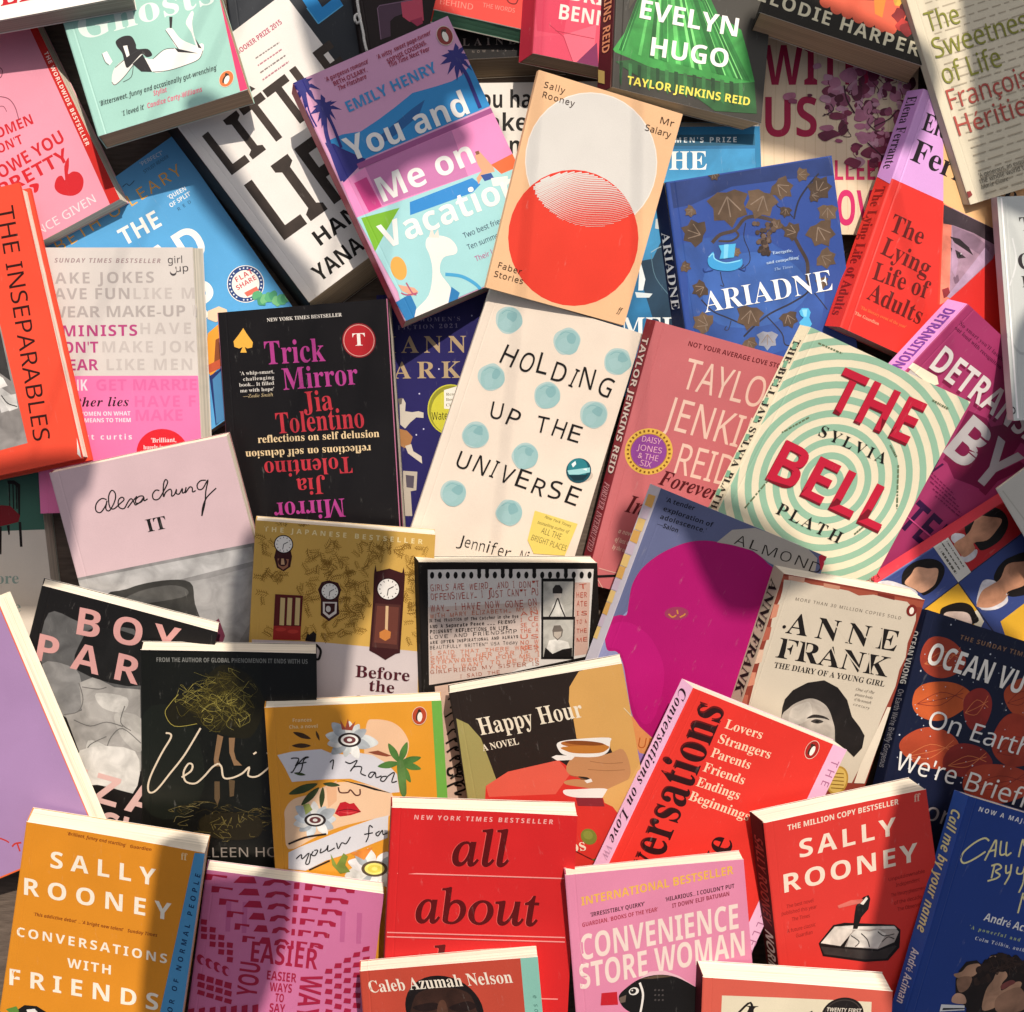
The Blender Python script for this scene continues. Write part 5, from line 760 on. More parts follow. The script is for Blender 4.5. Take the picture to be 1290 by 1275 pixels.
book('paperback_book', 'thin peach pamphlet with a grey disc overlapping a red disc', 'book', (0.0825,0.1317,0.0469), (0.9492,-0.2378,-0.206,0.1957,-0.0664,0.9784),
     (-55.4,80.2,57.3,80.9,53.9,-80.1,-53.9,-79.5), (-0.5,-0.4), 4, '#e9bb90', art=[
'illustration',('c','#f2e6dc',-0.6,28,49.98,49.98,16),('c','#dad6d1',-0.6,28,49.26,49.26,16),('c','#e03d2c',0.5,-28.4,49.16,49.16,15),('l','#dad6d1',1.2,(-342,46,-308,74,-285,94)),
('l','#dad6d1',1.17,(-373,7,-338,34,-304,62,-271,91,-237,119,-214,138)),('l','#dad6d1',1.13,(-381,-13,-346,12,-312,40,-279,68,-245,97,-211,125,-176,152,-165,160)),
('l','#dad6d1',1.1,(-377,-26,-343,0,-309,27,-275,56,-242,85,-208,113,-173,139,-138,163,-114,177)),('l','#dad6d1',1.06,(-363,-30,-328,-4,-294,24,-261,53,-227,82,-193,109,-158,134,-122,157,-86,177,-61,188)),
('l','#dad6d1',1.03,(-359,-43,-325,-17,-291,11,-257,40,-224,69,-189,96,-155,122,-119,145,-83,164,-45,181,-7,195,-7,195)),('l','#dad6d1',1,(-356,-55,-322,-29,-288,-1,-254,28,-220,56,-186,84,-151,109,-116,132,-79,152,-42,168,-4,182,35,195,35,195)),
('l','#dad6d1',0.96,(-341,-60,-307,-33,-273,-4,-240,25,-206,53,-171,80,-136,104,-100,126,-63,145,-26,161,13,174,51,186,64,190)),('l','#dad6d1',0.93,(-338,-72,-304,-45,-270,-17,-236,12,-202,40,-168,67,-133,92,-97,113,-60,132,-22,148,16,161,55,174,94,186,107,190)),
('l','#dad6d1',0.89,(-323,-76,-289,-49,-255,-20,-222,9,-188,37,-153,63,-118,87,-81,107,-44,125,-6,140,32,153,71,165,110,177,123,181)),('l','#dad6d1',0.86,(-320,-89,-286,-61,-252,-32,-218,-4,-184,24,-150,51,-114,74,-78,95,-41,112,-3,127,36,140,74,152,113,164,152,177,152,177)),
('l','#dad6d1',0.83,(-305,-92,-271,-64,-237,-35,-204,-7,-169,21,-134,46,-99,69,-62,88,-25,105,13,119,52,132,91,143,130,156,168,169,168,169)),('l','#dad6d1',0.79,(-290,-96,-257,-67,-223,-38,-189,-10,-154,17,-119,41,-83,63,-47,81,-9,97,29,111,68,123,107,135,146,147,185,162,185,162)),
('l','#dad6d1',0.76,(-287,-108,-253,-80,-219,-51,-186,-23,-151,4,-116,29,-80,50,-43,69,-5,85,33,98,72,110,111,122,150,135,188,149,213,160)),('l','#dad6d1',0.72,(-272,-112,-239,-83,-205,-54,-171,-26,-136,0,-101,23,-64,44,-27,62,11,77,49,90,88,101,127,113,166,126,204,141,229,153)),
('l','#dad6d1',0.69,(-269,-124,-235,-96,-201,-67,-167,-39,-133,-13,-97,11,-61,31,-24,49,14,64,53,77,91,89,130,101,169,114,208,129,233,140)),('l','#dad6d1',0.66,(-254,-127,-221,-99,-187,-70,-153,-43,-118,-17,-82,5,-45,25,-8,41,30,56,69,68,108,80,147,92,185,106,224,122,249,134)),
('l','#dad6d1',0.62,(-240,-130,-206,-102,-172,-73,-138,-46,-102,-22,-66,0,-30,18,8,34,46,47,85,59,124,71,163,84,202,98,240,115,264,128)),('l','#dad6d1',0.59,(-225,-133,-191,-105,-157,-77,-123,-51,-87,-27,-51,-7,-14,11,24,26,63,39,102,51,141,62,180,75,218,90,255,108,280,122)),
('l','#dad6d1',0.55,(-222,-146,-188,-117,-154,-89,-119,-63,-84,-40,-47,-19,-10,-2,28,13,66,26,105,38,144,50,183,63,221,78,259,95,296,116,296,116)),('l','#dad6d1',0.52,(-207,-149,-173,-121,-139,-93,-104,-68,-68,-45,-32,-26,6,-9,44,5,83,17,122,29,161,41,199,55,237,71,275,89,299,104)),
('l','#dad6d1',0.49,(-193,-152,-159,-124,-124,-97,-89,-73,-53,-51,-16,-33,22,-17,60,-4,99,9,138,20,177,33,215,47,253,64,291,83,315,98)),('l','#dad6d1',0.45,(-178,-155,-144,-127,-109,-101,-74,-78,-37,-57,0,-40,38,-25,76,-12,115,0,154,12,193,24,232,39,269,57,306,78,318,86)),
('l','#dad6d1',0.42,(-163,-158,-129,-131,-94,-106,-58,-83,-22,-64,16,-47,54,-33,93,-21,132,-9,171,3,210,16,248,32,285,51,322,73,334,81)),('l','#dad6d1',0.38,(-160,-171,-126,-144,-91,-119,-55,-96,-18,-77,19,-60,57,-46,96,-34,135,-22,174,-10,213,4,251,19,289,38,325,60,349,76)),
('l','#dad6d1',0.35,(-145,-175,-111,-148,-75,-123,-39,-102,-2,-84,35,-68,74,-54,113,-42,152,-31,191,-18,229,-4,267,13,304,32,341,55,353,63)),('l','#dad6d1',0.31,(-130,-178,-96,-152,-60,-129,-24,-108,13,-91,51,-76,90,-63,129,-51,168,-39,207,-27,245,-12,283,6,320,27,356,51,368,59)),
('l','#dad6d1',0.28,(-115,-182,-81,-157,-45,-134,-8,-115,29,-98,68,-84,106,-72,146,-60,185,-48,223,-35,261,-19,299,0,336,22,372,46,372,46)),('l','#dad6d1',0.25,(-89,-177,-53,-154,-17,-134,20,-116,58,-101,97,-89,136,-77,175,-65,214,-52,252,-37,290,-20,327,1,363,25,375,34)),
('l','#dad6d1',0.21,(-74,-182,-38,-160,-1,-140,36,-124,74,-110,113,-97,152,-86,191,-74,230,-60,268,-44,306,-26,343,-4,379,21,390,30)),('l','#dad6d1',0.21,(-59,-187,-22,-165,15,-147,52,-131,91,-118,130,-106,169,-94,208,-82,246,-68,284,-51,322,-32,358,-9,394,17,394,17)),
('l','#dad6d1',0.21,(-31,-185,5,-166,43,-149,81,-135,120,-123,159,-111,198,-99,237,-86,275,-70,313,-51,349,-30,362,-22)),('l','#dad6d1',0.21,(-16,-191,21,-173,59,-157,98,-144,137,-132,176,-120,215,-108,253,-94,291,-77,316,-64)),
('l','#dad6d1',0.21,(25,-185,63,-170,101,-156,140,-144,179,-133,218,-120,257,-106,269,-101)),('l','#dad6d1',0.21,(66,-182,104,-169,143,-157,183,-146,209,-137)),
'author_name',('t','#3b2417','Sally',-48.9,69.4,0.2,15.8,4.32,'n'),('t','#3b2417','Rooney',-48.2,62.3,0.5,24.4,4.33,'n'),'title',('t','#3b2417','Mr',41.9,69.7,0.9,10.8,4.65,'n'),
('t','#3b2417','Salary',32,61.5,-0.1,20.4,4.53,'n'),'blurb',('t','#3b2417','Faber',-49,-63.6,-1.9,17.8,4.22,'n'),('t','#3b2417','Stories',-50.3,-70.4,-0.3,21.9,4.22,'n'),
'logo',('t','#3b2417','ff',45.7,-72,-3.1,3.9,3.8,'i'),])

book('paperback_book', 'dusty rose paperback with tall pale capitals and a round yellow badge', 'book', (0.1675,-0.0685,0.0268), (0.965,-0.2584,-0.0439,-0.0079,-0.1961,0.9806),
     (-62.4,103.6,61.3,102.5,74.1,-99.4,-54.6,-100.5), (-4.6,-1.5), 11.5, '#cf7175', spine='#8f2c36', art=[
'blurb',('t','#6a1c24','NOT YOUR AVERAGE LOVE STORY',-34.9,92.3,1.2,75.3,3.57,'b'),'author_name',('t','#f3cdbb','TAYLOR',-30.9,61.4,0.6,73.6,22.55,'n'),
('t','#f3cdbb','JENKINS',-36,29.5,0.1,87.9,24.11,'n'),('t','#f3cdbb','REID',-16.4,-1.2,0.8,42,23.23,'n'),'badge',('c','#e9bb52',-38.8,9.4,17.63,17.63,15),
('c','#b98430',-38.8,9.4,13.71,13.71,15),('c','#964a9c',-38.8,9.4,13.11,13.11,15),('l','#8a5a22',1.36,(-244,118,-228,121)),('l','#8a5a22',1.36,(-241,87,-225,86)),
('l','#8a5a22',1.36,(-245,56,-228,52)),('l','#8a5a22',1.36,(-254,27,-239,20)),('l','#8a5a22',1.36,(-270,1,-256,-10)),('l','#8a5a22',1.36,(-290,-21,-279,-34)),
('l','#8a5a22',1.36,(-315,-38,-307,-53)),('l','#8a5a22',1.36,(-343,-49,-338,-66)),('l','#8a5a22',1.36,(-373,-54,-371,-71)),('l','#8a5a22',1.36,(-404,-53,-406,-70)),
('l','#8a5a22',1.36,(-434,-45,-439,-61)),('l','#8a5a22',1.36,(-462,-31,-470,-45)),('l','#8a5a22',1.36,(-486,-11,-498,-23)),('l','#8a5a22',1.36,(-507,13,-520,4)),
('l','#8a5a22',1.36,(-522,41,-537,34)),('l','#8a5a22',1.36,(-531,70,-547,68)),('l','#8a5a22',1.36,(-534,101,-551,102)),('l','#8a5a22',1.35,(-530,132,-547,136)),
('l','#8a5a22',1.35,(-521,161,-536,168)),('l','#8a5a22',1.35,(-505,187,-519,197)),('l','#8a5a22',1.35,(-485,209,-496,222)),('l','#8a5a22',1.35,(-460,225,-468,240)),
('l','#8a5a22',1.35,(-432,237,-437,253)),('l','#8a5a22',1.35,(-402,242,-404,258)),('l','#8a5a22',1.35,(-372,240,-370,257)),('l','#8a5a22',1.35,(-342,232,-337,248)),
('l','#8a5a22',1.35,(-314,218,-306,233)),('l','#8a5a22',1.35,(-289,199,-278,211)),('l','#8a5a22',1.35,(-269,175,-256,185)),('l','#8a5a22',1.36,(-254,148,-239,154)),
('t','#f0b4cc','DAISY',-46.1,15.5,5.2,14.1,4.32,'n'),('t','#f0b4cc','JONES',-47.8,8.6,5.6,18.4,4.34,'n'),('t','#f0b4cc','& THE',-45.4,2.8,4.6,15.1,4.35,'n'),
('t','#f0b4cc','SIX',-42.3,-2.2,2.4,8.4,4.35,'n'),'title',('t','#581419','Forever,',-25.3,-12.3,-1.2,48.3,11.22,'sj'),('t','#581419','Interrupted',-43,-39.1,-0.4,69.6,13.41,'sj'),
'blurb',('t','#f3cdbb','a novel',-42.6,-56.3,-0.2,12,3.5,'bi'),('t','#f3cdbb','of loss and love',-43.3,-63.2,-1.3,19.7,3.51,'bi'),('t','#f3cdbb','by the author',-43.6,-69.1,-2.9,15.5,3.2,'bi'),
'border',('l','#e9b9ad',0.62,(-489,-865,-360,-867,-202,-854)),('l','#1a1214',1.85,(-476,-929,-353,-889,-193,-885)),('l','#e9b9ad',0.62,(-469,-953,-369,-1053,-379,-1072)),
'spine_title',('t','#f1dcd2','TAYLOR JENKINS REID',13.5,-13.1,-2.1,104.6,9.27,'b'),('t','#e7a0a6','FOREVER, INTERRUPTED',125.7,-16.7,-2.1,54.8,8.96,'sj'),
])

book('paperback_book', 'lilac and scarlet paperback with dark serif title and half a face', 'book', (0.3576,0.106,0.0189), (0.9221,-0.3562,-0.1513,0.1702,0.022,0.9852),
     (-60.3,95.1,69,99.7,73.5,-99.7,-61.3,-95.1), (-5.2,0), 13.4, '#df342c', mat='gloss', page='#e8b69a', art=[
'top_panel',('p','#dba3e0',(-725,1040,-470,1054,-166,224,-631,229)),('p','#f2bf86',(-470,1054,857,1133,729,101,-162,213)),'photograph',('p','#a7869c',(-168,211,361,184,349,-52,129,-433,67,-509)),
('p','#e2816c',(-168,211,-84,207,127,-447,67,-509)),('p','#3d3038',(-166,205,361,184,345,74,143,95,-34,87,-110,69)),('p','#8d7086',(-40,84,147,84,301,44,291,-44,-1,-2)),
('p','#2a2026',(-29,-1,49,12,143,-20,194,-64,111,-46,23,-31)),('p','#3a2c34',(5,-76,75,-80,146,-102,93,-130,33,-116)),('c','#120d12',8.9,-9.9,1.69,1.69,22),
('c','#d9cdd6',9.9,-8.9,0.52,0.52,22),('p','#7d5f74',(100,-280,128,-243,160,-294,128,-319)),('p','#b391ad',(-7,-5,96,-154,118,-273,68,-229)),('p','#8a2c34',(46,-396,88,-361,127,-409,81,-452)),
('p','#b79ab8',(264,29,351,-19,129,-433,101,-432)),'lower_panel',('p','#d02a26',(353,-25,688,20,768,-972,645,-1018,-76,-917,131,-439)),('p','#f0402f',(-168,211,-159,214,67,-509,49,-516)),
'title',('t','#611612','The',-49.9,-14.1,-1.6,27.7,13.32,'s'),('t','#611612','Lying',-50.5,-32.7,-3.7,40.7,13.32,'s'),('t','#611612','Life of',-50.2,-52.7,2.4,46,13.15,'s'),
('t','#611612','Adults',-49.3,-68,-3.5,45.6,13.22,'s'),'author_name',('t','#1c1216','Ferrante',-52.3,41.4,-1.1,89.9,16.65,'s'),('t','#1c1216','Elena',-51.7,66,1.7,37.4,13.51,'s'),
'blurb',('t','#f0703f',"'The literary event of the year'",-51.3,-76.9,-0.8,38.5,2.38,'s'),('t','#f3a083','The Guardian',-54,-82.3,-2.2,20.3,2.38,'s'),'spine_panel',
('p','#d79ae0',(-228,-361,-89,152,770,7,622,-324)),'spine_title',('t','#33202e','Elena Ferrante',5.1,-11.5,0,59.1,8.63,'s'),('t','#8c1a18','The Lying Life of Adults',78.7,-16.7,2.6,102.3,8.6,'s'),
])

book('paperback_book', 'magenta paperback with outlined grey capitals and a lilac lettered spine', 'book', (0.3389,-0.054,0.0286), (0.7467,-0.6256,-0.226,0.1313,-0.1944,0.9721),
     (-60.2,97.7,80.2,101.4,78.1,-92.8,-64.1,-89.1), (-8.5,-4.3), 10.6, '#a8386a', mat='gloss', spine='#e495d2', art=[
'title',('p','#7a1a46',(80,72,-31,434,128,484,198,461,394,702,455,590,544,92,394,53,257,3)),('t','#7c1b45','DETRANSITION',-49.2,43.4,5.7,152.6,20.71,'x'),
('t','#e6dfdc','DETRANSITION',-49.5,46.2,5.8,152.5,19.55,'b'),('t','#7c1b45','BABY',-56.2,2.5,2.2,121.9,35.72,'x'),('t','#bfb9bb','BABY',-57.8,5.8,2.8,117.1,35.07,'b'),
'author_name',('t','#4a1644','TORREY',-32.8,-14.4,1.2,45.2,16.15,'x'),('t','#35123f','PETERS',-11.2,-52.9,0.3,84.2,24.62,'x'),'blurb',('t','#5a1238',"'So smart you'll laugh",-55.3,83,3.6,46.3,2.82,'s'),
('t','#5a1238',"out loud with recognition'",-55.1,78.6,2.3,49.9,2.83,'s'),('l','#7a1a4c',0.88,(20,-78,60,-79)),('l','#7a1a4c',0.88,(70,-79,107,-80)),('l','#7a1a4c',0.88,(116,-80,143,-80)),
('l','#7a1a4c',0.88,(152,-80,174,-81)),('l','#7a1a4c',0.88,(183,-81,213,-82)),('l','#7a1a4c',0.88,(222,-82,249,-82)),('l','#7a1a4c',0.89,(258,-83,297,-83)),
('l','#7a1a4c',0.89,(306,-83,329,-84)),('l','#7a1a4c',0.89,(339,-84,343,-84)),('l','#7a1a4c',0.88,(74,-104,91,-104)),('l','#7a1a4c',0.88,(101,-104,140,-105)),
('l','#7a1a4c',0.88,(150,-105,187,-105)),('l','#7a1a4c',0.88,(196,-105,217,-105)),('l','#7a1a4c',0.88,(227,-105,255,-106)),('l','#7a1a4c',0.89,(265,-106,292,-106)),
('l','#7a1a4c',0.89,(302,-106,336,-106)),('l','#7a1a4c',0.89,(345,-106,383,-106)),('l','#7a1a4c',0.89,(393,-107,393,-107)),('l','#7a1a4c',0.88,(129,-131,171,-131)),
('l','#7a1a4c',0.88,(181,-130,223,-130)),('l','#7a1a4c',0.88,(232,-130,247,-130)),('l','#7a1a4c',0.89,(256,-130,272,-130)),('l','#7a1a4c',0.89,(281,-130,320,-130)),
('l','#7a1a4c',0.89,(330,-130,366,-129)),('l','#7a1a4c',0.89,(375,-129,409,-129)),('l','#7a1a4c',0.89,(419,-129,441,-129)),('l','#7a1a4c',0.88,(183,-157,203,-157)),
('l','#7a1a4c',0.88,(212,-157,242,-156)),('l','#7a1a4c',0.88,(251,-156,275,-156)),('l','#7a1a4c',0.89,(284,-155,316,-155)),('l','#7a1a4c',0.89,(325,-155,357,-154)),
('l','#7a1a4c',0.89,(366,-154,381,-154)),('l','#7a1a4c',0.89,(390,-153,403,-153)),('l','#7a1a4c',0.89,(413,-153,451,-152)),('l','#7a1a4c',0.89,(461,-152,482,-152)),
('l','#7a1a4c',0.89,(491,-151,495,-151)),('l','#7a1a4c',0.88,(238,-184,258,-183)),('l','#7a1a4c',0.89,(267,-183,282,-183)),('l','#7a1a4c',0.89,(292,-182,316,-181)),
('l','#7a1a4c',0.89,(325,-181,342,-181)),('l','#7a1a4c',0.89,(351,-180,366,-180)),('l','#7a1a4c',0.89,(375,-180,400,-179)),('l','#7a1a4c',0.89,(409,-178,450,-177)),
('l','#7a1a4c',0.89,(459,-177,496,-176)),('l','#7a1a4c',0.89,(506,-175,542,-174)),'sticker',('p','#efe6cf',(-618,360,-615,408,-401,456,-349,423,-388,375)),
'border',('l','#d9538e',0.94,(79,-438,697,-422)),'spine_title',('t','#7b3a9c','DETRANSITION',7.5,-6.2,-2,56.4,7.57,'b'),])

book('paperback_book', 'beige book with thin olive and brick red words over faint text', 'book', (0.4044,0.249,0.0222), (0.9361,0.3087,-0.1685,0.1711,0.0188,0.9851),
     (-71.3,98.9,72.4,101.8,74.7,-105.1,-70.4,-102.1), (-1.3,1.6), 5.8, '#ddd2ba', art=[
'faint_text',('l','#b7aa94',0.99,(-581,723,-461,727)),('l','#b7aa94',1,(-432,727,-319,731)),('l','#b7aa94',1,(-290,731,-209,734)),('l','#b7aa94',1.01,(-180,734,-115,736)),
('l','#b7aa94',1.01,(-86,737,4,740)),('l','#b7aa94',1.02,(34,740,114,743)),('l','#b7aa94',1.02,(144,743,262,747)),('l','#b7aa94',1.03,(292,748,362,749)),
('l','#b7aa94',1.03,(393,750,404,751)),('l','#b7aa94',0.99,(-581,665,-529,666)),('l','#b7aa94',1,(-500,667,-379,670)),('l','#b7aa94',1,(-350,671,-236,674)),
('l','#b7aa94',1.01,(-206,675,-142,677)),('l','#b7aa94',1.01,(-112,678,-24,680)),('l','#b7aa94',1.02,(6,681,90,683)),('l','#b7aa94',1.02,(120,684,224,686)),
('l','#b7aa94',1.03,(254,687,373,690)),('l','#b7aa94',1.03,(404,691,405,691)),('l','#b7aa94',0.99,(-580,607,-449,610)),('l','#b7aa94',1,(-420,611,-288,614)),
('l','#b7aa94',1.01,(-259,615,-214,616)),('l','#b7aa94',1.01,(-184,617,-137,618)),('l','#b7aa94',1.01,(-107,619,15,622)),('l','#b7aa94',1.02,(44,623,157,626)),
('l','#b7aa94',1.02,(187,626,294,629)),('l','#b7aa94',1.03,(324,630,395,632)),('l','#b7aa94',0.99,(-579,549,-518,550)),('l','#b7aa94',1,(-489,551,-397,553)),
('l','#b7aa94',1,(-368,554,-292,556)),('l','#b7aa94',1.01,(-263,556,-164,559)),('l','#b7aa94',1.01,(-135,559,-34,562)),('l','#b7aa94',1.02,(-4,563,42,564)),
('l','#b7aa94',1.02,(72,564,113,565)),('l','#b7aa94',1.02,(143,566,266,569)),('l','#b7aa94',1.03,(296,570,362,571)),('l','#b7aa94',1.03,(392,572,407,572)),
('l','#b7aa94',0.99,(-579,490,-517,492)),('l','#b7aa94',1,(-488,492,-439,494)),('l','#b7aa94',1,(-410,494,-332,496)),('l','#b7aa94',1.01,(-303,497,-249,498)),
('l','#b7aa94',1.01,(-219,499,-173,500)),('l','#b7aa94',1.01,(-144,500,-65,502)),('l','#b7aa94',1.02,(-35,503,95,506)),('l','#b7aa94',1.02,(125,507,245,509)),
('l','#b7aa94',1.03,(275,510,392,513)),('l','#b7aa94',0.99,(-578,432,-479,434)),('l','#b7aa94',1,(-450,435,-339,437)),('l','#b7aa94',1.01,(-309,438,-192,440)),
('l','#b7aa94',1.01,(-163,441,-30,444)),('l','#b7aa94',1.02,(0,445,113,447)),('l','#b7aa94',1.02,(143,448,275,451)),('l','#b7aa94',1.03,(305,451,348,452)),
('l','#b7aa94',1.03,(378,453,409,454)),('l','#b7aa94',1,(-578,374,-462,376)),('l','#b7aa94',1,(-433,377,-313,379)),('l','#b7aa94',1.01,(-284,380,-197,382)),
('l','#b7aa94',1.01,(-168,382,-103,383)),('l','#b7aa94',1.02,(-73,384,-33,385)),('l','#b7aa94',1.02,(-4,386,102,388)),('l','#b7aa94',1.02,(132,388,219,390)),
('l','#b7aa94',1.03,(249,391,365,393)),('l','#b7aa94',1.04,(395,394,410,394)),('l','#b7aa94',1,(-577,315,-507,317)),('l','#b7aa94',1,(-478,317,-424,318)),
('l','#b7aa94',1,(-395,319,-292,321)),('l','#b7aa94',1.01,(-263,321,-216,322)),('l','#b7aa94',1.01,(-187,323,-95,325)),('l','#b7aa94',1.02,(-65,325,11,327)),
('l','#b7aa94',1.02,(41,327,86,328)),('l','#b7aa94',1.02,(116,329,206,331)),('l','#b7aa94',1.03,(236,331,280,332)),('l','#b7aa94',1.03,(310,333,394,334)),
('l','#b7aa94',1,(-576,257,-515,258)),('l','#b7aa94',1,(-486,259,-354,261)),('l','#b7aa94',1.01,(-324,261,-273,262)),('l','#b7aa94',1.01,(-243,263,-135,265)),
('l','#b7aa94',1.02,(-105,265,-57,266)),('l','#b7aa94',1.02,(-27,267,37,268)),('l','#b7aa94',1.02,(67,269,206,271)),('l','#b7aa94',1.03,(236,272,297,273)),
('l','#b7aa94',1.03,(327,273,411,275)),('l','#b7aa94',1,(-576,198,-492,200)),('l','#b7aa94',1,(-463,200,-387,202)),('l','#b7aa94',1.01,(-358,202,-305,203)),
('l','#b7aa94',1.01,(-276,204,-152,206)),('l','#b7aa94',1.02,(-122,206,-82,207)),('l','#b7aa94',1.02,(-52,207,37,209)),('l','#b7aa94',1.02,(67,209,197,212)),
('l','#b7aa94',1.03,(227,212,275,213)),('l','#b7aa94',1.03,(305,213,401,215)),('l','#b7aa94',1,(-575,140,-481,141)),('l','#b7aa94',1,(-451,142,-371,143)),
('l','#b7aa94',1.01,(-341,144,-245,145)),('l','#b7aa94',1.01,(-216,146,-156,147)),('l','#b7aa94',1.02,(-127,147,-7,149)),('l','#b7aa94',1.02,(23,149,145,151)),
('l','#b7aa94',1.03,(175,152,280,154)),('l','#b7aa94',1.03,(310,154,367,155)),('l','#b7aa94',1.04,(397,155,413,156)),('l','#b7aa94',1,(-574,81,-492,83)),
('l','#b7aa94',1,(-462,83,-369,84)),('l','#b7aa94',1.01,(-339,85,-210,87)),('l','#b7aa94',1.01,(-180,87,-95,89)),('l','#b7aa94',1.02,(-65,89,25,90)),('l','#b7aa94',1.02,(55,91,153,92)),
('l','#b7aa94',1.03,(183,93,242,93)),('l','#b7aa94',1.03,(272,94,363,95)),('l','#b7aa94',1.04,(393,96,414,96)),('l','#b7aa94',1,(-574,23,-489,24)),('l','#b7aa94',1,(-460,24,-356,26)),
('l','#b7aa94',1.01,(-327,26,-222,28)),('l','#b7aa94',1.01,(-193,28,-139,29)),('l','#b7aa94',1.02,(-110,29,-69,30)),('l','#b7aa94',1.02,(-39,30,37,31)),
('l','#b7aa94',1.03,(67,32,134,32)),('l','#b7aa94',1.03,(164,33,285,34)),('l','#b7aa94',1.04,(316,35,415,36)),('l','#b7aa94',1,(-573,-36,-509,-35)),('l','#b7aa94',1,(-480,-34,-374,-33)),
('l','#b7aa94',1.01,(-345,-33,-238,-32)),('l','#b7aa94',1.01,(-209,-31,-86,-30)),('l','#b7aa94',1.02,(-56,-29,2,-29)),('l','#b7aa94',1.02,(32,-28,95,-27)),
('l','#b7aa94',1.03,(125,-27,179,-26)),('l','#b7aa94',1.03,(209,-26,272,-25)),('l','#b7aa94',1.04,(302,-25,416,-24)),('l','#b7aa94',1,(-572,-94,-523,-94)),
('l','#b7aa94',1,(-494,-93,-386,-92)),('l','#b7aa94',1.01,(-357,-92,-254,-91)),('l','#b7aa94',1.01,(-224,-90,-92,-89)),('l','#b7aa94',1.02,(-63,-89,4,-88)),
('l','#b7aa94',1.03,(34,-88,99,-87)),('l','#b7aa94',1.03,(129,-86,242,-85)),('l','#b7aa94',1.03,(272,-85,379,-84)),('l','#b7aa94',1.04,(409,-83,417,-83)),
('l','#b7aa94',1,(-572,-153,-439,-152)),('l','#b7aa94',1.01,(-410,-151,-369,-151)),('l','#b7aa94',1.01,(-340,-151,-229,-149)),('l','#b7aa94',1.02,(-199,-149,-144,-149)),
('l','#b7aa94',1.02,(-114,-148,23,-147)),('l','#b7aa94',1.03,(53,-147,94,-146)),('l','#b7aa94',1.03,(124,-146,252,-145)),('l','#b7aa94',1.04,(282,-144,391,-143)),
('l','#b7aa94',1,(-571,-211,-497,-211)),('l','#b7aa94',1.01,(-468,-211,-382,-210)),('l','#b7aa94',1.01,(-353,-210,-272,-209)),('l','#b7aa94',1.01,(-243,-209,-160,-208)),
('l','#b7aa94',1.02,(-130,-208,-50,-207)),('l','#b7aa94',1.02,(-20,-207,85,-206)),('l','#b7aa94',1.03,(115,-206,181,-205)),('l','#b7aa94',1.03,(211,-205,315,-204)),
('l','#b7aa94',1.04,(345,-204,386,-203)),('l','#b7aa94',1.04,(417,-203,419,-203)),('l','#b7aa94',1,(-570,-270,-481,-269)),('l','#b7aa94',1.01,(-451,-269,-334,-268)),
('l','#b7aa94',1.01,(-304,-268,-170,-267)),('l','#b7aa94',1.02,(-141,-267,-72,-266)),('l','#b7aa94',1.02,(-43,-266,73,-265)),('l','#b7aa94',1.03,(103,-265,214,-264)),
('l','#b7aa94',1.04,(244,-264,350,-263)),('l','#b7aa94',1.04,(381,-263,420,-263)),('l','#b7aa94',1,(-570,-329,-513,-329)),('l','#b7aa94',1.01,(-484,-328,-380,-328)),
('l','#b7aa94',1.01,(-351,-328,-279,-327)),('l','#b7aa94',1.02,(-249,-327,-191,-327)),('l','#b7aa94',1.02,(-161,-326,-73,-326)),('l','#b7aa94',1.02,(-43,-326,46,-325)),
('l','#b7aa94',1.03,(75,-325,163,-324)),('l','#b7aa94',1.03,(193,-324,279,-324)),('l','#b7aa94',1.04,(310,-323,376,-323)),('l','#b7aa94',1.04,(407,-323,421,-323)),
('l','#b7aa94',1,(-569,-388,-464,-387)),('l','#b7aa94',1.01,(-435,-387,-319,-386)),('l','#b7aa94',1.01,(-290,-386,-199,-386)),('l','#b7aa94',1.02,(-169,-386,-79,-385)),
('l','#b7aa94',1.02,(-50,-385,29,-385)),('l','#b7aa94',1.03,(59,-384,199,-384)),('l','#b7aa94',1.04,(229,-384,298,-383)),('l','#b7aa94',1.04,(328,-383,384,-383)),
('l','#b7aa94',1.04,(414,-383,422,-383)),('l','#b7aa94',1,(-568,-446,-441,-446)),('l','#b7aa94',1.01,(-412,-446,-306,-445)),('l','#b7aa94',1.02,(-276,-445,-161,-445)),
('l','#b7aa94',1.02,(-131,-445,-2,-444)),('l','#b7aa94',1.03,(28,-444,93,-444)),('l','#b7aa94',1.03,(123,-444,227,-443)),('l','#b7aa94',1.04,(257,-443,389,-443)),
('l','#b7aa94',1.04,(419,-443,423,-443)),('l','#b7aa94',1,(-568,-505,-513,-505)),('l','#b7aa94',1.01,(-484,-505,-377,-505)),('l','#b7aa94',1.01,(-348,-505,-246,-504)),
('l','#b7aa94',1.02,(-216,-504,-130,-504)),('l','#b7aa94',1.02,(-100,-504,-39,-504)),('l','#b7aa94',1.03,(-9,-504,110,-503)),('l','#b7aa94',1.03,(140,-503,261,-503)),
('l','#b7aa94',1.04,(291,-503,383,-503)),('l','#b7aa94',1.04,(413,-503,424,-503)),('l','#b7aa94',1.01,(-567,-564,-435,-564)),('l','#b7aa94',1.01,(-405,-564,-352,-564)),
('l','#b7aa94',1.02,(-323,-564,-281,-564)),('l','#b7aa94',1.02,(-252,-564,-114,-563)),('l','#b7aa94',1.02,(-84,-563,-26,-563)),('l','#b7aa94',1.03,(4,-563,56,-563)),
('l','#b7aa94',1.03,(85,-563,191,-563)),('l','#b7aa94',1.04,(221,-563,296,-563)),('l','#b7aa94',1.04,(326,-563,425,-563)),('l','#b7aa94',1.01,(-566,-623,-437,-623)),
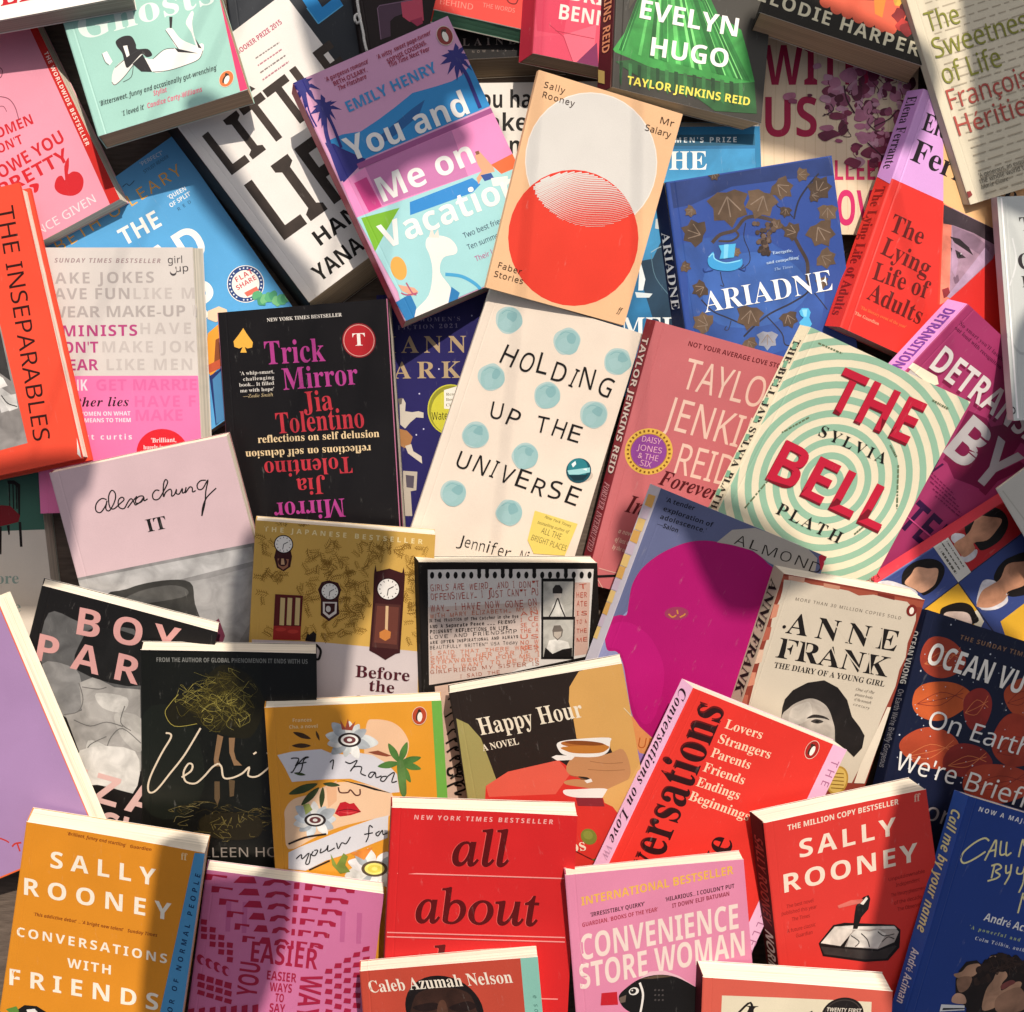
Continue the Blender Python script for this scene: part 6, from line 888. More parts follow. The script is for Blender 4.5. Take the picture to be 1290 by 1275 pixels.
('l','#b7aa94',1.01,(-408,-623,-276,-623)),('l','#b7aa94',1.02,(-246,-623,-119,-623)),('l','#b7aa94',1.03,(-89,-623,-41,-623)),('l','#b7aa94',1.03,(-11,-623,88,-623)),
('l','#b7aa94',1.03,(118,-623,200,-623)),('l','#b7aa94',1.04,(230,-623,324,-623)),('l','#b7aa94',1.04,(354,-623,408,-623)),('l','#b7aa94',1.01,(-566,-682,-457,-682)),
('l','#b7aa94',1.01,(-428,-682,-307,-682)),('l','#b7aa94',1.02,(-277,-682,-220,-682)),('l','#b7aa94',1.02,(-190,-682,-52,-682)),('l','#b7aa94',1.03,(-22,-682,37,-682)),
('l','#b7aa94',1.03,(67,-682,174,-683)),('l','#b7aa94',1.04,(204,-683,254,-683)),('l','#b7aa94',1.04,(284,-683,401,-683)),('l','#b7aa94',1.01,(-565,-741,-489,-741)),
('l','#b7aa94',1.01,(-460,-741,-330,-741)),('l','#b7aa94',1.02,(-301,-741,-178,-742)),('l','#b7aa94',1.02,(-148,-742,-88,-742)),('l','#b7aa94',1.03,(-58,-742,69,-742)),
('l','#b7aa94',1.03,(99,-742,202,-742)),('l','#b7aa94',1.04,(233,-743,277,-743)),('l','#b7aa94',1.04,(307,-743,427,-743)),('l','#b7aa94',1.01,(-565,-800,-453,-800)),
('l','#b7aa94',1.01,(-423,-800,-364,-800)),('l','#b7aa94',1.02,(-335,-801,-275,-801)),('l','#b7aa94',1.02,(-246,-801,-147,-801)),('l','#b7aa94',1.03,(-117,-801,-72,-801)),
('l','#b7aa94',1.03,(-42,-802,75,-802)),('l','#b7aa94',1.04,(105,-802,222,-802)),('l','#b7aa94',1.04,(252,-802,296,-803)),('l','#b7aa94',1.04,(327,-803,428,-803)),
('l','#b7aa94',1.01,(-564,-859,-462,-859)),('l','#b7aa94',1.01,(-432,-859,-324,-860)),('l','#b7aa94',1.02,(-295,-860,-161,-861)),('l','#b7aa94',1.03,(-131,-861,-72,-861)),
('l','#b7aa94',1.03,(-42,-861,4,-861)),('l','#b7aa94',1.03,(34,-861,156,-862)),('l','#b7aa94',1.04,(186,-862,260,-863)),('l','#b7aa94',1.04,(290,-863,368,-863)),
('l','#b7aa94',1.05,(399,-863,429,-863)),('l','#b7aa94',1.01,(-563,-918,-513,-918)),('l','#b7aa94',1.01,(-484,-918,-432,-919)),('l','#b7aa94',1.02,(-403,-919,-305,-919)),
('l','#b7aa94',1.02,(-275,-919,-218,-920)),('l','#b7aa94',1.02,(-189,-920,-136,-920)),('l','#b7aa94',1.03,(-106,-920,-20,-921)),('l','#b7aa94',1.03,(10,-921,91,-922)),
('l','#b7aa94',1.04,(121,-922,183,-922)),('l','#b7aa94',1.04,(213,-922,293,-923)),('l','#b7aa94',1.05,(323,-923,430,-924)),('l','#b7aa94',1.01,(-563,-977,-470,-977)),
('l','#b7aa94',1.01,(-441,-978,-368,-978)),('l','#b7aa94',1.02,(-338,-978,-215,-979)),('l','#b7aa94',1.02,(-186,-979,-118,-980)),('l','#b7aa94',1.03,(-88,-980,3,-981)),
('l','#b7aa94',1.03,(33,-981,107,-982)),('l','#b7aa94',1.04,(137,-982,219,-982)),('l','#b7aa94',1.04,(249,-983,388,-983)),('l','#b7aa94',1.05,(418,-984,431,-984)),
'title',('t','#8a8a3c','The',-62.2,28.2,-0.2,27.7,14.48,'n'),('t','#8a8a3c','Sweetness',-62.5,8.1,0.7,89.5,14.89,'n'),('t','#8a8a3c','of Life',-61.8,-12,0.8,49.8,14.86,'n'),
'author_name',('t','#b4554b','Françoise',-63,-31.2,0.1,79,14.93,'n'),('t','#b4554b','Héritier',-63,-51.4,0.2,69.4,14.94,'n'),'blurb',('t','#6d6558',"'A generous, an exquisite little book",-57.2,-85.5,0.6,65.8,3.68,'n'),
('t','#6d6558','the whole world to be savoured',-58.1,-89.7,0,68.6,3.68,'n'),('t','#6d6558','Marie Claire',-58.3,-93.8,-0.2,23.3,3.36,'i'),'logo',('p','#8f3a3a',(-705,-922,-675,-923,-669,-957,-705,-970)),
])

book('paperback_book', 'pale silver grey book at the right edge with a white rim', 'book', (0.4574,0.0577,0.0325), (0.9777,0.0509,-0.2037,0.1937,0.1561,0.9686),
     (-65.6,80.7,81.6,83.1,61.3,-86.6,-80,-84.2), (0.7,1.7), 7.7, '#bfc2c0', mat='gloss', edge='#f4eeee', spine='#cdb6bb', art=[
'title',('t','#2b2528','The',-50.3,54.4,1,29.5,10.34,'s'),('t','#2b2528','Colony',-56.6,25.3,0.6,57.7,12.05,'s'),('t','#2b2528','Prize',-56.2,12.2,-0.3,41.2,8.39,'s'),
'border',('l','#f6f2f2',1.45,(-625,795,-766,-827)),'logo',('c','#3a3538',-79.4,-76.8,1.91,2.81,-3),('c','#c6c4c4',-79.4,-76.8,0.96,1.66,-3),'illustration',
('L','#d4d5d5',1.32,(-584,492,-582,313,-665,138)),('L','#a9acac',1.94,(-751,-211,-666,-360,-564,-336)),])

book('paperback_book', 'cream paperback with green concentric rings and slanted red capitals', 'book', (0.2548,-0.0724,0.0478), (0.8923,-0.4041,-0.2013,0.1313,-0.1944,0.9721),
     (-64.2,95.8,71.4,98.7,72.4,-95.6,-61.3,-92.7), (-4.6,-1.5), 6.7, '#f2e6c9', spine='#efe3c4', art=[
'rings',('r','#9bc3a8',3.9,3.3,6.07,11.16,24),('r','#9bc3a8',3.9,3.3,16.5,21.6,24),('r','#9bc3a8',3.9,3.3,26.93,32.03,24),('r','#9bc3a8',3.9,3.3,37.37,42.46,24),
('r','#9bc3a8',3.9,3.3,47.8,52.9,24),('r','#9bc3a8',3.9,3.3,58.24,63.33,24),('r','#9bc3a8',3.9,3.3,68.67,73.77,24),('r','#9bc3a8',3.9,3.3,79.11,84.2,24),
('r','#9bc3a8',3.9,3.3,89.54,94.64,24),('r','#9bc3a8',3.9,3.3,99.97,105.07,24),('r','#9bc3a8',3.9,3.3,110.41,115.5,24),('r','#9bc3a8',3.9,3.3,120.84,125.94,24),
('r','#9bc3a8',3.9,3.3,131.28,136.37,24),('l','#6b7a5c',1.29,(-538,881,-514,882)),('l','#6b7a5c',1.3,(-508,883,-485,884)),('l','#6b7a5c',1.3,(-479,884,-463,885)),
('l','#6b7a5c',1.3,(-457,885,-444,886)),('l','#6b7a5c',1.3,(-438,886,-420,887)),('l','#6b7a5c',1.3,(-414,887,-398,888)),('l','#6b7a5c',1.3,(-392,888,-369,889)),
('l','#6b7a5c',1.3,(-363,890,-349,890)),('l','#6b7a5c',1.3,(-343,891,-340,891)),('l','#6b7a5c',1.31,(-462,205,-455,215)),('l','#6b7a5c',1.31,(-451,220,-434,243)),
('l','#6b7a5c',1.31,(-430,249,-415,271)),('l','#6b7a5c',1.31,(-411,276,-402,289)),('l','#6b7a5c',1.31,(-398,294,-386,311)),('l','#6b7a5c',1.31,(-382,316,-371,332)),
('l','#6b7a5c',1.31,(-367,338,-353,358)),('l','#6b7a5c',1.31,(-349,363,-333,385)),('l','#6b7a5c',1.31,(-329,391,-329,391)),('l','#6b7a5c',1.31,(-446,-399,-435,-350)),
('l','#6b7a5c',1.31,(-432,-339,-420,-291)),('l','#6b7a5c',1.31,(-418,-280,-414,-263)),('l','#6b7a5c',1.31,(-411,-252,-407,-235)),('l','#6b7a5c',1.31,(-404,-224,-394,-180)),
('l','#6b7a5c',1.31,(-391,-169,-382,-128)),('l','#6b7a5c',1.31,(-379,-117,-370,-79)),('l','#6b7a5c',1.31,(-367,-68,-361,-42)),('l','#6b7a5c',1.35,(457,353,467,335)),
('l','#6b7a5c',1.35,(472,326,487,298)),('l','#6b7a5c',1.36,(492,290,504,267)),('l','#6b7a5c',1.36,(508,259,524,229)),('l','#6b7a5c',1.36,(529,220,545,190)),
('l','#6b7a5c',1.36,(550,182,557,168)),('l','#6b7a5c',1.36,(562,159,568,147)),('l','#6b7a5c',1.36,(573,138,593,102)),('l','#6b7a5c',1.36,(597,93,608,74)),
('l','#6b7a5c',1.37,(613,65,615,61)),('l','#6b7a5c',1.35,(326,458,331,454)),('l','#6b7a5c',1.35,(334,452,339,449)),('l','#6b7a5c',1.35,(341,448,348,443)),
('l','#6b7a5c',1.35,(351,441,356,438)),('l','#6b7a5c',1.35,(359,436,363,434)),('l','#6b7a5c',1.35,(366,432,373,427)),('l','#6b7a5c',1.35,(376,426,388,418)),
('l','#6b7a5c',1.35,(390,416,401,409)),('l','#6b7a5c',1.35,(404,408,414,401)),('l','#6b7a5c',1.36,(412,-239,418,-225)),('l','#6b7a5c',1.36,(420,-220,427,-205)),
('l','#6b7a5c',1.36,(429,-200,436,-184)),('l','#6b7a5c',1.36,(438,-180,447,-161)),('l','#6b7a5c',1.36,(448,-157,455,-141)),('l','#6b7a5c',1.36,(457,-137,465,-118)),
('l','#6b7a5c',1.36,(467,-114,470,-108)),('l','#6b7a5c',1.36,(472,-104,474,-100)),('l','#6b7a5c',1.35,(444,878,462,878)),('l','#6b7a5c',1.35,(466,877,484,877)),
('l','#6b7a5c',1.35,(488,877,501,876)),('l','#6b7a5c',1.35,(505,876,515,876)),('l','#6b7a5c',1.35,(519,875,525,875)),('l','#6b7a5c',1.35,(530,875,545,874)),
('l','#6b7a5c',1.35,(549,874,562,874)),('l','#6b7a5c',1.35,(566,874,583,873)),('l','#6b7a5c',1.36,(588,873,590,873)),'title',('t','#7d1626','THE',-26.5,48.3,1.3,70,32.22,'b'),
('t','#c8213e','THE',-26,49.8,1.8,69.7,31.66,'b'),('t','#7d1626','BELL',-41.3,-15.2,-0.6,98.7,31.69,'b'),('t','#c8213e','BELL',-40.8,-13.7,-0.4,97.8,31.11,'b'),
'author_name',('t','#1f1d1b','SYLVIA',-20.8,29.8,1.6,56.1,8,'sr'),('t','#1f1d1b','PLATH',-22,-34,-1.2,55.5,8.72,'sr'),'spine_title',('t','#26221e','THE BELL JAR SYLVIA PLATH',10.8,-4.5,-0.1,134,5.13,'sx'),
'spine_print',('l','#7fb193',2.91,(133,-45,181,-39)),('l','#7fb193',2.92,(276,-47,324,-42)),('l','#7fb193',2.94,(420,-50,469,-44)),('l','#7fb193',2.96,(565,-53,613,-47)),
('l','#7fb193',2.97,(710,-55,759,-49)),('l','#7fb193',2.99,(856,-58,905,-52)),('l','#7fb193',3.01,(1003,-60,1052,-54)),('l','#7fb193',3.03,(1151,-63,1200,-57)),
('l','#7fb193',3.05,(1299,-65,1349,-60)),('l','#7fb193',3.07,(1448,-68,1498,-62)),])

book('paperback_book', 'book tiled with faceless black haired portraits on red, blue and yellow', 'book', (0.4222,-0.1482,0.0185), (0.5746,-0.8018,-0.164,0.1294,-0.1088,0.9856),
     (-59,97,82.9,98.7,65,-103.3,-74.7,-101.6), (-3.5,2.3), 8.6, '#36457f', mat='gloss', spine='#dc3f4d', art=[
'red_tile',('p','#b21d24',(-778,105,-777,612,-376,622,-371,-373,-756,-378)),'blue_tile',('p','#3c4a86',(-747,-506,-364,-494,-369,-821,-386,-1103,-781,-1064)),
('p','#36457f',(-369,-370,-366,159,215,245,-88,-484,-360,-493)),'yellow_tile',('p','#d9a62e',(-357,-498,-359,-797,-348,-1005,16,-994,31,-535,-99,-490)),
('p','#d9a62e',(94,-389,94,71,430,-139,320,-444)),'cream_tile',('p','#e6dcc6',(-95,-485,13,-493,61,-579,-97,-553)),'tile_lines',('l','#26263c',0.92,(-751,-509,-360,-494,-88,-484,169,-474)),
('l','#26263c',0.82,(-356,-1000,-358,-791,-360,-494,-368,-369,-366,159)),'portrait#1',('P','#17110f',(-693,-221,-735,-179,-756,-135,-750,-78,-727,-25,-650,55,-565,81,-485,52,-434,-44,-433,-144,-458,-219,-511,-229,-553,-233,-634,-249)),
('P','#dcd6da',(-676,-362,-694,-320,-655,-272,-627,-265,-615,-346)),('P','#dcd6da',(-487,-244,-442,-283,-454,-363,-518,-365)),('P','#c98f6f',(-627,-265,-636,-211,-668,-156,-688,-95,-632,-30,-555,38,-510,-46,-495,-141,-542,-234,-495,-254,-494,-350,-555,-366,-628,-363)),
'portrait#2',('P','#17110f',(-629,-851,-696,-793,-705,-691,-666,-594,-596,-529,-519,-522,-463,-578,-433,-670,-444,-760,-480,-774,-551,-814,-599,-844)),
('P','#d9a384',(-615,-833,-642,-755,-661,-692,-598,-626,-547,-566,-473,-632,-460,-696,-474,-766,-528,-792)),('P','#dcd6da',(-740,-1091,-732,-952,-630,-860,-490,-792,-449,-941)),
'portrait#3',('P','#17110f',(-203,-258,-257,-205,-280,-129,-273,-59,-218,67,-65,45,46,-74,9,-187,-40,-237,-83,-241)),('P','#dcd6da',(-133,-469,-208,-402,-253,-331,-222,-277,-173,-258,-156,-368,-75,-443)),
('P','#dcd6da',(-88,-460,-66,-251,-33,-241,6,-272,-9,-374)),('P','#c98f6f',(-183,-215,-240,-120,-209,-38,-140,30,-25,-67,-62,-217,-25,-280,-44,-389,-103,-465,-133,-469,-192,-382,-188,-298)),
'portrait#4',('P','#17110f',(-265,-728,-271,-663,-229,-568,-161,-512,-79,-513,-14,-544,-140,-771)),('P','#e0c8bc',(-232,-713,-183,-621,-106,-557,-12,-607,-128,-755)),
'text_label',('p','#d9d4cb',(-749,-506,-751,-374,-368,-371,-364,-494)),('l','#5d584f',1.64,(-712,-473,-677,-473)),('l','#5d584f',1.65,(-669,-473,-636,-473)),
('l','#5d584f',1.65,(-628,-472,-604,-472)),('l','#5d584f',1.65,(-596,-472,-577,-472)),('l','#5d584f',1.65,(-569,-472,-543,-472)),('l','#5d584f',1.65,(-535,-471,-512,-471)),
('l','#5d584f',1.65,(-504,-471,-470,-471)),('l','#5d584f',1.66,(-462,-471,-442,-470)),('l','#5d584f',1.66,(-433,-470,-430,-470)),('l','#5d584f',0.93,(-713,-436,-698,-436)),
('l','#5d584f',0.93,(-690,-436,-655,-435)),('l','#5d584f',0.93,(-646,-435,-613,-435)),('l','#5d584f',0.93,(-605,-435,-587,-435)),('l','#5d584f',0.93,(-578,-435,-553,-434)),
('l','#5d584f',0.93,(-544,-434,-520,-434)),('l','#5d584f',0.93,(-512,-434,-482,-433)),('l','#5d584f',0.93,(-474,-433,-440,-433)),('l','#5d584f',0.93,(-431,-433,-431,-433)),
('l','#5d584f',0.72,(-714,-399,-676,-398)),('l','#5d584f',0.72,(-668,-398,-630,-398)),('l','#5d584f',0.72,(-621,-398,-609,-398)),('l','#5d584f',0.72,(-600,-397,-587,-397)),
('l','#5d584f',0.72,(-578,-397,-543,-397)),('l','#5d584f',0.72,(-535,-397,-503,-396)),('l','#5d584f',0.73,(-494,-396,-464,-396)),('l','#5d584f',0.73,(-455,-396,-435,-395)),
'spine_title',('t','#8c1220','FACES IN THE SAME LIGHT',193.7,-7.7,-179.1,86,4.39,'n'),])

book('paperback_book', 'plain stone grey booklet corner lying on the portrait tiled book', 'book', (0.4916,-0.1158,0.0303), (0.8358,0.5475,-0.0408,0.1737,-0.1931,0.9657),
     (-76,99.1,56.3,105.6,75.4,-101.6,-63.9,-95.1), (2.1,-2), 4.8, '#c9c4bb', art=[
'border',('l','#b5b0a6',0.95,(-722,956,-475,-593)),])

book('paperback_book', 'blush pink book with handwritten black title above a grey photograph', 'book', (-0.2193,-0.1496,0.023), (0.9781,0.2073,-0.0176,0.0591,-0.1958,0.9789),
     (-66.3,102.1,65.2,102.4,67.4,-102.9,-70.8,-102.6), (1.1,0.3), 6.7, '#dcbec4', spine='#8e1f3a', art=[
'photograph',('p','#8e8c8c',(-702,200,721,189,733,-989,626,-1234,-778,-1104)),('p','#b6b4b4',(-690,178,631,164,627,51,-238,11,-676,-56)),('p','#a09e9e',(-323,-86,0,1,250,-11,594,13,592,-296,343,-566,-445,-317)),
('P','#3b3a38',(-570,-61,-351,37,-79,45,117,-13,110,-185,107,-484,-99,-861,-669,-928)),('P','#5d5c5a',(-502,-77,-271,-1,-31,-4,80,-62,31,-115,-327,-98)),
('p','#6b2f44',(197,-368,254,-335,266,-482,224,-551,173,-513)),'title',('L','#1d1a1b',0.96,(-314,739,-348,754,-394,725,-411,675,-383,653,-334,695,-313,731,-338,672,-314,654,-258,718,-241,771,-260,799,-294,758,-307,681,-282,659,-229,688,-192,711,-201,733,-232,716,-242,666,-209,646,-167,690,-139,708,-128,681,-123,653)),
('L','#1d1a1b',0.96,(-94,717,-138,683,-183,645)),('L','#1d1a1b',0.96,(-123,653,-80,670,-48,704,-76,713,-109,693,-112,666,-73,669,-46,700,-52,672,-23,682)),
('L','#1d1a1b',0.96,(76,724,51,733,21,707,19,669,56,664,108,717,150,772,141,796,117,763,93,672,117,702,155,719,161,697,153,665,176,673,201,709,190,679,211,670,243,706,235,673,254,676,272,709,256,668,296,704,314,695,309,664,334,670)),
('L','#1d1a1b',0.97,(425,730,388,735,355,710,355,675,388,674,441,731,405,651,375,561,329,471)),('L','#1d1a1b',0.97,(329,471,355,541,401,603,484,657)),'author_name',
('t','#1d1a1b','IT',-8.6,43.3,-0.3,14.8,9.73,'s'),])

book('paperback_book', 'golden wallpaper paperback with clocks and a red chair on its cover', 'book', (-0.0984,-0.2082,0.0189), (0.9973,-0.073,0.0064,-0.0186,-0.1675,0.9857),
     (-64.5,105.4,67.5,105.3,70,-105.5,-67.8,-105.6), (-1.3,0.1), 9.6, '#d3a855', art=[
'floor_panel',('p','#cfc2c2',(-636,129,-131,150,606,143,670,-1112,-666,-1136)),'wallpaper',('f',('#8a6524', '#9c7630', '#7d5a1e'),-62.9,105.2,127.9,9.8,3.6,-92.7,360,7.2,11,[(0.08,0.27,0.21,0.43),(0.08,0.27,0.59,1.01),(0.34,0.48,0.49,0.85),(0.64,0.85,0.35,1.15),(0.03,0.95,0.03,0.18)]),
'blurb',('t','#f0dda8','THE JAPANESE BESTSELLER',-57.8,97.5,-0.1,116.4,3.75,'b'),'wall_clock#1',('p','#3b1618',(-485,844,-379,849,-365,798,-374,718,-422,678,-473,703,-497,780)),
('p','#a06a50',(-471,774,-388,775,-393,717,-427,690,-464,716)),('c','#3b1618',-43.3,75,3.33,3.33,4),('p','#c9a079',(-443,776,-425,777,-417,731,-444,729)),
('c','#2a1012',-43.1,88.7,7.11,7.11,4),('c','#efe9e2',-43.1,88.7,6.35,6.35,4),('l','#2a2022',0.44,(-385,891,-375,891)),('l','#2a2022',0.44,(-390,867,-381,862)),
('l','#2a2022',0.44,(-406,848,-401,839)),('l','#2a2022',0.44,(-429,840,-428,829)),('l','#2a2022',0.44,(-452,844,-457,835)),('l','#2a2022',0.44,(-469,860,-478,854)),
('l','#2a2022',0.44,(-476,884,-487,883)),('l','#2a2022',0.44,(-471,908,-480,912)),('l','#2a2022',0.44,(-455,926,-461,935)),('l','#2a2022',0.44,(-433,934,-433,945)),
('l','#2a2022',0.44,(-410,930,-405,939)),('l','#2a2022',0.44,(-392,914,-384,920)),('l','#2a2022',0.57,(-431,887,-400,906)),('l','#2a2022',0.51,(-431,887,-436,847)),
'wall_clock#2',('p','#3b1618',(-138,618,-86,637,-17,624,9,573,-8,500,3,381,-70,319,-133,362,-138,490,-163,560)),('p','#d9cdc6',(-122,467,-17,474,-17,387,-70,343,-117,380)),
('p','#3b1618',(-107,457,-31,462,-31,402,-71,367,-104,393)),('c','#cfc8c2',-7.9,41.5,1.83,2.44,4),('c','#2a1012',-7.4,55.3,6.81,6.81,4),('c','#efe9e2',-7.4,55.3,6.08,6.08,4),
('l','#2a2022',0.43,(-30,556,-21,557)),('l','#2a2022',0.43,(-35,533,-26,528)),('l','#2a2022',0.43,(-50,515,-45,506)),('l','#2a2022',0.43,(-72,507,-71,497)),
('l','#2a2022',0.43,(-94,511,-98,502)),('l','#2a2022',0.43,(-111,527,-119,521)),('l','#2a2022',0.43,(-118,549,-127,548)),('l','#2a2022',0.43,(-113,572,-122,577)),
('l','#2a2022',0.43,(-98,590,-103,599)),('l','#2a2022',0.43,(-76,598,-77,608)),('l','#2a2022',0.43,(-54,594,-50,603)),('l','#2a2022',0.43,(-37,578,-29,584)),
('l','#2a2022',0.55,(-74,553,-45,571)),('l','#2a2022',0.49,(-74,553,-78,514)),'wall_clock#3',('p','#3b1618',(244,714,250,790,262,736,354,767,450,742,459,787,472,720,473,506,472,119,439,109,366,54,302,90,242,118,248,496)),
('p','#4f2a26',(267,490,454,495,455,147,261,148)),('p','#6b3a30',(280,472,442,475,444,182,274,185)),('p','#d9b48a',(344,477,365,478,371,273,350,272)),('p','#cc8040',(310,268,352,296,395,278,392,230,357,204,313,227)),
('c','#2a1012',35.6,60.8,8.83,8.83,4),('c','#efe9e2',35.6,60.8,7.88,7.88,4),('l','#2a2022',0.55,(413,613,425,614)),('l','#2a2022',0.55,(407,582,418,577)),
('l','#2a2022',0.55,(387,559,394,548)),('l','#2a2022',0.55,(360,549,360,536)),('l','#2a2022',0.55,(331,555,325,543)),('l','#2a2022',0.55,(309,575,298,567)),
('l','#2a2022',0.55,(299,604,287,603)),('l','#2a2022',0.55,(305,634,294,640)),('l','#2a2022',0.55,(325,657,318,668)),('l','#2a2022',0.55,(353,668,352,681)),
('l','#2a2022',0.55,(381,662,387,674)),('l','#2a2022',0.55,(403,642,414,649)),('l','#2a2022',0.71,(356,608,394,632)),('l','#2a2022',0.63,(356,608,351,558)),
'illustration',('p','#5a1a1c',(-477,499,-270,504,-277,154,-480,142)),('p','#cbb27c',(-436,475,-402,474,-402,261,-436,261)),('p','#cbb27c',(-383,479,-349,478,-349,265,-383,266)),
('p','#cbb27c',(-324,484,-290,483,-289,270,-323,270)),('p','#9c2a26',(-479,252,-277,264,-272,155,-480,142)),('c','#b83a32',-42.5,22.7,3.98,1.53,5),('c','#b83a32',-33.3,21.8,3.98,1.53,5),
('p','#1a1416',(-238,161,-223,218,-210,203,-181,233,-157,212,-161,150,-238,153)),('L','#1a1416',1.84,(-161,134,-120,89,-128,23,-147,14)),'title',('t','#4a1520','Before',15,-9.8,0.4,40.5,9.13,'s'),
('t','#4a1520','the',25.7,-19.8,-0.9,18.9,8.84,'s'),('t','#4a1520','Coffee',14.1,-33.3,0.2,43.3,8.89,'s'),])

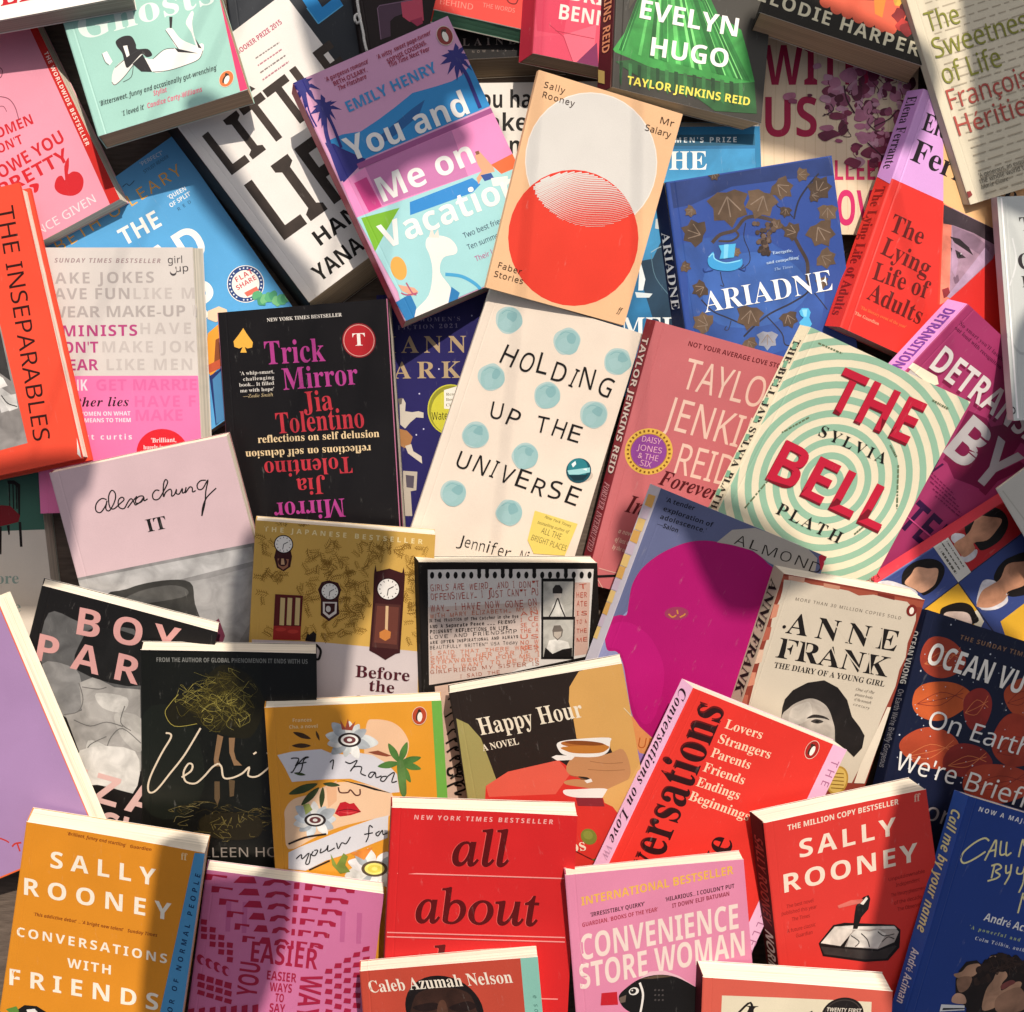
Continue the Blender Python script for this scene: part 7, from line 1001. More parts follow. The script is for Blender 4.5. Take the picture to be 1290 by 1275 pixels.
book('paperback_book', 'black bordered paperback of scribbled notebook writing with two booth portraits', 'book', (0.0287,-0.2309,0.0231), (0.9982,-0.0056,-0.0602,0.0583,-0.1718,0.9834),
     (-67.2,102.5,63.3,101.9,76.9,-105.2,-59.5,-105.7), (-3.4,1.6), 8.6, '#171210', art=[
'paper_sheet',('p','#d9d3ce',(-603,967,608,972,590,297,254,222,23,169,-584,75)),('p','#cbb9b0',(-598,680,220,718,231,289,23,169,-584,75)),('p','#cba99c',(471,869,586,869,587,313,489,298)),
('p','#d2b29f',(-542,63,-228,116,-187,-992,-466,-986)),('c','#100c0c',-57.1,92.4,1.54,2.67,0),('c','#100c0c',-51.4,92.4,1.54,2.67,0),('c','#100c0c',-45.7,92.4,1.54,2.68,0),
('c','#100c0c',-40,92.4,1.55,2.68,0),('c','#100c0c',-34.3,92.4,1.55,2.68,0),('c','#100c0c',-28.6,92.4,1.55,2.68,0),('c','#100c0c',-22.8,92.4,1.55,2.69,0),
('p','#100c0c',(-244,981,-215,981,-216,927,-241,927)),('c','#100c0c',-17.1,92.5,1.55,2.69,0),('p','#100c0c',(-187,981,-158,981,-159,927,-183,927)),('c','#100c0c',-11.4,92.5,1.55,2.69,0),
('c','#100c0c',-5.6,92.5,1.55,2.69,0),('p','#100c0c',(-72,980,-43,980,-44,926,-69,926)),('c','#100c0c',0.1,92.5,1.55,2.69,0),('p','#100c0c',(-14,980,15,980,14,926,-11,926)),
('c','#100c0c',5.9,92.5,1.56,2.7,0),('c','#100c0c',11.6,92.5,1.56,2.7,0),('c','#100c0c',17.4,92.5,1.56,2.7,0),('p','#100c0c',(158,979,187,979,186,925,162,925)),
('c','#100c0c',23.2,92.5,1.56,2.7,0),('c','#100c0c',28.9,92.6,1.56,2.71,0),('c','#100c0c',34.7,92.6,1.56,2.71,0),('c','#100c0c',40.5,92.6,1.56,2.71,0),
('p','#100c0c',(389,978,418,978,418,924,393,924)),('c','#100c0c',46.3,92.6,1.57,2.71,0),('c','#100c0c',52.1,92.6,1.57,2.72,0),('c','#100c0c',57.9,92.6,1.57,2.72,0),
'handwriting',('h','#b04a3c',"GIRLS ARE WEIRD, AND I DON'T",-57.8,80.5,2,79,4.98,'n',1,1.0),('h','#b04a3c',"OFFENSIVELY. I JUST CAN'T PU",-57.4,73.2,2.8,78.5,5.22,'n',2,1.0),
('h','#b04a3c','WAY. I HAVE NOW GONE ON',-57.7,64.6,3.1,77.7,5.24,'n',3,1.0),('h','#c06a4c','WITH MARY ELIZABETH. MY XO',-58.3,59.5,4.2,78.6,3.28,'n',4,1.0),
('h','#1d1717','IN THE TRADITION OF The Catcher in the Rye',-58.8,56.3,3,65.5,2.41,'b',5,0.5),('h','#1d1717','AND A Separate Peace ... FRIENDS',-58.3,51.7,3.5,63,2.63,'b',6,0.5),
('h','#1d1717','POIGNANT REFLECTIONS ON LIFE,',-58.2,47.7,2.8,59.9,2.86,'b',7,0.5),('h','#1d1717','LOVE AND FRIENDSHIP',-57.9,43.5,3.9,63.9,2.86,'n',8,0.5),
('h','#1d1717','ARE OFTEN INSPIRATIONAL AND ALWAYS',-58,39.4,4,65,2.43,'b',9,0.5),('h','#1d1717','BEAUTIFULLY WRITTEN" USA Today',-58,35.4,3.6,64.6,2.65,'n',10,0.5),
('h','#cf7a5c','I SAID THAT THERE WAS A',-57.5,30.8,3.8,80.1,2.88,'n',20,1.0),('h','#cf7a5c','SMILE IN HER CAR IS A',-57.5,27.1,4,80.2,2.88,'n',21,1.0),
('h','#cf7a5c','STRAWBERRY FOR ME I',-57.5,23.5,4.3,80.3,2.89,'n',22,1.0),('h','#cf7a5c','AND I WANT TO BE FOR',-57.4,19.8,4.5,80.3,2.89,'n',23,1.0),('h','#a8604a','GIRLFRIEND MY SISTER IS',-57.4,16.2,4.7,80.4,2.9,'n',24,1.0),
('h','#a8604a','I SAID THE',-35.4,13,5.9,29.5,2.9,'n',31,1.0),('h','#cc6a50','AN',8.1,61,4.4,13.1,3.29,'n',40,1.0),('h','#b9533f','T',50.9,82,5.4,5.4,3.93,'n',60,1.0),
('h','#cc6a50','I CE',8.2,56.6,4.4,13.1,3.3,'n',41,1.0),('h','#b9533f','HER',49,75.3,3.8,7.5,3.94,'n',61,1.0),('h','#cc6a50','SE CA',8.3,52.2,4.4,13.1,3.3,'n',42,1.0),
('h','#b9533f','ATE',49.3,68.5,3.8,7.6,3.95,'n',62,1.0),('h','#cc6a50','THE A',8.5,47.8,4.3,13.1,3.31,'n',43,1.0),('h','#b9533f','IS',49.5,61.7,3.7,7.6,3.08,'n',63,1.0),
('h','#cc6a50','US',8.6,43.4,4.3,13.1,3.32,'n',44,1.0),('h','#b9533f','TO A',49.7,54.9,3.7,7.6,3.09,'n',64,1.0),('h','#cc6a50','NO W',8.7,39,4.3,13.1,3.32,'n',45,1.0),
('h','#b9533f','THE',49.9,48,3.7,7.6,3.1,'n',65,1.0),('h','#cc6a50','MES',8.8,34.6,4.3,13.1,3.33,'n',46,1.0),('h','#b9533f','ME',50.2,41.2,3.7,7.6,3.11,'n',66,1.0),
'booth_portrait',('p','#0f0c0c',(227,900,473,901,475,585,234,585)),('p','#b9b6ae',(242,876,461,877,462,605,248,602)),('p','#0f0c0c',(235,606,483,606,485,275,242,276)),
('p','#b9b6ae',(250,581,471,582,472,296,256,293)),('p','#d9d6ce',(291,609,314,696,350,739,388,696,416,608)),('p','#2a2626',(311,821,331,851,362,850,384,821,383,785,312,785)),
('p','#cfc6bc',(315,805,380,805,375,756,350,737,323,756)),('p','#2a2626',(313,805,382,807,383,785,314,785)),('l','#2f2a2a',0.94,(349,750,325,674,291,603)),
('l','#2f2a2a',0.94,(352,750,378,674,411,602)),('p','#e4e1da',(277,344,296,421,353,432,438,409,462,331,399,321,325,316)),('p','#6b635c',(318,498,329,537,376,540,398,503,391,454,359,421,326,454)),
('p','#b3a89c',(329,487,387,491,382,454,360,432,332,456)),('p','#1a1616',(259,289,271,366,325,316,398,352,469,364,469,296)),'handwriting',('L','#15100f',1.15,(-429,29,-385,73,-348,22,-394,-17,-341,-28)),
('L','#15100f',1.23,(-444,-41,-361,3,-333,-48,-393,-86,-340,-98)),('L','#15100f',1.28,(-426,-110,-387,-66,-320,-117,-392,-156,-339,-168)),('L','#15100f',1.31,(-464,-180,-385,-136,-318,-187,-391,-226,-338,-238)),
('L','#15100f',1.2,(-432,-250,-397,-205,-328,-257,-390,-296,-337,-308)),('L','#15100f',1.45,(-446,-320,-397,-276,-321,-328,-389,-366,-336,-379)),('L','#15100f',1.46,(-455,-390,-370,-346,-323,-398,-388,-437,-335,-449)),
('L','#15100f',1.52,(-447,-461,-376,-417,-325,-469,-387,-508,-334,-520)),('L','#15100f',1.45,(-426,-532,-365,-488,-343,-539,-386,-579,-333,-591)),('L','#15100f',1.23,(-433,-603,-346,-559,-322,-611,-385,-650,-332,-662)),
('L','#15100f',1.59,(-417,-675,-346,-630,-315,-682,-384,-721,-331,-734)),('L','#15100f',1.58,(-456,-745,-350,-701,-299,-754,-383,-793,-330,-806)),('h','#15100f','ce',-44.2,-66.2,8.5,12.2,10.03,'b',77,1.0),
])

book('paperback_book', 'slate blue paperback filled by one large magenta head silhouette', 'book', (0.1605,-0.1906,0.0444), (0.8955,-0.3975,-0.2004,0.1313,-0.1944,0.9721),
     (-76.6,97.4,59.6,100.5,89.2,-97.2,-54.1,-94), (-4.5,-1.7), 10.6, '#656b90', spine='#c9c3cf', art=[
'illustration',('p','#8f93bb',(-627,-675,-657,-162,-551,141,176,-492,704,-973,-552,-945)),('P','#b0106c',(-651,-146,-675,-46,-620,18,-570,39,-599,136,-635,263,-622,401,-547,548,-422,683,-285,761,-102,804,69,825,216,786,317,723,508,341,612,-313,252,-806,84,-752,-85,-695,-185,-626,-305,-466,-421,-307,-506,-239,-580,-252)),  # lilac lower background: lit part of the slate put into the print colour
('P','#ba1474',(-647,-127,-620,-49,-508,-3,-309,-58,-107,-250,-16,-560,-65,-666,-204,-564,-406,-301,-499,-219,-587,-229)),('p','#b9b0a6',(-209,780,-148,906,0,985,167,997,405,1013,537,967,568,878,511,821,315,790,216,796,67,829,-95,807)),
('c','#9a3a5c',-23.3,19,8.86,4.89,22),('L','#c98a3a',1.07,(-287,163,-248,153,-230,177)),('L','#c98a3a',1.07,(-242,215,-222,189)),('L','#c98a3a',1.07,(-198,173,-177,199,-173,214)),
('p','#e0955a',(-210,-619,-85,-695,86,-756,91,-868,11,-882,-99,-802)),('p','#a07cc0',(-92,-816,11,-882,95,-876,110,-1073,36,-1066)),'author_name',('t','#b5561f','UN',-2.2,-85.1,17.6,13.4,8.17,'l'),
'title',('h','#2c2622','ALMOND',-9,82.2,3.5,69.7,7.56,'l',3,1.0),'blurb',('t','#20212e',"'A tender",-69.5,89.8,6.3,22.3,3.41,'b'),('t','#20212e','exploration of',-68.1,83.4,4.6,39,3.42,'b'),
('t','#20212e',"adolescence.'",-67.5,77.3,5.6,35.6,3.43,'b'),('t','#20212e','—Salon',-67.2,71.8,4,16.3,3.43,'b'),'logo',('p','#c72a44',(540,982,567,1032,669,1023,719,958,718,912,599,902)),
('p','#e8d6d0',(592,964,608,997,655,938,632,916)),'spine_print',('p','#d8a65c',(72,-97,67,-24,157,-20,157,-95)),('p','#c9b7c9',(165,-102,160,-29,249,-24,250,-101)),
('p','#e3c07a',(258,-107,252,-33,342,-29,344,-106)),('p','#d8a65c',(352,-112,345,-39,436,-34,438,-111)),('p','#c9b7c9',(446,-117,439,-44,529,-40,533,-116)),
('p','#e3c07a',(541,-123,533,-49,624,-45,628,-121)),('p','#d8a65c',(636,-128,627,-54,718,-50,723,-127)),('p','#c9b7c9',(732,-133,722,-59,813,-55,819,-132)),
('p','#e3c07a',(828,-139,817,-64,909,-60,915,-137)),('p','#d8a65c',(924,-144,913,-69,1005,-65,1012,-143)),('p','#c9b7c9',(1021,-149,1009,-74,1101,-70,1109,-148)),
('p','#e3c07a',(1118,-155,1105,-79,1198,-75,1207,-154)),])

book('paperback_book', 'beige bordered paperback with inline serif capitals and a grey portrait of dark hair', 'book', (0.2501,-0.2257,0.0374), (0.966,-0.2045,-0.1584,0.1192,-0.1915,0.9742),
     (-49.1,84.9,59.5,86.4,58.7,-90.3,-54.1,-88.8), (-3.7,1.9), 12.5, '#8c3b2d', spine='#c4b49d', art=[
'border',('p','#a3503c',(-507,832,593,849,592,801,-501,786)),'cream_panel',('p','#d3c6b3',(-479,806,-337,820,-270,811,-129,817,16,817,103,797,208,825,372,820,470,823,558,762,575,701,574,604,567,522,586,412,569,311,578,181,560,30,550,-71,540,-223,522,-376,481,-619,-445,-770,-458,-392,-475,-4,-481,236,-474,428,-487,553,-466,667,-468,729)),
'border',('p','#d8a58c',(-454,842,-330,849,-326,811,-446,812)),('p','#c58a70',(-183,838,-55,839,-54,810,-174,808)),('p','#7a2c22',(234,845,364,846,374,816,241,823)),
('p','#cf8a70',(-497,614,-460,621,-456,527,-496,503)),('p','#b3604c',(-506,438,-468,445,-461,351,-505,327)),('p','#dcb8a0',(-514,262,-476,269,-466,174,-513,150)),
('p','#cf8a70',(-523,84,-485,91,-471,-4,-522,-29)),('p','#b3604c',(-531,-95,-493,-88,-477,-183,-530,-208)),('p','#dcb8a0',(-540,-275,-502,-269,-482,-363,-539,-390)),
('p','#cf8a70',(-548,-457,-510,-450,-488,-545,-548,-572)),'blurb',('t','#4b3f36','MORE THAN 30 MILLION COPIES SOLD',-35.3,67.2,0.8,81.5,2.31,'n'),'author_name',
('t','#1b1615','ANNE',-35.7,42.1,1.3,85.2,15.58,'s'),('t','#1b1615','FRANK',-37.7,22.9,0.6,87,15.06,'s'),('l','#d3c6b3',0.92,(-255,612,-155,442)),('l','#d3c6b3',0.93,(-98,625,135,435)),
('l','#d3c6b3',0.94,(94,628,340,432)),('l','#d3c6b3',0.93,(-322,389,-304,244)),('l','#d3c6b3',0.93,(-186,401,-158,254)),('l','#d3c6b3',0.94,(-1,403,107,253)),
('l','#d3c6b3',0.94,(111,383,295,237)),('l','#d3c6b3',0.95,(309,402,360,241)),('l','#d3c6b3',0.94,(354,596,385,432)),('c','#1b1615',-37.7,46.5,1.38,1.38,10),
'title',('t','#1b1615','THE DIARY OF A YOUNG GIRL',-36.6,15,0.8,86,4.26,'s'),'portrait',('p','#1f1a19',(-213,-137,-213,-72,-173,8,-82,84,36,125,153,90,252,9,325,-110,409,-178,464,-236,475,-334,434,-416,361,-370,274,-653,-103,-715)),
('P','#b5aba1',(-165,-137,-101,-69,-7,-28,110,-65,191,-166,245,-289,322,-645,-72,-709,-193,-248)),('P','#c7beb4',(-144,-142,-81,-82,-21,-63,25,-162,-49,-240,-126,-254)),
('P','#2b2523',(-8,-187,37,-147,119,-146,166,-167,108,-164,45,-172)),('P','#3a3330',(30,-204,66,-178,125,-187,86,-211)),('c','#14100f',7.7,-19.6,1.42,1.11,10),
('L','#8a7f78',0.63,(-49,-240,-41,-321,0,-348)),'blurb',('t','#3c332d','One of the',29.1,9.5,-0.3,14.6,2.07,'si'),('t','#3c332d','greatest books',29.6,5.6,-1.4,14,2.07,'si'),
('t','#3c332d','of the twentieth',30.2,1.8,-2.7,13.4,2.06,'si'),('t','#3c332d','century',30.7,-2.1,-4,12.9,2.06,'si'),'badge',('c','#b98f3a',36.4,-61.9,8.36,11.58,9),
('c','#d9b560',36.4,-61.9,7.07,9.97,9),('l','#8a6524',0.8,(299,-570,398,-559)),('l','#8a6524',0.8,(308,-599,407,-588)),('l','#8a6524',0.8,(316,-628,416,-617)),
('l','#8a6524',0.8,(325,-657,425,-646)),('l','#8a6524',0.8,(334,-686,434,-675)),'logo',('c','#7a231c',52,76.8,3.79,4.42,11),('c','#f0e6da',52.1,76.5,1.74,2.68,11),
'border',('p','#e6d8c4',(565,14,546,-138,499,-464,497,-616,576,-603,594,-130,604,21)),'spine_title',('t','#1f1816','ANNE FRANK',8.9,-8.9,1.4,89.1,10.52,'s'),
])

book('paperback_book', 'midnight navy paperback strewn with rust red petals', 'book', (0.3796,-0.2862,0.0192), (0.9336,-0.3298,-0.1403,0.1099,-0.1091,0.9879),
     (-85.3,98.6,60.6,101.1,90.5,-94.5,-57.9,-91.9), (-2,-3.3), 9.6, '#141a34', mat='gloss', art=[
'petals',('P','#a8402c',(-423,728,-409,694,-415,657,-439,619,-474,582,-514,554,-558,536,-608,531,-662,539,-712,563,-749,600,-770,648,-777,699,-773,746,-758,784,-729,812,-684,828,-630,833,-575,826,-527,809,-485,785,-450,758)),
('L','#d97a4c',0.48,(-715,601,-615,731,-466,722)),('L','#d97a4c',0.48,(-715,601,-593,679,-484,765)),('L','#d97a4c',0.48,(-715,601,-575,636,-499,801)),('P','#c0582c',(-268,485,-260,445,-276,395,-308,342,-349,293,-397,254,-454,226,-521,214,-587,218,-640,239,-676,274,-695,317,-703,361,-698,403,-675,441,-632,475,-573,503,-509,524,-449,535,-395,536,-344,529,-299,513)),
('L','#7c2a22',0.48,(-651,301,-509,439,-322,443)),('L','#7c2a22',0.48,(-651,301,-488,389,-339,485)),('L','#7c2a22',0.48,(-651,301,-471,348,-354,520)),('P','#96302a',(-91,473,-78,422,-74,368,-77,318,-87,278,-107,252,-138,242,-176,247,-213,268,-246,300,-273,338,-294,378,-310,417,-316,454,-309,488,-290,518,-266,543,-239,559,-210,566,-179,562,-146,545,-115,515)),
('L','#d97a4c',0.48,(-267,350,-218,470,-111,443)),('L','#d97a4c',0.48,(-267,350,-194,415,-131,489)),('L','#d97a4c',0.48,(-267,350,-174,369,-147,527)),('P','#b04a2c',(241,637,250,587,251,541,243,502,223,473,189,456,147,451,103,457,63,473,29,497,0,524,-24,554,-38,586,-37,621,-21,657,3,692,33,720,66,738,103,745,146,738,187,717,220,682)),
('L','#7c2a22',0.49,(19,520,89,637,209,619)),('L','#7c2a22',0.49,(19,520,111,587,191,661)),('L','#7c2a22',0.49,(19,520,129,545,176,696)),('P','#b3482c',(-183,45,-176,-2,-183,-43,-209,-76,-256,-102,-322,-121,-393,-130,-460,-128,-519,-119,-574,-102,-622,-79,-654,-48,-663,-9,-646,37,-610,85,-565,126,-511,157,-448,175,-377,178,-305,165,-245,136,-205,94)),
('L','#d97a4c',0.48,(-577,-100,-430,45,-234,47)),('L','#d97a4c',0.48,(-577,-100,-407,-8,-253,91)),('L','#d97a4c',0.48,(-577,-100,-389,-52,-269,128)),('P','#a03a28',(373,286,392,236,396,192,379,152,344,118,299,92,251,76,202,73,152,82,101,104,55,142,24,194,10,256,12,322,25,382,49,429,85,459,137,469,197,460,256,433,305,390,344,338)),
('L','#7c2a22',0.49,(94,142,181,300,340,273)),('L','#7c2a22',0.49,(94,142,211,231,315,330)),('L','#7c2a22',0.49,(94,142,236,173,294,378)),('P','#8a2b26',(83,70,94,42,86,11,58,-24,16,-58,-30,-88,-78,-109,-130,-121,-185,-121,-235,-109,-272,-83,-290,-45,-292,-1,-282,42,-262,80,-230,109,-183,130,-125,141,-67,142,-16,133,24,116,57,94)),
('L','#d97a4c',0.49,(-235,-68,-117,49,41,50)),('L','#d97a4c',0.49,(-235,-68,-99,6,26,86)),('L','#d97a4c',0.49,(-235,-68,-84,-29,13,115)),('P','#a8402c',(489,26,497,-12,474,-61,426,-114,367,-164,300,-206,225,-235,140,-250,56,-248,-13,-229,-56,-193,-76,-146,-79,-98,-67,-53,-35,-14,22,21,100,50,185,70,265,79,334,78,397,69,451,53)),
('L','#7c2a22',0.49,(-11,-174,178,-21,411,-5)),('L','#7c2a22',0.49,(-11,-174,199,-72,393,37)),('L','#7c2a22',0.49,(-11,-174,218,-114,378,72)),'stars',('c','#c9ccd8',-52.7,-10.7,0.58,0.58,17),
('c','#c9ccd8',-58.6,35.8,0.46,0.46,17),('c','#c9ccd8',-3.8,12.5,0.33,0.33,17),('c','#c9ccd8',-63.8,-12.5,0.45,0.45,17),('c','#c9ccd8',-33.4,111,0.46,0.46,18),
('c','#c9ccd8',-25.8,82.6,0.66,0.66,18),('c','#c9ccd8',-18,112.1,0.3,0.3,18),('c','#c9ccd8',-7.1,-9.4,0.44,0.44,17),('c','#c9ccd8',-66.1,43.4,0.3,0.3,18),
('c','#c9ccd8',-64.8,41.7,0.48,0.48,18),('c','#c9ccd8',-74.1,66.9,0.37,0.37,18),('c','#c9ccd8',-48.7,67,0.3,0.3,18),('c','#c9ccd8',2.9,46.7,0.54,0.54,17),
('c','#c9ccd8',-40.1,-26.9,0.62,0.62,17),('c','#c9ccd8',-80,51.1,0.56,0.56,18),('c','#c9ccd8',10,-3.8,0.46,0.46,17),('c','#c9ccd8',8.1,32.6,0.41,0.41,17),
('c','#c9ccd8',-5.3,-1,0.62,0.62,17),('c','#c9ccd8',-28.9,32.3,0.3,0.3,17),('c','#c9ccd8',-44.4,-1.2,0.45,0.45,17),('c','#c9ccd8',-64,26.8,0.56,0.56,17),
('c','#c9ccd8',-23,63.6,0.46,0.46,18),('c','#c9ccd8',-18.8,9.3,0.49,0.49,17),('c','#c9ccd8',-45.1,40.8,0.3,0.3,18),('c','#c9ccd8',-69,4.1,0.66,0.66,17),
('c','#c9ccd8',-30.1,58.7,0.36,0.36,18),('c','#c9ccd8',-8.8,-15.9,0.59,0.59,17),('c','#c9ccd8',-11.4,0.3,0.38,0.38,17),('c','#c9ccd8',-9.2,-11.9,0.52,0.52,17),
('c','#c9ccd8',-49.8,69.4,0.5,0.5,18),('c','#c9ccd8',-13.8,116.9,0.6,0.6,18),('c','#c9ccd8',18.5,5.8,0.59,0.59,17),('c','#c9ccd8',-2,50.4,0.51,0.51,17),
('c','#c9ccd8',-63.9,93.8,0.62,0.62,18),('c','#c9ccd8',-42.4,81.3,0.48,0.48,18),('c','#c9ccd8',-42.8,59.7,0.42,0.42,18),('c','#c9ccd8',-23.8,29.1,0.53,0.53,17),
('c','#c9ccd8',-62.1,98.2,0.37,0.37,18),('c','#c9ccd8',-61.8,22.6,0.62,0.62,17),('c','#c9ccd8',11.5,16.1,0.61,0.61,17),('c','#c9ccd8',-40.9,-6.3,0.55,0.55,17),
('c','#c9ccd8',-99.4,87.6,0.29,0.29,18),('c','#c9ccd8',-21.3,81.2,0.33,0.33,18),('c','#c9ccd8',-29.5,65.6,0.32,0.32,18),('c','#c9ccd8',-66.4,29,0.35,0.35,17),
('c','#c9ccd8',-45.8,10.2,0.46,0.46,17),('c','#c9ccd8',-53,40.5,0.3,0.3,18),('c','#c9ccd8',-49.3,48.9,0.36,0.36,18),('c','#c9ccd8',-52.5,-17.9,0.49,0.49,17),
('c','#c9ccd8',-57.5,21,0.6,0.6,17),('c','#c9ccd8',-105.5,85.5,0.34,0.34,18),('c','#c9ccd8',-29.6,90.8,0.56,0.56,18),('c','#c9ccd8',-13.8,43.1,0.38,0.38,17),
('c','#c9ccd8',29.6,21.6,0.5,0.5,17),('c','#c9ccd8',-54,16.3,0.44,0.44,17),('c','#c9ccd8',-35.6,66.9,0.53,0.53,18),('c','#c9ccd8',-87.8,53.3,0.65,0.65,18),
('c','#c9ccd8',-6.4,78.2,0.63,0.63,18),('c','#c9ccd8',-30.3,-16.5,0.58,0.58,17),('c','#c9ccd8',-54.9,70.1,0.29,0.29,18),('c','#c9ccd8',-19.9,110.5,0.61,0.61,18),
('c','#c9ccd8',16.2,49,0.36,0.36,17),('c','#c9ccd8',28,-3.5,0.57,0.57,17),('c','#c9ccd8',-39.3,57.9,0.42,0.42,18),('c','#c9ccd8',-54.4,12.6,0.46,0.46,17),
('c','#c9ccd8',-84.2,80.7,0.54,0.54,18),('c','#c9ccd8',-54.3,36.5,0.41,0.41,17),('c','#c9ccd8',24.4,5.8,0.3,0.3,17),('c','#c9ccd8',-72.4,54.3,0.66,0.66,18),
('c','#c9ccd8',-14,71.3,0.37,0.37,18),'blurb',('t','#8d6a52','THE SUNDAY TIMES BESTSELLER',-53.4,85.9,3.1,96.7,3.39,'b'),'author_name',('t','#f4ede4','OCEAN VUONG',-71.4,61.1,0.2,116,16.6,'b'),
'title',('t','#eae6e2','On Earth',-51.3,16,1.2,84.5,13.68,'n'),('t','#eae6e2',"We're",-63.3,-21.4,2.7,49.5,14.04,'n'),('t','#eae6e2','Briefly',-4.6,-20.1,0.7,61.9,14.48,'n'),
('t','#9a8f90','Gorgeous',-40.7,-50.7,1,92.9,13.88,'n'),'spine_title',('t','#e4e2e0','OCEAN VUONG',16.9,-4.9,-7.2,40.5,5.62,'b'),('t','#a9a6b0',"On Earth We're Briefly Gorgeous",61.9,-10.3,-4.3,60.7,5.33,'n'),
])

book('paperback_book', 'black paperback with pink capitals over a grey torso photograph', 'book', (-0.2786,-0.2623,0.0174), (0.9688,-0.248,-0.0009,-0.0375,-0.15,0.988),
     (-61.1,103.1,73,103.2,68.7,-107.5,-70.7,-107.5), (-2.5,2.2), 8.6, '#161415', art=[
'photograph',('P','#5f5e5e',(-522,835,-299,829,-108,815,189,812,397,-195,34,-295,-246,79,-507,451)),('P','#8b8988',(-495,430,-241,457,-160,287,-134,193,-162,135,-278,79)),
('p','#a5a19d',(-198,360,-96,438,69,399,259,434,397,-195,-11,-307,-246,79,-134,152)),('P','#c4c0bb',(-56,315,175,344,168,225,12,216)),('P','#b8b4af',(111,193,312,214,365,-42,210,17)),
('P','#c9c6c1',(-42,-69,170,-96,336,-212,34,-295)),('L','#6f6c6a',0.77,(-198,360,-143,241,-162,135,-263,83)),('L','#6f6c6a',0.78,(-170,335,-47,351,10,383)),
('L','#6f6c6a',0.78,(-180,63,-50,48,64,113,191,113)),('L','#6f6c6a',0.78,(-37,-178,-21,-97,87,1)),('L','#6f6c6a',0.78,(106,-96,124,11,194,97,352,22)),('L','#6f6c6a',0.77,(173,277,169,141,257,98)),
('P','#1b1a1a',(-225,453,260,468,189,812,-141,822,-241,697)),('P','#d3cfca',(-87,-163,320,-52,373,-388,42,-415)),('P','#161313',(42,-415,373,-388,435,-379,475,-575,180,-622)),
'title',('t','#d59c98','BOY',-29.2,72.9,3.1,76.9,21.16,'x'),('t','#d59c98','PARTS',-55.1,45.1,1,131.4,21.09,'x'),'author_name',('t','#dcb4ae','ELIZA',-60.8,-52.8,-0.5,118.8,23.58,'x'),
('t','#dcb4ae','CLARK',16.9,-80.8,0.6,85.2,22.1,'x'),])

book('hardback_book', 'plain lilac hardback edged in orange at the left side', 'book', (-0.3671,-0.2743,0.0199), (0.8941,0.4016,0.1985,-0.1687,-0.1085,0.9797),
     (-72,102.2,73.3,98.7,64.3,-94.7,-82.8,-98.1), (4.3,-2), 10.6, '#ab88b6', hard=1, page='#fbefd8', back='#fbefd8', art=[
'border',('l','#ee6a35',1.65,(731,982,642,-940,-819,-978)),'title',('L','#c73a30',1.19,(-194,-622,-125,-673,-73,-717,-56,-740)),('L','#c73a30',1.35,(-47,-777,-12,-764,39,-774)),
('L','#c73a30',1.35,(4,-770,-4,-831)),])

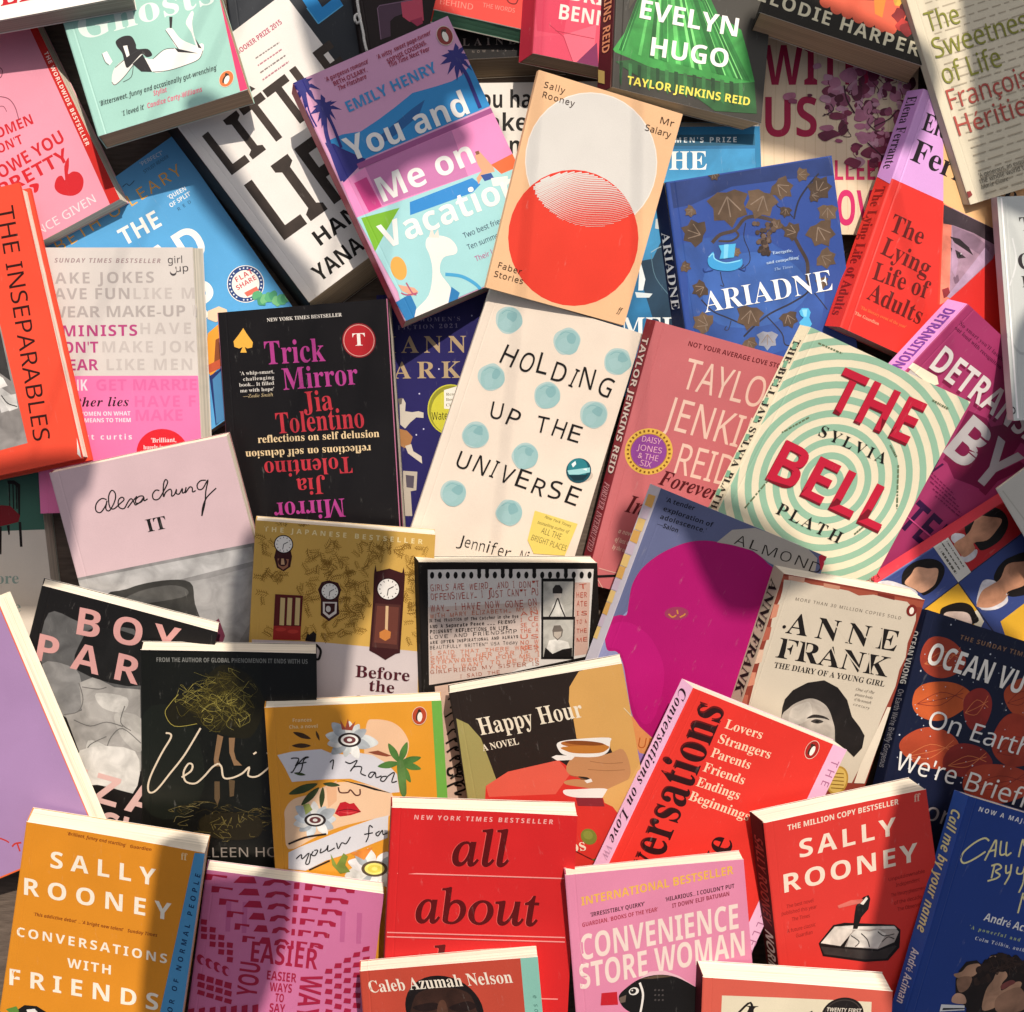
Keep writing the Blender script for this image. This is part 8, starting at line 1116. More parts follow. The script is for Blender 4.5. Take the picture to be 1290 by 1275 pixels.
book('paperback_book', 'dark green black paperback with cream script title and a tulle skirted figure', 'book', (-0.1785,-0.2983,0.0223), (0.9987,-0.0273,-0.0436,0.0383,-0.1705,0.9846),
     (-63.2,105.4,63.9,105.8,68.2,-110.3,-64.7,-109.8), (-1,2.2), 9.6, '#0d0d0b', mat='gloss', art=[
'night',('p','#12130f',(-623,1034,242,1050,246,-253,-640,-97)),('P','#181b15',(-616,556,-317,561,-171,74,-325,-259,-626,-179)),'tulle_figure',('P','#1d1a0c',(-459,567,-421,640,-368,705,-182,740,-152,860,-40,950,101,912,206,810,266,634,191,423,101,373,-94,419,-228,482,-393,463)),
('P','#2a250f',(-317,625,-152,724,-77,885,57,856,131,697,101,486,-49,468,-198,530)),('L','#7a6e2e',0.12,(-73,612,-45,682,-39,703,-118,701,-201,710)),('L','#c0b25c',0.19,(-88,683,-76,611,-53,598,-132,583,-212,627)),
('L','#7a6e2e',0.16,(-58,609,-126,639,-70,691,-55,669,-78,661)),('L','#7a6e2e',0.16,(-151,760,-146,716,-152,648,-177,688,-235,642)),('L','#7a6e2e',0.2,(-277,700,-236,734,-150,797,-164,755,-227,756)),
('L','#a2954a',0.15,(106,602,158,552,129,576,129,527,51,592)),('L','#4a411b',0.13,(-66,708,-30,685,58,634,19,652,50,729)),('L','#a2954a',0.19,(-156,755,-206,788,-164,805,-89,807,-149,821)),
('L','#5c5122',0.09,(59,864,19,877,-6,815,76,872,18,914)),('L','#7a6e2e',0.14,(-3,732,-41,788,-35,771,-67,830,-3,759)),('L','#4a411b',0.11,(136,840,169,831,150,848,142,859,92,785)),
('L','#a2954a',0.2,(-67,633,-156,688,-227,708,-312,647,-291,704)),('L','#4a411b',0.19,(-157,746,-226,747,-141,752,-174,808,-130,770)),('L','#a2954a',0.15,(-19,639,62,636,-2,628,-86,622,-1,564)),
('L','#5c5122',0.19,(59,730,9,722,10,700,30,654,76,704)),('L','#4a411b',0.19,(-46,749,-43,772,-127,846,-166,884,-132,812)),('L','#7a6e2e',0.15,(-60,773,25,841,-46,845,-75,847,11,831)),
('L','#a2954a',0.1,(-167,830,-241,804,-169,760,-124,764,-182,717)),('L','#5c5122',0.16,(152,734,145,695,71,749,159,826,172,829)),('L','#5c5122',0.14,(-161,742,-83,798,-74,875,-20,840,-91,799)),
('L','#a2954a',0.2,(117,820,65,859,28,900,34,917,5,925)),('L','#c0b25c',0.09,(-158,840,-155,788,-88,848,-150,845,-83,802)),('L','#c0b25c',0.1,(-18,735,-22,699,-12,727,-9,718,42,782)),
('L','#5c5122',0.17,(-24,632,-96,638,-181,574,-259,601,-175,585)),('L','#4a411b',0.11,(-194,625,-198,554,-163,493,-83,533,-73,462)),('L','#a2954a',0.11,(60,585,-17,626,-94,597,-43,534,-105,498)),
('L','#c0b25c',0.14,(152,830,102,757,84,759,172,707,111,717)),('L','#7a6e2e',0.1,(-145,617,-218,638,-247,644,-211,663,-208,696)),('L','#a2954a',0.14,(37,710,104,778,64,712,6,670,64,615)),
('L','#7a6e2e',0.18,(-192,699,-193,727,-233,678,-290,614,-330,691)),('L','#c0b25c',0.18,(163,567,85,507,77,533,86,464,45,523)),('L','#a2954a',0.13,(201,763,158,814,204,782,185,813,195,798)),
('L','#4a411b',0.17,(53,662,-34,623,-25,673,-30,603,-100,550)),('L','#a2954a',0.21,(-273,728,-189,760,-239,802,-293,740,-252,799)),('L','#c0b25c',0.12,(-20,700,2,640,-10,711,19,730,20,655)),
('L','#a2954a',0.12,(-79,545,-141,553,-184,478,-99,472,-138,423)),('L','#c0b25c',0.09,(6,577,-69,612,-41,653,9,719,66,777)),('L','#a2954a',0.18,(65,658,17,644,22,603,50,569,119,588)),
('L','#c0b25c',0.18,(-143,665,-121,722,-63,689,-61,700,-25,700)),('L','#a2954a',0.2,(-245,750,-331,719,-278,686,-197,664,-271,737)),('L','#c0b25c',0.1,(-142,580,-222,656,-216,697,-258,703,-335,632)),
('L','#4a411b',0.1,(-247,697,-252,647,-190,691,-144,735,-117,741)),('L','#5c5122',0.09,(46,721,-35,698,-89,681,-119,656,-85,637)),('L','#c0b25c',0.11,(51,638,82,608,113,642,116,648,110,709)),
('L','#5c5122',0.1,(211,706,124,711,182,637,173,674,121,601)),('L','#4a411b',0.14,(137,571,94,593,112,572,73,634,49,634)),('L','#a2954a',0.19,(99,477,131,493,158,517,150,568,119,596)),
('L','#4a411b',0.18,(143,518,134,494,127,489,78,457,96,468)),('L','#4a411b',0.2,(21,743,-59,716,-35,772,49,784,16,740)),('L','#a2954a',0.15,(29,822,102,753,111,718,30,679,22,639)),
('L','#4a411b',0.16,(99,750,40,762,1,801,43,777,27,819)),('L','#5c5122',0.16,(-100,628,-160,674,-87,675,-138,609,-49,618)),('L','#c0b25c',0.11,(-38,601,-28,630,-52,580,-105,657,-38,677)),
('L','#5c5122',0.14,(-68,481,-68,469,-94,438,-88,419,-26,458)),('L','#4a411b',0.09,(-124,765,-157,714,-73,775,-87,733,-33,659)),('L','#4a411b',0.1,(-237,524,-179,467,-94,509,-164,564,-160,535)),
('L','#7a6e2e',0.1,(-35,702,-102,690,-185,654,-102,635,-97,645)),('L','#5c5122',0.15,(-121,450,-176,488,-124,569,-117,489,-157,518)),('L','#4a411b',0.2,(-32,586,51,555,16,631,16,603,2,642)),
('L','#5c5122',0.13,(-34,631,-63,643,-31,692,23,655,24,702)),('L','#7a6e2e',0.2,(-3,743,-53,701,-90,627,-90,678,-140,690)),('L','#7a6e2e',0.21,(37,580,-15,503,-79,574,-158,590,-87,529)),
('L','#5c5122',0.1,(62,714,5,643,49,719,79,739,56,765)),('L','#7a6e2e',0.1,(7,647,-7,585,4,544,-18,500,-52,450)),('L','#7a6e2e',0.13,(-162,650,-86,700,-111,636,-195,649,-139,607)),
('L','#a2954a',0.2,(-258,621,-336,669,-383,653,-383,677,-357,751)),('L','#4a411b',0.18,(-101,493,-84,444,-4,516,55,580,94,586)),('L','#a2954a',0.14,(152,778,86,777,-2,707,-37,675,-99,717)),
('L','#4a411b',0.19,(-4,823,-2,841,-62,854,-36,858,-28,912)),('L','#5c5122',0.18,(57,678,-18,742,-18,708,-28,751,-42,731)),('L','#5c5122',0.12,(68,812,0,756,-37,745,-59,706,-113,746)),
('L','#7a6e2e',0.1,(-90,451,-145,520,-190,561,-185,537,-257,541)),('L','#7a6e2e',0.13,(-264,634,-204,568,-286,600,-354,649,-269,637)),('L','#5c5122',0.09,(53,765,10,720,90,785,107,766,56,786)),
('L','#7a6e2e',0.18,(4,671,46,605,102,554,86,575,108,643)),('L','#a2954a',0.17,(-89,683,-160,698,-151,676,-224,729,-189,744)),('L','#4a411b',0.11,(-82,648,-39,587,-54,664,-6,616,20,634)),
('L','#4a411b',0.1,(205,666,192,614,175,552,168,606,81,596)),('L','#5c5122',0.13,(-128,744,-127,801,-166,797,-90,861,-92,812)),('L','#5c5122',0.16,(-17,705,57,736,77,715,2,680,36,617)),
('L','#5c5122',0.09,(-102,717,-107,706,-189,635,-250,656,-314,580)),('L','#c0b25c',0.12,(-236,739,-319,683,-383,667,-379,646,-383,660)),('L','#5c5122',0.19,(-134,598,-133,650,-223,570,-229,579,-208,528)),
('L','#a2954a',0.18,(-82,642,-108,663,-54,664,-25,738,-92,669)),('L','#5c5122',0.11,(-89,672,-88,692,-7,751,56,673,98,623)),('L','#a2954a',0.2,(37,732,92,686,126,650,76,596,96,636)),
('L','#5c5122',0.14,(-77,468,-141,467,-65,515,-108,514,-140,588)),('L','#4a411b',0.16,(-106,737,-137,756,-85,795,-37,868,27,794)),('L','#a2954a',0.13,(-251,770,-323,690,-299,708,-246,746,-158,735)),
('L','#a2954a',0.18,(37,632,58,558,21,555,-13,479,39,440)),('L','#7a6e2e',0.09,(-42,748,-80,727,-94,749,-175,750,-155,823)),('L','#5c5122',0.17,(-78,626,-103,670,-88,656,-142,635,-146,694)),
('L','#c0b25c',0.17,(-89,655,-153,628,-194,577,-110,650,-53,587)),('L','#7a6e2e',0.09,(-279,587,-237,628,-165,702,-159,718,-205,788)),('L','#a2954a',0.16,(-282,737,-345,784,-326,784,-301,734,-359,764)),
('L','#7a6e2e',0.12,(164,681,160,674,138,684,211,753,200,789)),('L','#c0b25c',0.21,(-81,715,-11,647,69,687,-11,664,21,634)),('L','#a2954a',0.11,(-113,451,-42,519,-40,572,33,518,-21,573)),
('L','#7a6e2e',0.19,(-176,566,-198,509,-122,432,-61,427,-66,422)),('L','#7a6e2e',0.16,(-230,596,-217,627,-269,607,-341,541,-378,620)),('L','#a2954a',0.11,(98,470,134,547,69,522,-13,591,-94,532)),
('L','#7a6e2e',0.19,(113,713,142,653,189,619,168,660,114,734)),('L','#a2954a',0.1,(-110,736,-181,800,-135,847,-167,859,-246,888)),('L','#7a6e2e',0.13,(-25,891,23,876,18,909,62,864,-21,860)),
('L','#7a6e2e',0.09,(-86,807,-137,749,-210,696,-268,775,-322,732)),('L','#5c5122',0.2,(-191,660,-137,711,-138,736,-79,775,1,811)),('L','#4a411b',0.2,(-32,604,47,562,45,482,56,546,25,611)),
('L','#4a411b',0.1,(-45,790,-19,811,-54,822,-46,874,41,855)),('L','#4a411b',0.14,(-203,765,-184,840,-169,837,-104,846,-94,874)),('L','#5c5122',0.18,(-16,821,-82,826,-14,869,-68,900,-32,846)),
('L','#7a6e2e',0.11,(161,703,180,727,132,653,89,579,178,635)),('L','#7a6e2e',0.14,(0,619,-35,651,-75,713,-2,750,67,757)),('L','#4a411b',0.17,(9,841,10,820,3,877,22,893,65,828)),
('L','#7a6e2e',0.14,(-199,754,-138,728,-111,668,-85,655,-134,706)),('L','#c0b25c',0.19,(-111,517,-184,529,-133,496,-110,536,-123,543)),('L','#5c5122',0.11,(-229,686,-163,624,-193,702,-134,637,-204,676)),
('L','#c0b25c',0.13,(10,894,3,926,16,923,46,913,88,895)),('L','#4a411b',0.14,(-48,797,40,849,42,780,83,762,108,802)),('L','#5c5122',0.21,(92,662,78,630,51,667,2,628,81,624)),
('L','#5c5122',0.13,(98,704,38,634,-39,584,-94,561,-55,510)),('L','#a89a4a',0.45,(-361,713,-421,640,-459,562,-393,463,-228,485)),('p','#8a6a4c',(-79,403,-37,387,-62,256,-77,174,-50,150,-103,149,-107,206)),
('p','#8a6a4c',(4,379,49,380,41,274,56,209,101,160,41,159,8,257)),('p','#5d4a34',(-103,28,-65,29,-63,-104,-81,-162,-104,-112)),('p','#5d4a34',(3,46,48,38,40,-86,10,-94)),
('L','#4d4122',0.21,(42,-373,109,-369,65,-374,-15,-406)),('L','#4d4122',0.14,(-232,-346,-192,-391,-154,-389,-89,-416)),('L','#6b5a2e',0.12,(-184,-287,-199,-300,-165,-287,-74,-319)),
('L','#6b5a2e',0.2,(-8,-245,87,-247,54,-255,87,-227)),('L','#8a7a48',0.19,(-218,-190,-294,-166,-235,-151,-309,-189)),('L','#8a7a48',0.18,(75,-414,-13,-452,-3,-454,-46,-454)),
('L','#6b5a2e',0.17,(111,-273,193,-277,142,-253,65,-253)),('L','#9a8b5c',0.2,(221,-340,167,-309,188,-331,115,-315)),('L','#6b5a2e',0.2,(177,-256,160,-299,69,-313,98,-269)),
('L','#8a7a48',0.15,(238,-244,341,-244,338,-281,238,-302)),('L','#6b5a2e',0.22,(191,-254,186,-256,244,-228,230,-221)),('L','#6b5a2e',0.15,(-190,-377,-211,-378,-260,-379,-158,-393)),
('L','#6b5a2e',0.16,(-173,-240,-155,-253,-94,-209,-47,-245)),('L','#9a8b5c',0.19,(-312,-177,-244,-174,-187,-138,-187,-138)),('L','#6b5a2e',0.2,(34,-341,54,-358,-7,-374,-16,-399)),
('L','#4d4122',0.23,(196,-268,111,-309,7,-345,-70,-328)),('L','#6b5a2e',0.21,(-261,-173,-363,-180,-347,-219,-347,-221)),('L','#8a7a48',0.17,(-104,-342,-124,-302,-86,-310,19,-324)),
('L','#6b5a2e',0.24,(-109,-189,-79,-161,-152,-138,-258,-139)),('L','#6b5a2e',0.16,(189,-215,108,-214,61,-221,50,-244)),('L','#4d4122',0.23,(115,-340,39,-365,-6,-371,-6,-387)),
('L','#8a7a48',0.24,(-349,-173,-443,-210,-403,-221,-427,-203)),('L','#6b5a2e',0.16,(174,-317,134,-359,183,-356,112,-401)),('L','#4d4122',0.15,(46,-324,28,-313,90,-354,150,-360)),
('L','#4d4122',0.19,(30,-329,95,-338,174,-358,70,-327)),('L','#4d4122',0.14,(268,-222,244,-210,302,-185,292,-203)),('L','#8a7a48',0.14,(-103,-314,-36,-350,-134,-382,-67,-416)),
('L','#8a7a48',0.22,(185,-368,224,-407,191,-368,203,-396)),('L','#6b5a2e',0.22,(98,-415,57,-373,35,-393,126,-401)),('L','#4d4122',0.17,(-78,-185,-13,-209,-70,-217,15,-252)),
('L','#8a7a48',0.14,(9,-210,-57,-181,-14,-167,0,-158)),('L','#4d4122',0.18,(232,-286,311,-273,303,-234,263,-191)),('L','#9a8b5c',0.12,(-371,-174,-267,-207,-270,-213,-321,-240)),
('L','#6b5a2e',0.11,(-87,-315,-64,-281,10,-265,115,-252)),('L','#6b5a2e',0.2,(-13,-387,-22,-429,66,-387,87,-377)),('L','#4d4122',0.24,(-325,-247,-381,-209,-292,-209,-360,-242)),
('L','#6b5a2e',0.14,(279,-215,180,-193,149,-231,235,-262)),('L','#4d4122',0.19,(-42,-353,13,-351,-72,-335,-177,-308)),('L','#8a7a48',0.23,(-91,-331,-97,-319,-120,-307,-146,-302)),
('L','#4d4122',0.23,(212,-280,300,-307,227,-339,137,-351)),('L','#8a7a48',0.17,(-292,-280,-378,-321,-306,-332,-316,-317)),('L','#4d4122',0.16,(35,-198,-24,-157,21,-161,-55,-197)),
('L','#9a8b5c',0.12,(-220,-170,-205,-151,-140,-138,-223,-139)),('L','#8a7a48',0.24,(270,-173,354,-187,292,-186,247,-164)),('L','#4d4122',0.13,(-96,-230,-152,-206,-175,-198,-247,-230)),
('L','#4d4122',0.17,(43,-275,44,-276,32,-303,127,-282)),('L','#6b5a2e',0.22,(225,-215,240,-181,172,-207,217,-178)),('L','#4d4122',0.13,(210,-348,266,-317,188,-334,216,-305)),
('L','#9a8b5c',0.12,(-342,-354,-362,-375,-457,-406,-492,-438)),('L','#4d4122',0.19,(-112,-360,-190,-376,-244,-383,-140,-338)),('L','#4d4122',0.21,(189,-251,281,-294,190,-281,135,-313)),
('L','#8a7a48',0.11,(196,-308,281,-288,197,-310,186,-266)),('L','#8a7a48',0.14,(262,-216,194,-180,141,-210,41,-173)),('L','#4d4122',0.12,(175,-324,167,-300,155,-286,69,-257)),
('L','#8a7a48',0.2,(-55,-291,-102,-256,-122,-223,-103,-256)),('L','#6b5a2e',0.16,(-77,-264,19,-218,48,-236,69,-246)),('L','#4d4122',0.22,(245,-360,211,-336,175,-330,278,-357)),
('L','#4d4122',0.12,(182,-173,186,-216,278,-191,262,-204)),('L','#9a8b5c',0.19,(-260,-248,-324,-264,-382,-258,-404,-304)),('L','#6b5a2e',0.19,(156,-389,239,-344,269,-322,307,-300)),
('P','#221c0e',(-188,-255,56,-219,246,-283,208,-418,-52,-438,-204,-372)),('L','#8a7a42',0.17,(-97,-333,-103,-378,-129,-314)),('L','#8a7a42',0.17,(73,-257,81,-303,75,-234)),
('L','#8a7a42',0.17,(-5,-334,-37,-297,-61,-314)),('L','#8a7a42',0.17,(-30,-289,-53,-248,-23,-323)),('L','#8a7a42',0.17,(57,-340,70,-310,89,-336)),('L','#8a7a42',0.17,(30,-348,27,-329,-9,-321)),
('L','#8a7a42',0.17,(15,-306,23,-257,-8,-343)),('L','#8a7a42',0.17,(-102,-340,-103,-318,-28,-318)),('L','#8a7a42',0.17,(126,-264,86,-301,117,-220)),('L','#8a7a42',0.17,(-38,-317,-17,-278,-80,-364)),
('L','#8a7a42',0.17,(112,-263,97,-249,138,-275)),('L','#8a7a42',0.17,(159,-386,161,-410,197,-411)),('L','#8a7a42',0.17,(-1,-381,18,-422,-58,-419)),('L','#8a7a42',0.17,(-202,-379,-194,-379,-132,-386)),
('L','#8a7a42',0.17,(-26,-381,9,-391,-44,-376)),('L','#8a7a42',0.17,(-8,-369,-27,-358,0,-358)),('L','#8a7a42',0.17,(-66,-382,-34,-381,-75,-350)),('L','#8a7a42',0.17,(-74,-264,-67,-272,-137,-306)),
('L','#8a7a42',0.17,(-66,-392,-35,-438,-111,-385)),('L','#8a7a42',0.17,(185,-236,144,-243,185,-278)),'title',('L','#e0cdb4',1.35,(-456,408,-424,403,-421,368,-485,253,-562,88,-591,-11,-580,-68,-526,-43,-427,90,-320,239,-202,452)),
('L','#e0cdb4',1.36,(-344,58,-276,108,-264,158,-294,166,-329,99,-315,26,-247,10,-186,60,-118,143,-72,173)),('L','#e0cdb4',1.36,(-72,173,-50,144,-35,62,26,60,101,97,154,150,147,81,222,82,328,182)),
('L','#e0cdb4',1.36,(328,182,358,248,388,379)),('L','#e0cdb4',1.36,(282,263,464,299)),('L','#e0cdb4',1.36,(358,215,344,100,435,118,510,184,481,52,467,-114)),
('L','#e0cdb4',1.36,(184,254,207,271)),'author_name',('t','#8a8078','COLLEEN HOOVER',-35.8,-59.2,1.7,104.4,7.78,'n'),'blurb',('t','#7c7c78','FROM THE AUTHOR OF GLOBAL PHENOMENON IT ENDS WITH US',-51.4,96.5,0.7,109.2,3.49,'b'),
])

book('paperback_book', 'marigold paperback with flowers, red lips and handwritten torn paper strips', 'book', (-0.0801,-0.3367,0.022), (0.9987,0.0338,-0.0382,0.0434,-0.1705,0.9844),
     (-65.7,104.6,62.9,105.2,69,-108.8,-64.8,-108.2), (-0.4,1.8), 8.6, '#e39b30', mat='gloss', art=[
'edge_strip',('p','#6fae4a',(557,1057,658,1052,697,-1131,605,-1125)),'illustration',('P','#ecc19c',(51,662,79,891,137,922,262,896,347,817,381,700,313,566,123,576)),
('P','#efc8a4',(-543,-82,-557,142,-551,239,-484,318,-355,353,-264,404,-136,438,40,415,240,336,221,157,105,135,-153,79,-335,5)),('p','#e8b48c',(-239,402,-161,453,-168,288,-234,236)),
('L','#5a2a22',1.14,(-151,398,-140,356,-83,353,-63,373,-27,329,5,334,7,376)),('p','#1f1614',(-141,459,40,409,240,333,114,363,-11,411)),('p','#8d4a34',(76,667,153,677,252,631,214,626,126,647)),
('p','#c2202c',(-188,189,-144,273,-105,281,-74,262,-42,268,8,193,-72,169,-149,162)),('p','#e04a4c',(-160,204,-109,195,-20,197,-84,180)),('L','#6f1018',0.64,(-172,205,-108,218,-57,213,3,193)),
'torn_paper',('p','#d9d7de',(-584,673,-476,695,-262,705,-201,674,-101,656,1,667,113,642,212,572,284,485,298,340,228,337,103,398,-59,462,-249,465,-489,456,-533,568)),
('p','#dcdae0',(-545,-110,-466,-72,-284,-5,-76,75,105,135,208,157,195,-24,97,-61,-86,-135,-268,-189,-425,-265,-552,-244)),'leaves',('P','#46301f',(-333,790,-389,836,-460,847,-404,800)),
('P','#46301f',(-336,735,-404,758,-474,742,-406,720)),('P','#46301f',(-271,773,-273,815,-293,850,-292,809)),('P','#3c4a2a',(-385,506,-426,529,-471,527,-431,504)),
('P','#3c4a2a',(-301,433,-418,427,-518,360,-401,366)),('P','#3c4a2a',(-290,405,-377,355,-431,266,-344,316)),('P','#3c4a2a',(-264,404,-294,325,-286,240,-255,319)),
('P','#3c4a2a',(-263,431,-203,404,-138,413,-198,440)),('P','#4f7a3c',(307,574,292,666,230,731,245,639)),('P','#4f7a3c',(307,574,362,645,369,737,314,667)),
('P','#4f7a3c',(307,574,393,565,467,612,381,620)),('P','#4f7a3c',(307,574,377,519,464,519,393,574)),('P','#4f7a3c',(307,574,322,481,383,415,368,507)),('P','#4f7a3c',(307,574,222,590,144,551,229,534)),
('P','#5a7f44',(287,568,338,565,349,330,304,333)),'flowers',('P','#d4d8d8',(-31,766,57,696,159,736,72,805)),('P','#aeb4ba',(-37,763,15,697,96,707,43,773)),
('P','#e6e5e2',(-46,754,-53,670,7,617,14,701)),('P','#d4d8d8',(-56,755,-103,706,-92,635,-44,685)),('P','#aeb4ba',(-65,758,-150,747,-189,664,-104,676)),
('P','#e6e5e2',(-68,766,-148,797,-216,743,-137,712)),('P','#d4d8d8',(-69,773,-137,839,-226,815,-158,749)),('P','#aeb4ba',(-64,783,-89,878,-175,909,-151,814)),
('P','#e6e5e2',(-51,784,-16,849,-46,917,-82,851)),('P','#d4d8d8',(-44,781,17,816,24,890,-37,855)),('P','#aeb4ba',(-39,776,35,778,75,845,1,843)),('c','#2d2424',-5.2,76.9,8.48,5.66,-3),
('c','#e8e4e0',-5.2,76.9,6.41,4.15,-3),('c','#6a3a3c',-5.2,76.9,4.53,2.83,-3),('c','#e8e4e0',-5.2,76.9,1.89,1.32,-3),('p','#a04a3a',(-113,927,-79,865,-56,938,-47,870,-1,915,-29,842,-104,853)),
('P','#cfd6dc',(-319,144,-248,104,-178,146,-248,186)),('P','#aeb4ba',(-321,137,-277,69,-201,72,-245,140)),('P','#e6e5e2',(-326,132,-314,55,-248,24,-261,101)),
('P','#cfd6dc',(-340,130,-398,80,-393,-1,-335,49)),('P','#aeb4ba',(-346,136,-419,130,-455,60,-382,67)),('P','#e6e5e2',(-350,142,-428,172,-495,117,-417,87)),
('P','#cfd6dc',(-350,147,-411,201,-487,175,-425,121)),('P','#aeb4ba',(-348,156,-384,245,-472,262,-436,172)),('P','#e6e5e2',(-334,160,-301,229,-335,297,-368,228)),
('P','#cfd6dc',(-326,155,-264,180,-249,250,-310,225)),('P','#aeb4ba',(-319,152,-233,147,-181,222,-267,227)),('c','#2d2424',-33.4,14.4,8,5.33,-3),('c','#e8e4e0',-33.4,14.4,6.05,3.91,-3),
('c','#6a3a3c',-33.4,14.4,4.27,2.67,-3),('c','#e8e4e0',-33.4,14.4,1.78,1.24,-3),('p','#9aa55a',(-417,273,-372,278,-349,228,-402,190)),('P','#f3f0f2',(112,-275,213,-352,326,-302,225,-226)),
('P','#aeb4ba',(105,-282,160,-369,256,-368,201,-281)),('P','#e6e5e2',(100,-288,119,-391,208,-432,188,-328)),('P','#f3f0f2',(84,-290,27,-363,49,-456,107,-384)),
('P','#aeb4ba',(73,-286,-27,-307,-66,-410,34,-389)),('P','#e6e5e2',(66,-277,-48,-242,-138,-325,-24,-361)),('P','#f3f0f2',(68,-265,-5,-182,-108,-203,-35,-286)),
('P','#aeb4ba',(74,-257,42,-154,-54,-125,-22,-229)),('P','#e6e5e2',(84,-255,101,-165,44,-99,26,-188)),('P','#f3f0f2',(99,-259,176,-227,195,-138,117,-170)),
('P','#aeb4ba',(109,-265,219,-287,296,-199,186,-177)),('c','#5a4a3a',8.8,-27.2,9.84,6.56,-3),('c','#ece27a',8.8,-27.2,7.44,4.81,-3),('c','#d9cc55',8.8,-27.2,5.25,3.28,-3),
('c','#ece27a',8.8,-27.2,2.19,1.53,-3),('p','#7a8a3a',(-233,-134,-193,-228,-137,-133,-106,-162,-129,-232,-93,-290,-170,-300,-225,-226)),('p','#e38a3c',(-86,-135,83,-95,14,-197)),
'leaves',('L','#2a1d18',1.53,(-541,-40,-411,9,-257,28)),('L','#2a1d18',1.28,(-399,-259,-242,-190)),'title',('L','#1d191b',0.88,(-485,641,-460,646,-429,631,-478,538,-491,539)),
('L','#1d191b',0.88,(-429,631,-457,578,-391,643,-356,648,-392,629,-415,549,-441,523)),('L','#1d191b',0.88,(-437,598,-374,608)),('L','#1d191b',0.88,(-204,599,-176,618,-188,544)),
('L','#1d191b',0.88,(-91,601,-54,585,-2,607,-56,523,-30,556,27,554,19,506,56,483)),('L','#1d191b',0.89,(127,507,95,509,75,482,93,468,126,505,131,466,170,478)),
('L','#1d191b',0.89,(208,473,176,470,162,444,187,435,220,475,266,500,244,426,282,431)),('L','#1d191b',0.89,(-490,-162,-450,-129,-446,-165,-392,-119,-422,-201,-396,-203,-380,-126)),
('L','#1d191b',0.89,(-360,-106,-374,-134,-349,-142,-327,-101,-353,-100)),('L','#1d191b',0.89,(-301,-88,-309,-123,-263,-97,-249,-63,-251,-112,-199,-87)),
('L','#1d191b',0.89,(-184,-46,-174,-95,-146,-48,-114,-56,-80,-2)),('L','#1d191b',0.89,(89,66,64,81,54,-2,33,-50)),('L','#1d191b',0.89,(23,13,88,24)),('L','#1d191b',0.9,(139,35,110,16,125,-3,159,41,164,6,196,18)),
'author_name',('t','#f4d7a0','Frances',-45.7,92.8,-0.6,13.7,2.69,'b'),('t','#f4d7a0','Cha, a novel',-48.5,87.8,-0.6,20.6,2.69,'b'),'logo',('c','#e9d9c6',46.5,94,5.34,7.21,-7),
('c','#b8472c',46.5,94,5.04,6.8,-7),('c','#3a2a22',45.9,94.4,1.71,4.49,-17),('c','#f4ece2',46.8,93.1,1.81,3.81,-7),('c','#3a2a22',46.5,98,1.01,1.15,-7),
])

book('paperback_book', 'black and tan paperback with a hand holding a shallow cup', 'book', (0.0637,-0.3062,0.0445), (0.9377,0.2529,0.2381,-0.1925,-0.1925,0.9623),
     (-50.2,100.6,78.4,97.9,56.8,-102.1,-77.9,-104.8), (-1.8,2.1), 9.6, '#2b211d', art=[
'illustration',('p','#a59a5e',(-504,805,-430,746,-371,620,-360,414,-349,168,-670,-1064,-852,-1037,-606,216)),('p','#d9362e',(-446,251,-251,330,140,351,211,268,285,116,709,68,661,-1068,512,-1405,-963,-1191)),
('p','#e4604e',(-446,251,-251,330,140,351,187,228,42,97,-449,161)),('p','#dca75f',(470,979,427,936,373,879,337,771,333,644,313,487,521,447,558,150,586,-180,757,-211,840,416,865,1040)),
('P','#c78d5f',(180,292,278,364,489,335,614,351,625,188,567,102,475,70,384,68,273,108,141,157,139,185,219,186,307,163,303,187,192,224)),('L','#9c6b44',0.44,(359,303,470,266,586,252)),
('L','#9c6b44',0.44,(327,244,455,212,585,196)),('L','#9c6b44',0.44,(184,226,264,183,330,146)),('p','#f0e9e2',(277,164,329,171,333,146,290,141)),('P','#f3eee8',(110,118,197,109,402,81,417,41,361,13,193,44,111,80)),
('p','#8a2a33',(179,46,368,12,364,-56,175,-19)),('p','#e3ae68',(423,72,611,126,720,251,667,-160,538,-137,452,-146,422,-67,372,-28,372,16)),('p','#f3eee8',(95,383,133,392,269,361,231,336,128,350)),
('P','#f3eee8',(171,483,305,486,538,456,539,419,506,353,427,328,296,348,198,380,164,419)),('c','#b36a2f',35.1,43.5,16.4,2.93,-14),('P','#c57d34',(199,445,508,401,481,358,405,357,275,381,215,409)),
('c','#8a4a20',35.8,44.6,13.9,1.76,-14),'title',('t','#f3e6cf','Happy Hour',-36.3,64.4,-0.2,77.6,13.13,'s'),('t','#f3e6cf','A NOVEL',-38.3,52,0.7,27.7,5.2,'s'),
'author_name',('t','#f3e6cf','Granados',-40.9,-36,-0.9,55,9.5,'s'),'illustration',('c','#7d8436',18.7,-26.8,5.76,6.33,-10),('c','#8d9440',18.5,-25.5,3.45,3.45,-10),
('L','#5d1a1a',0.87,(44,-352,140,-433,215,-485)),('p','#5f7a34',(154,-449,223,-435,234,-481)),'border',('l','#e7d5b0',0.55,(705,656,757,554)),])

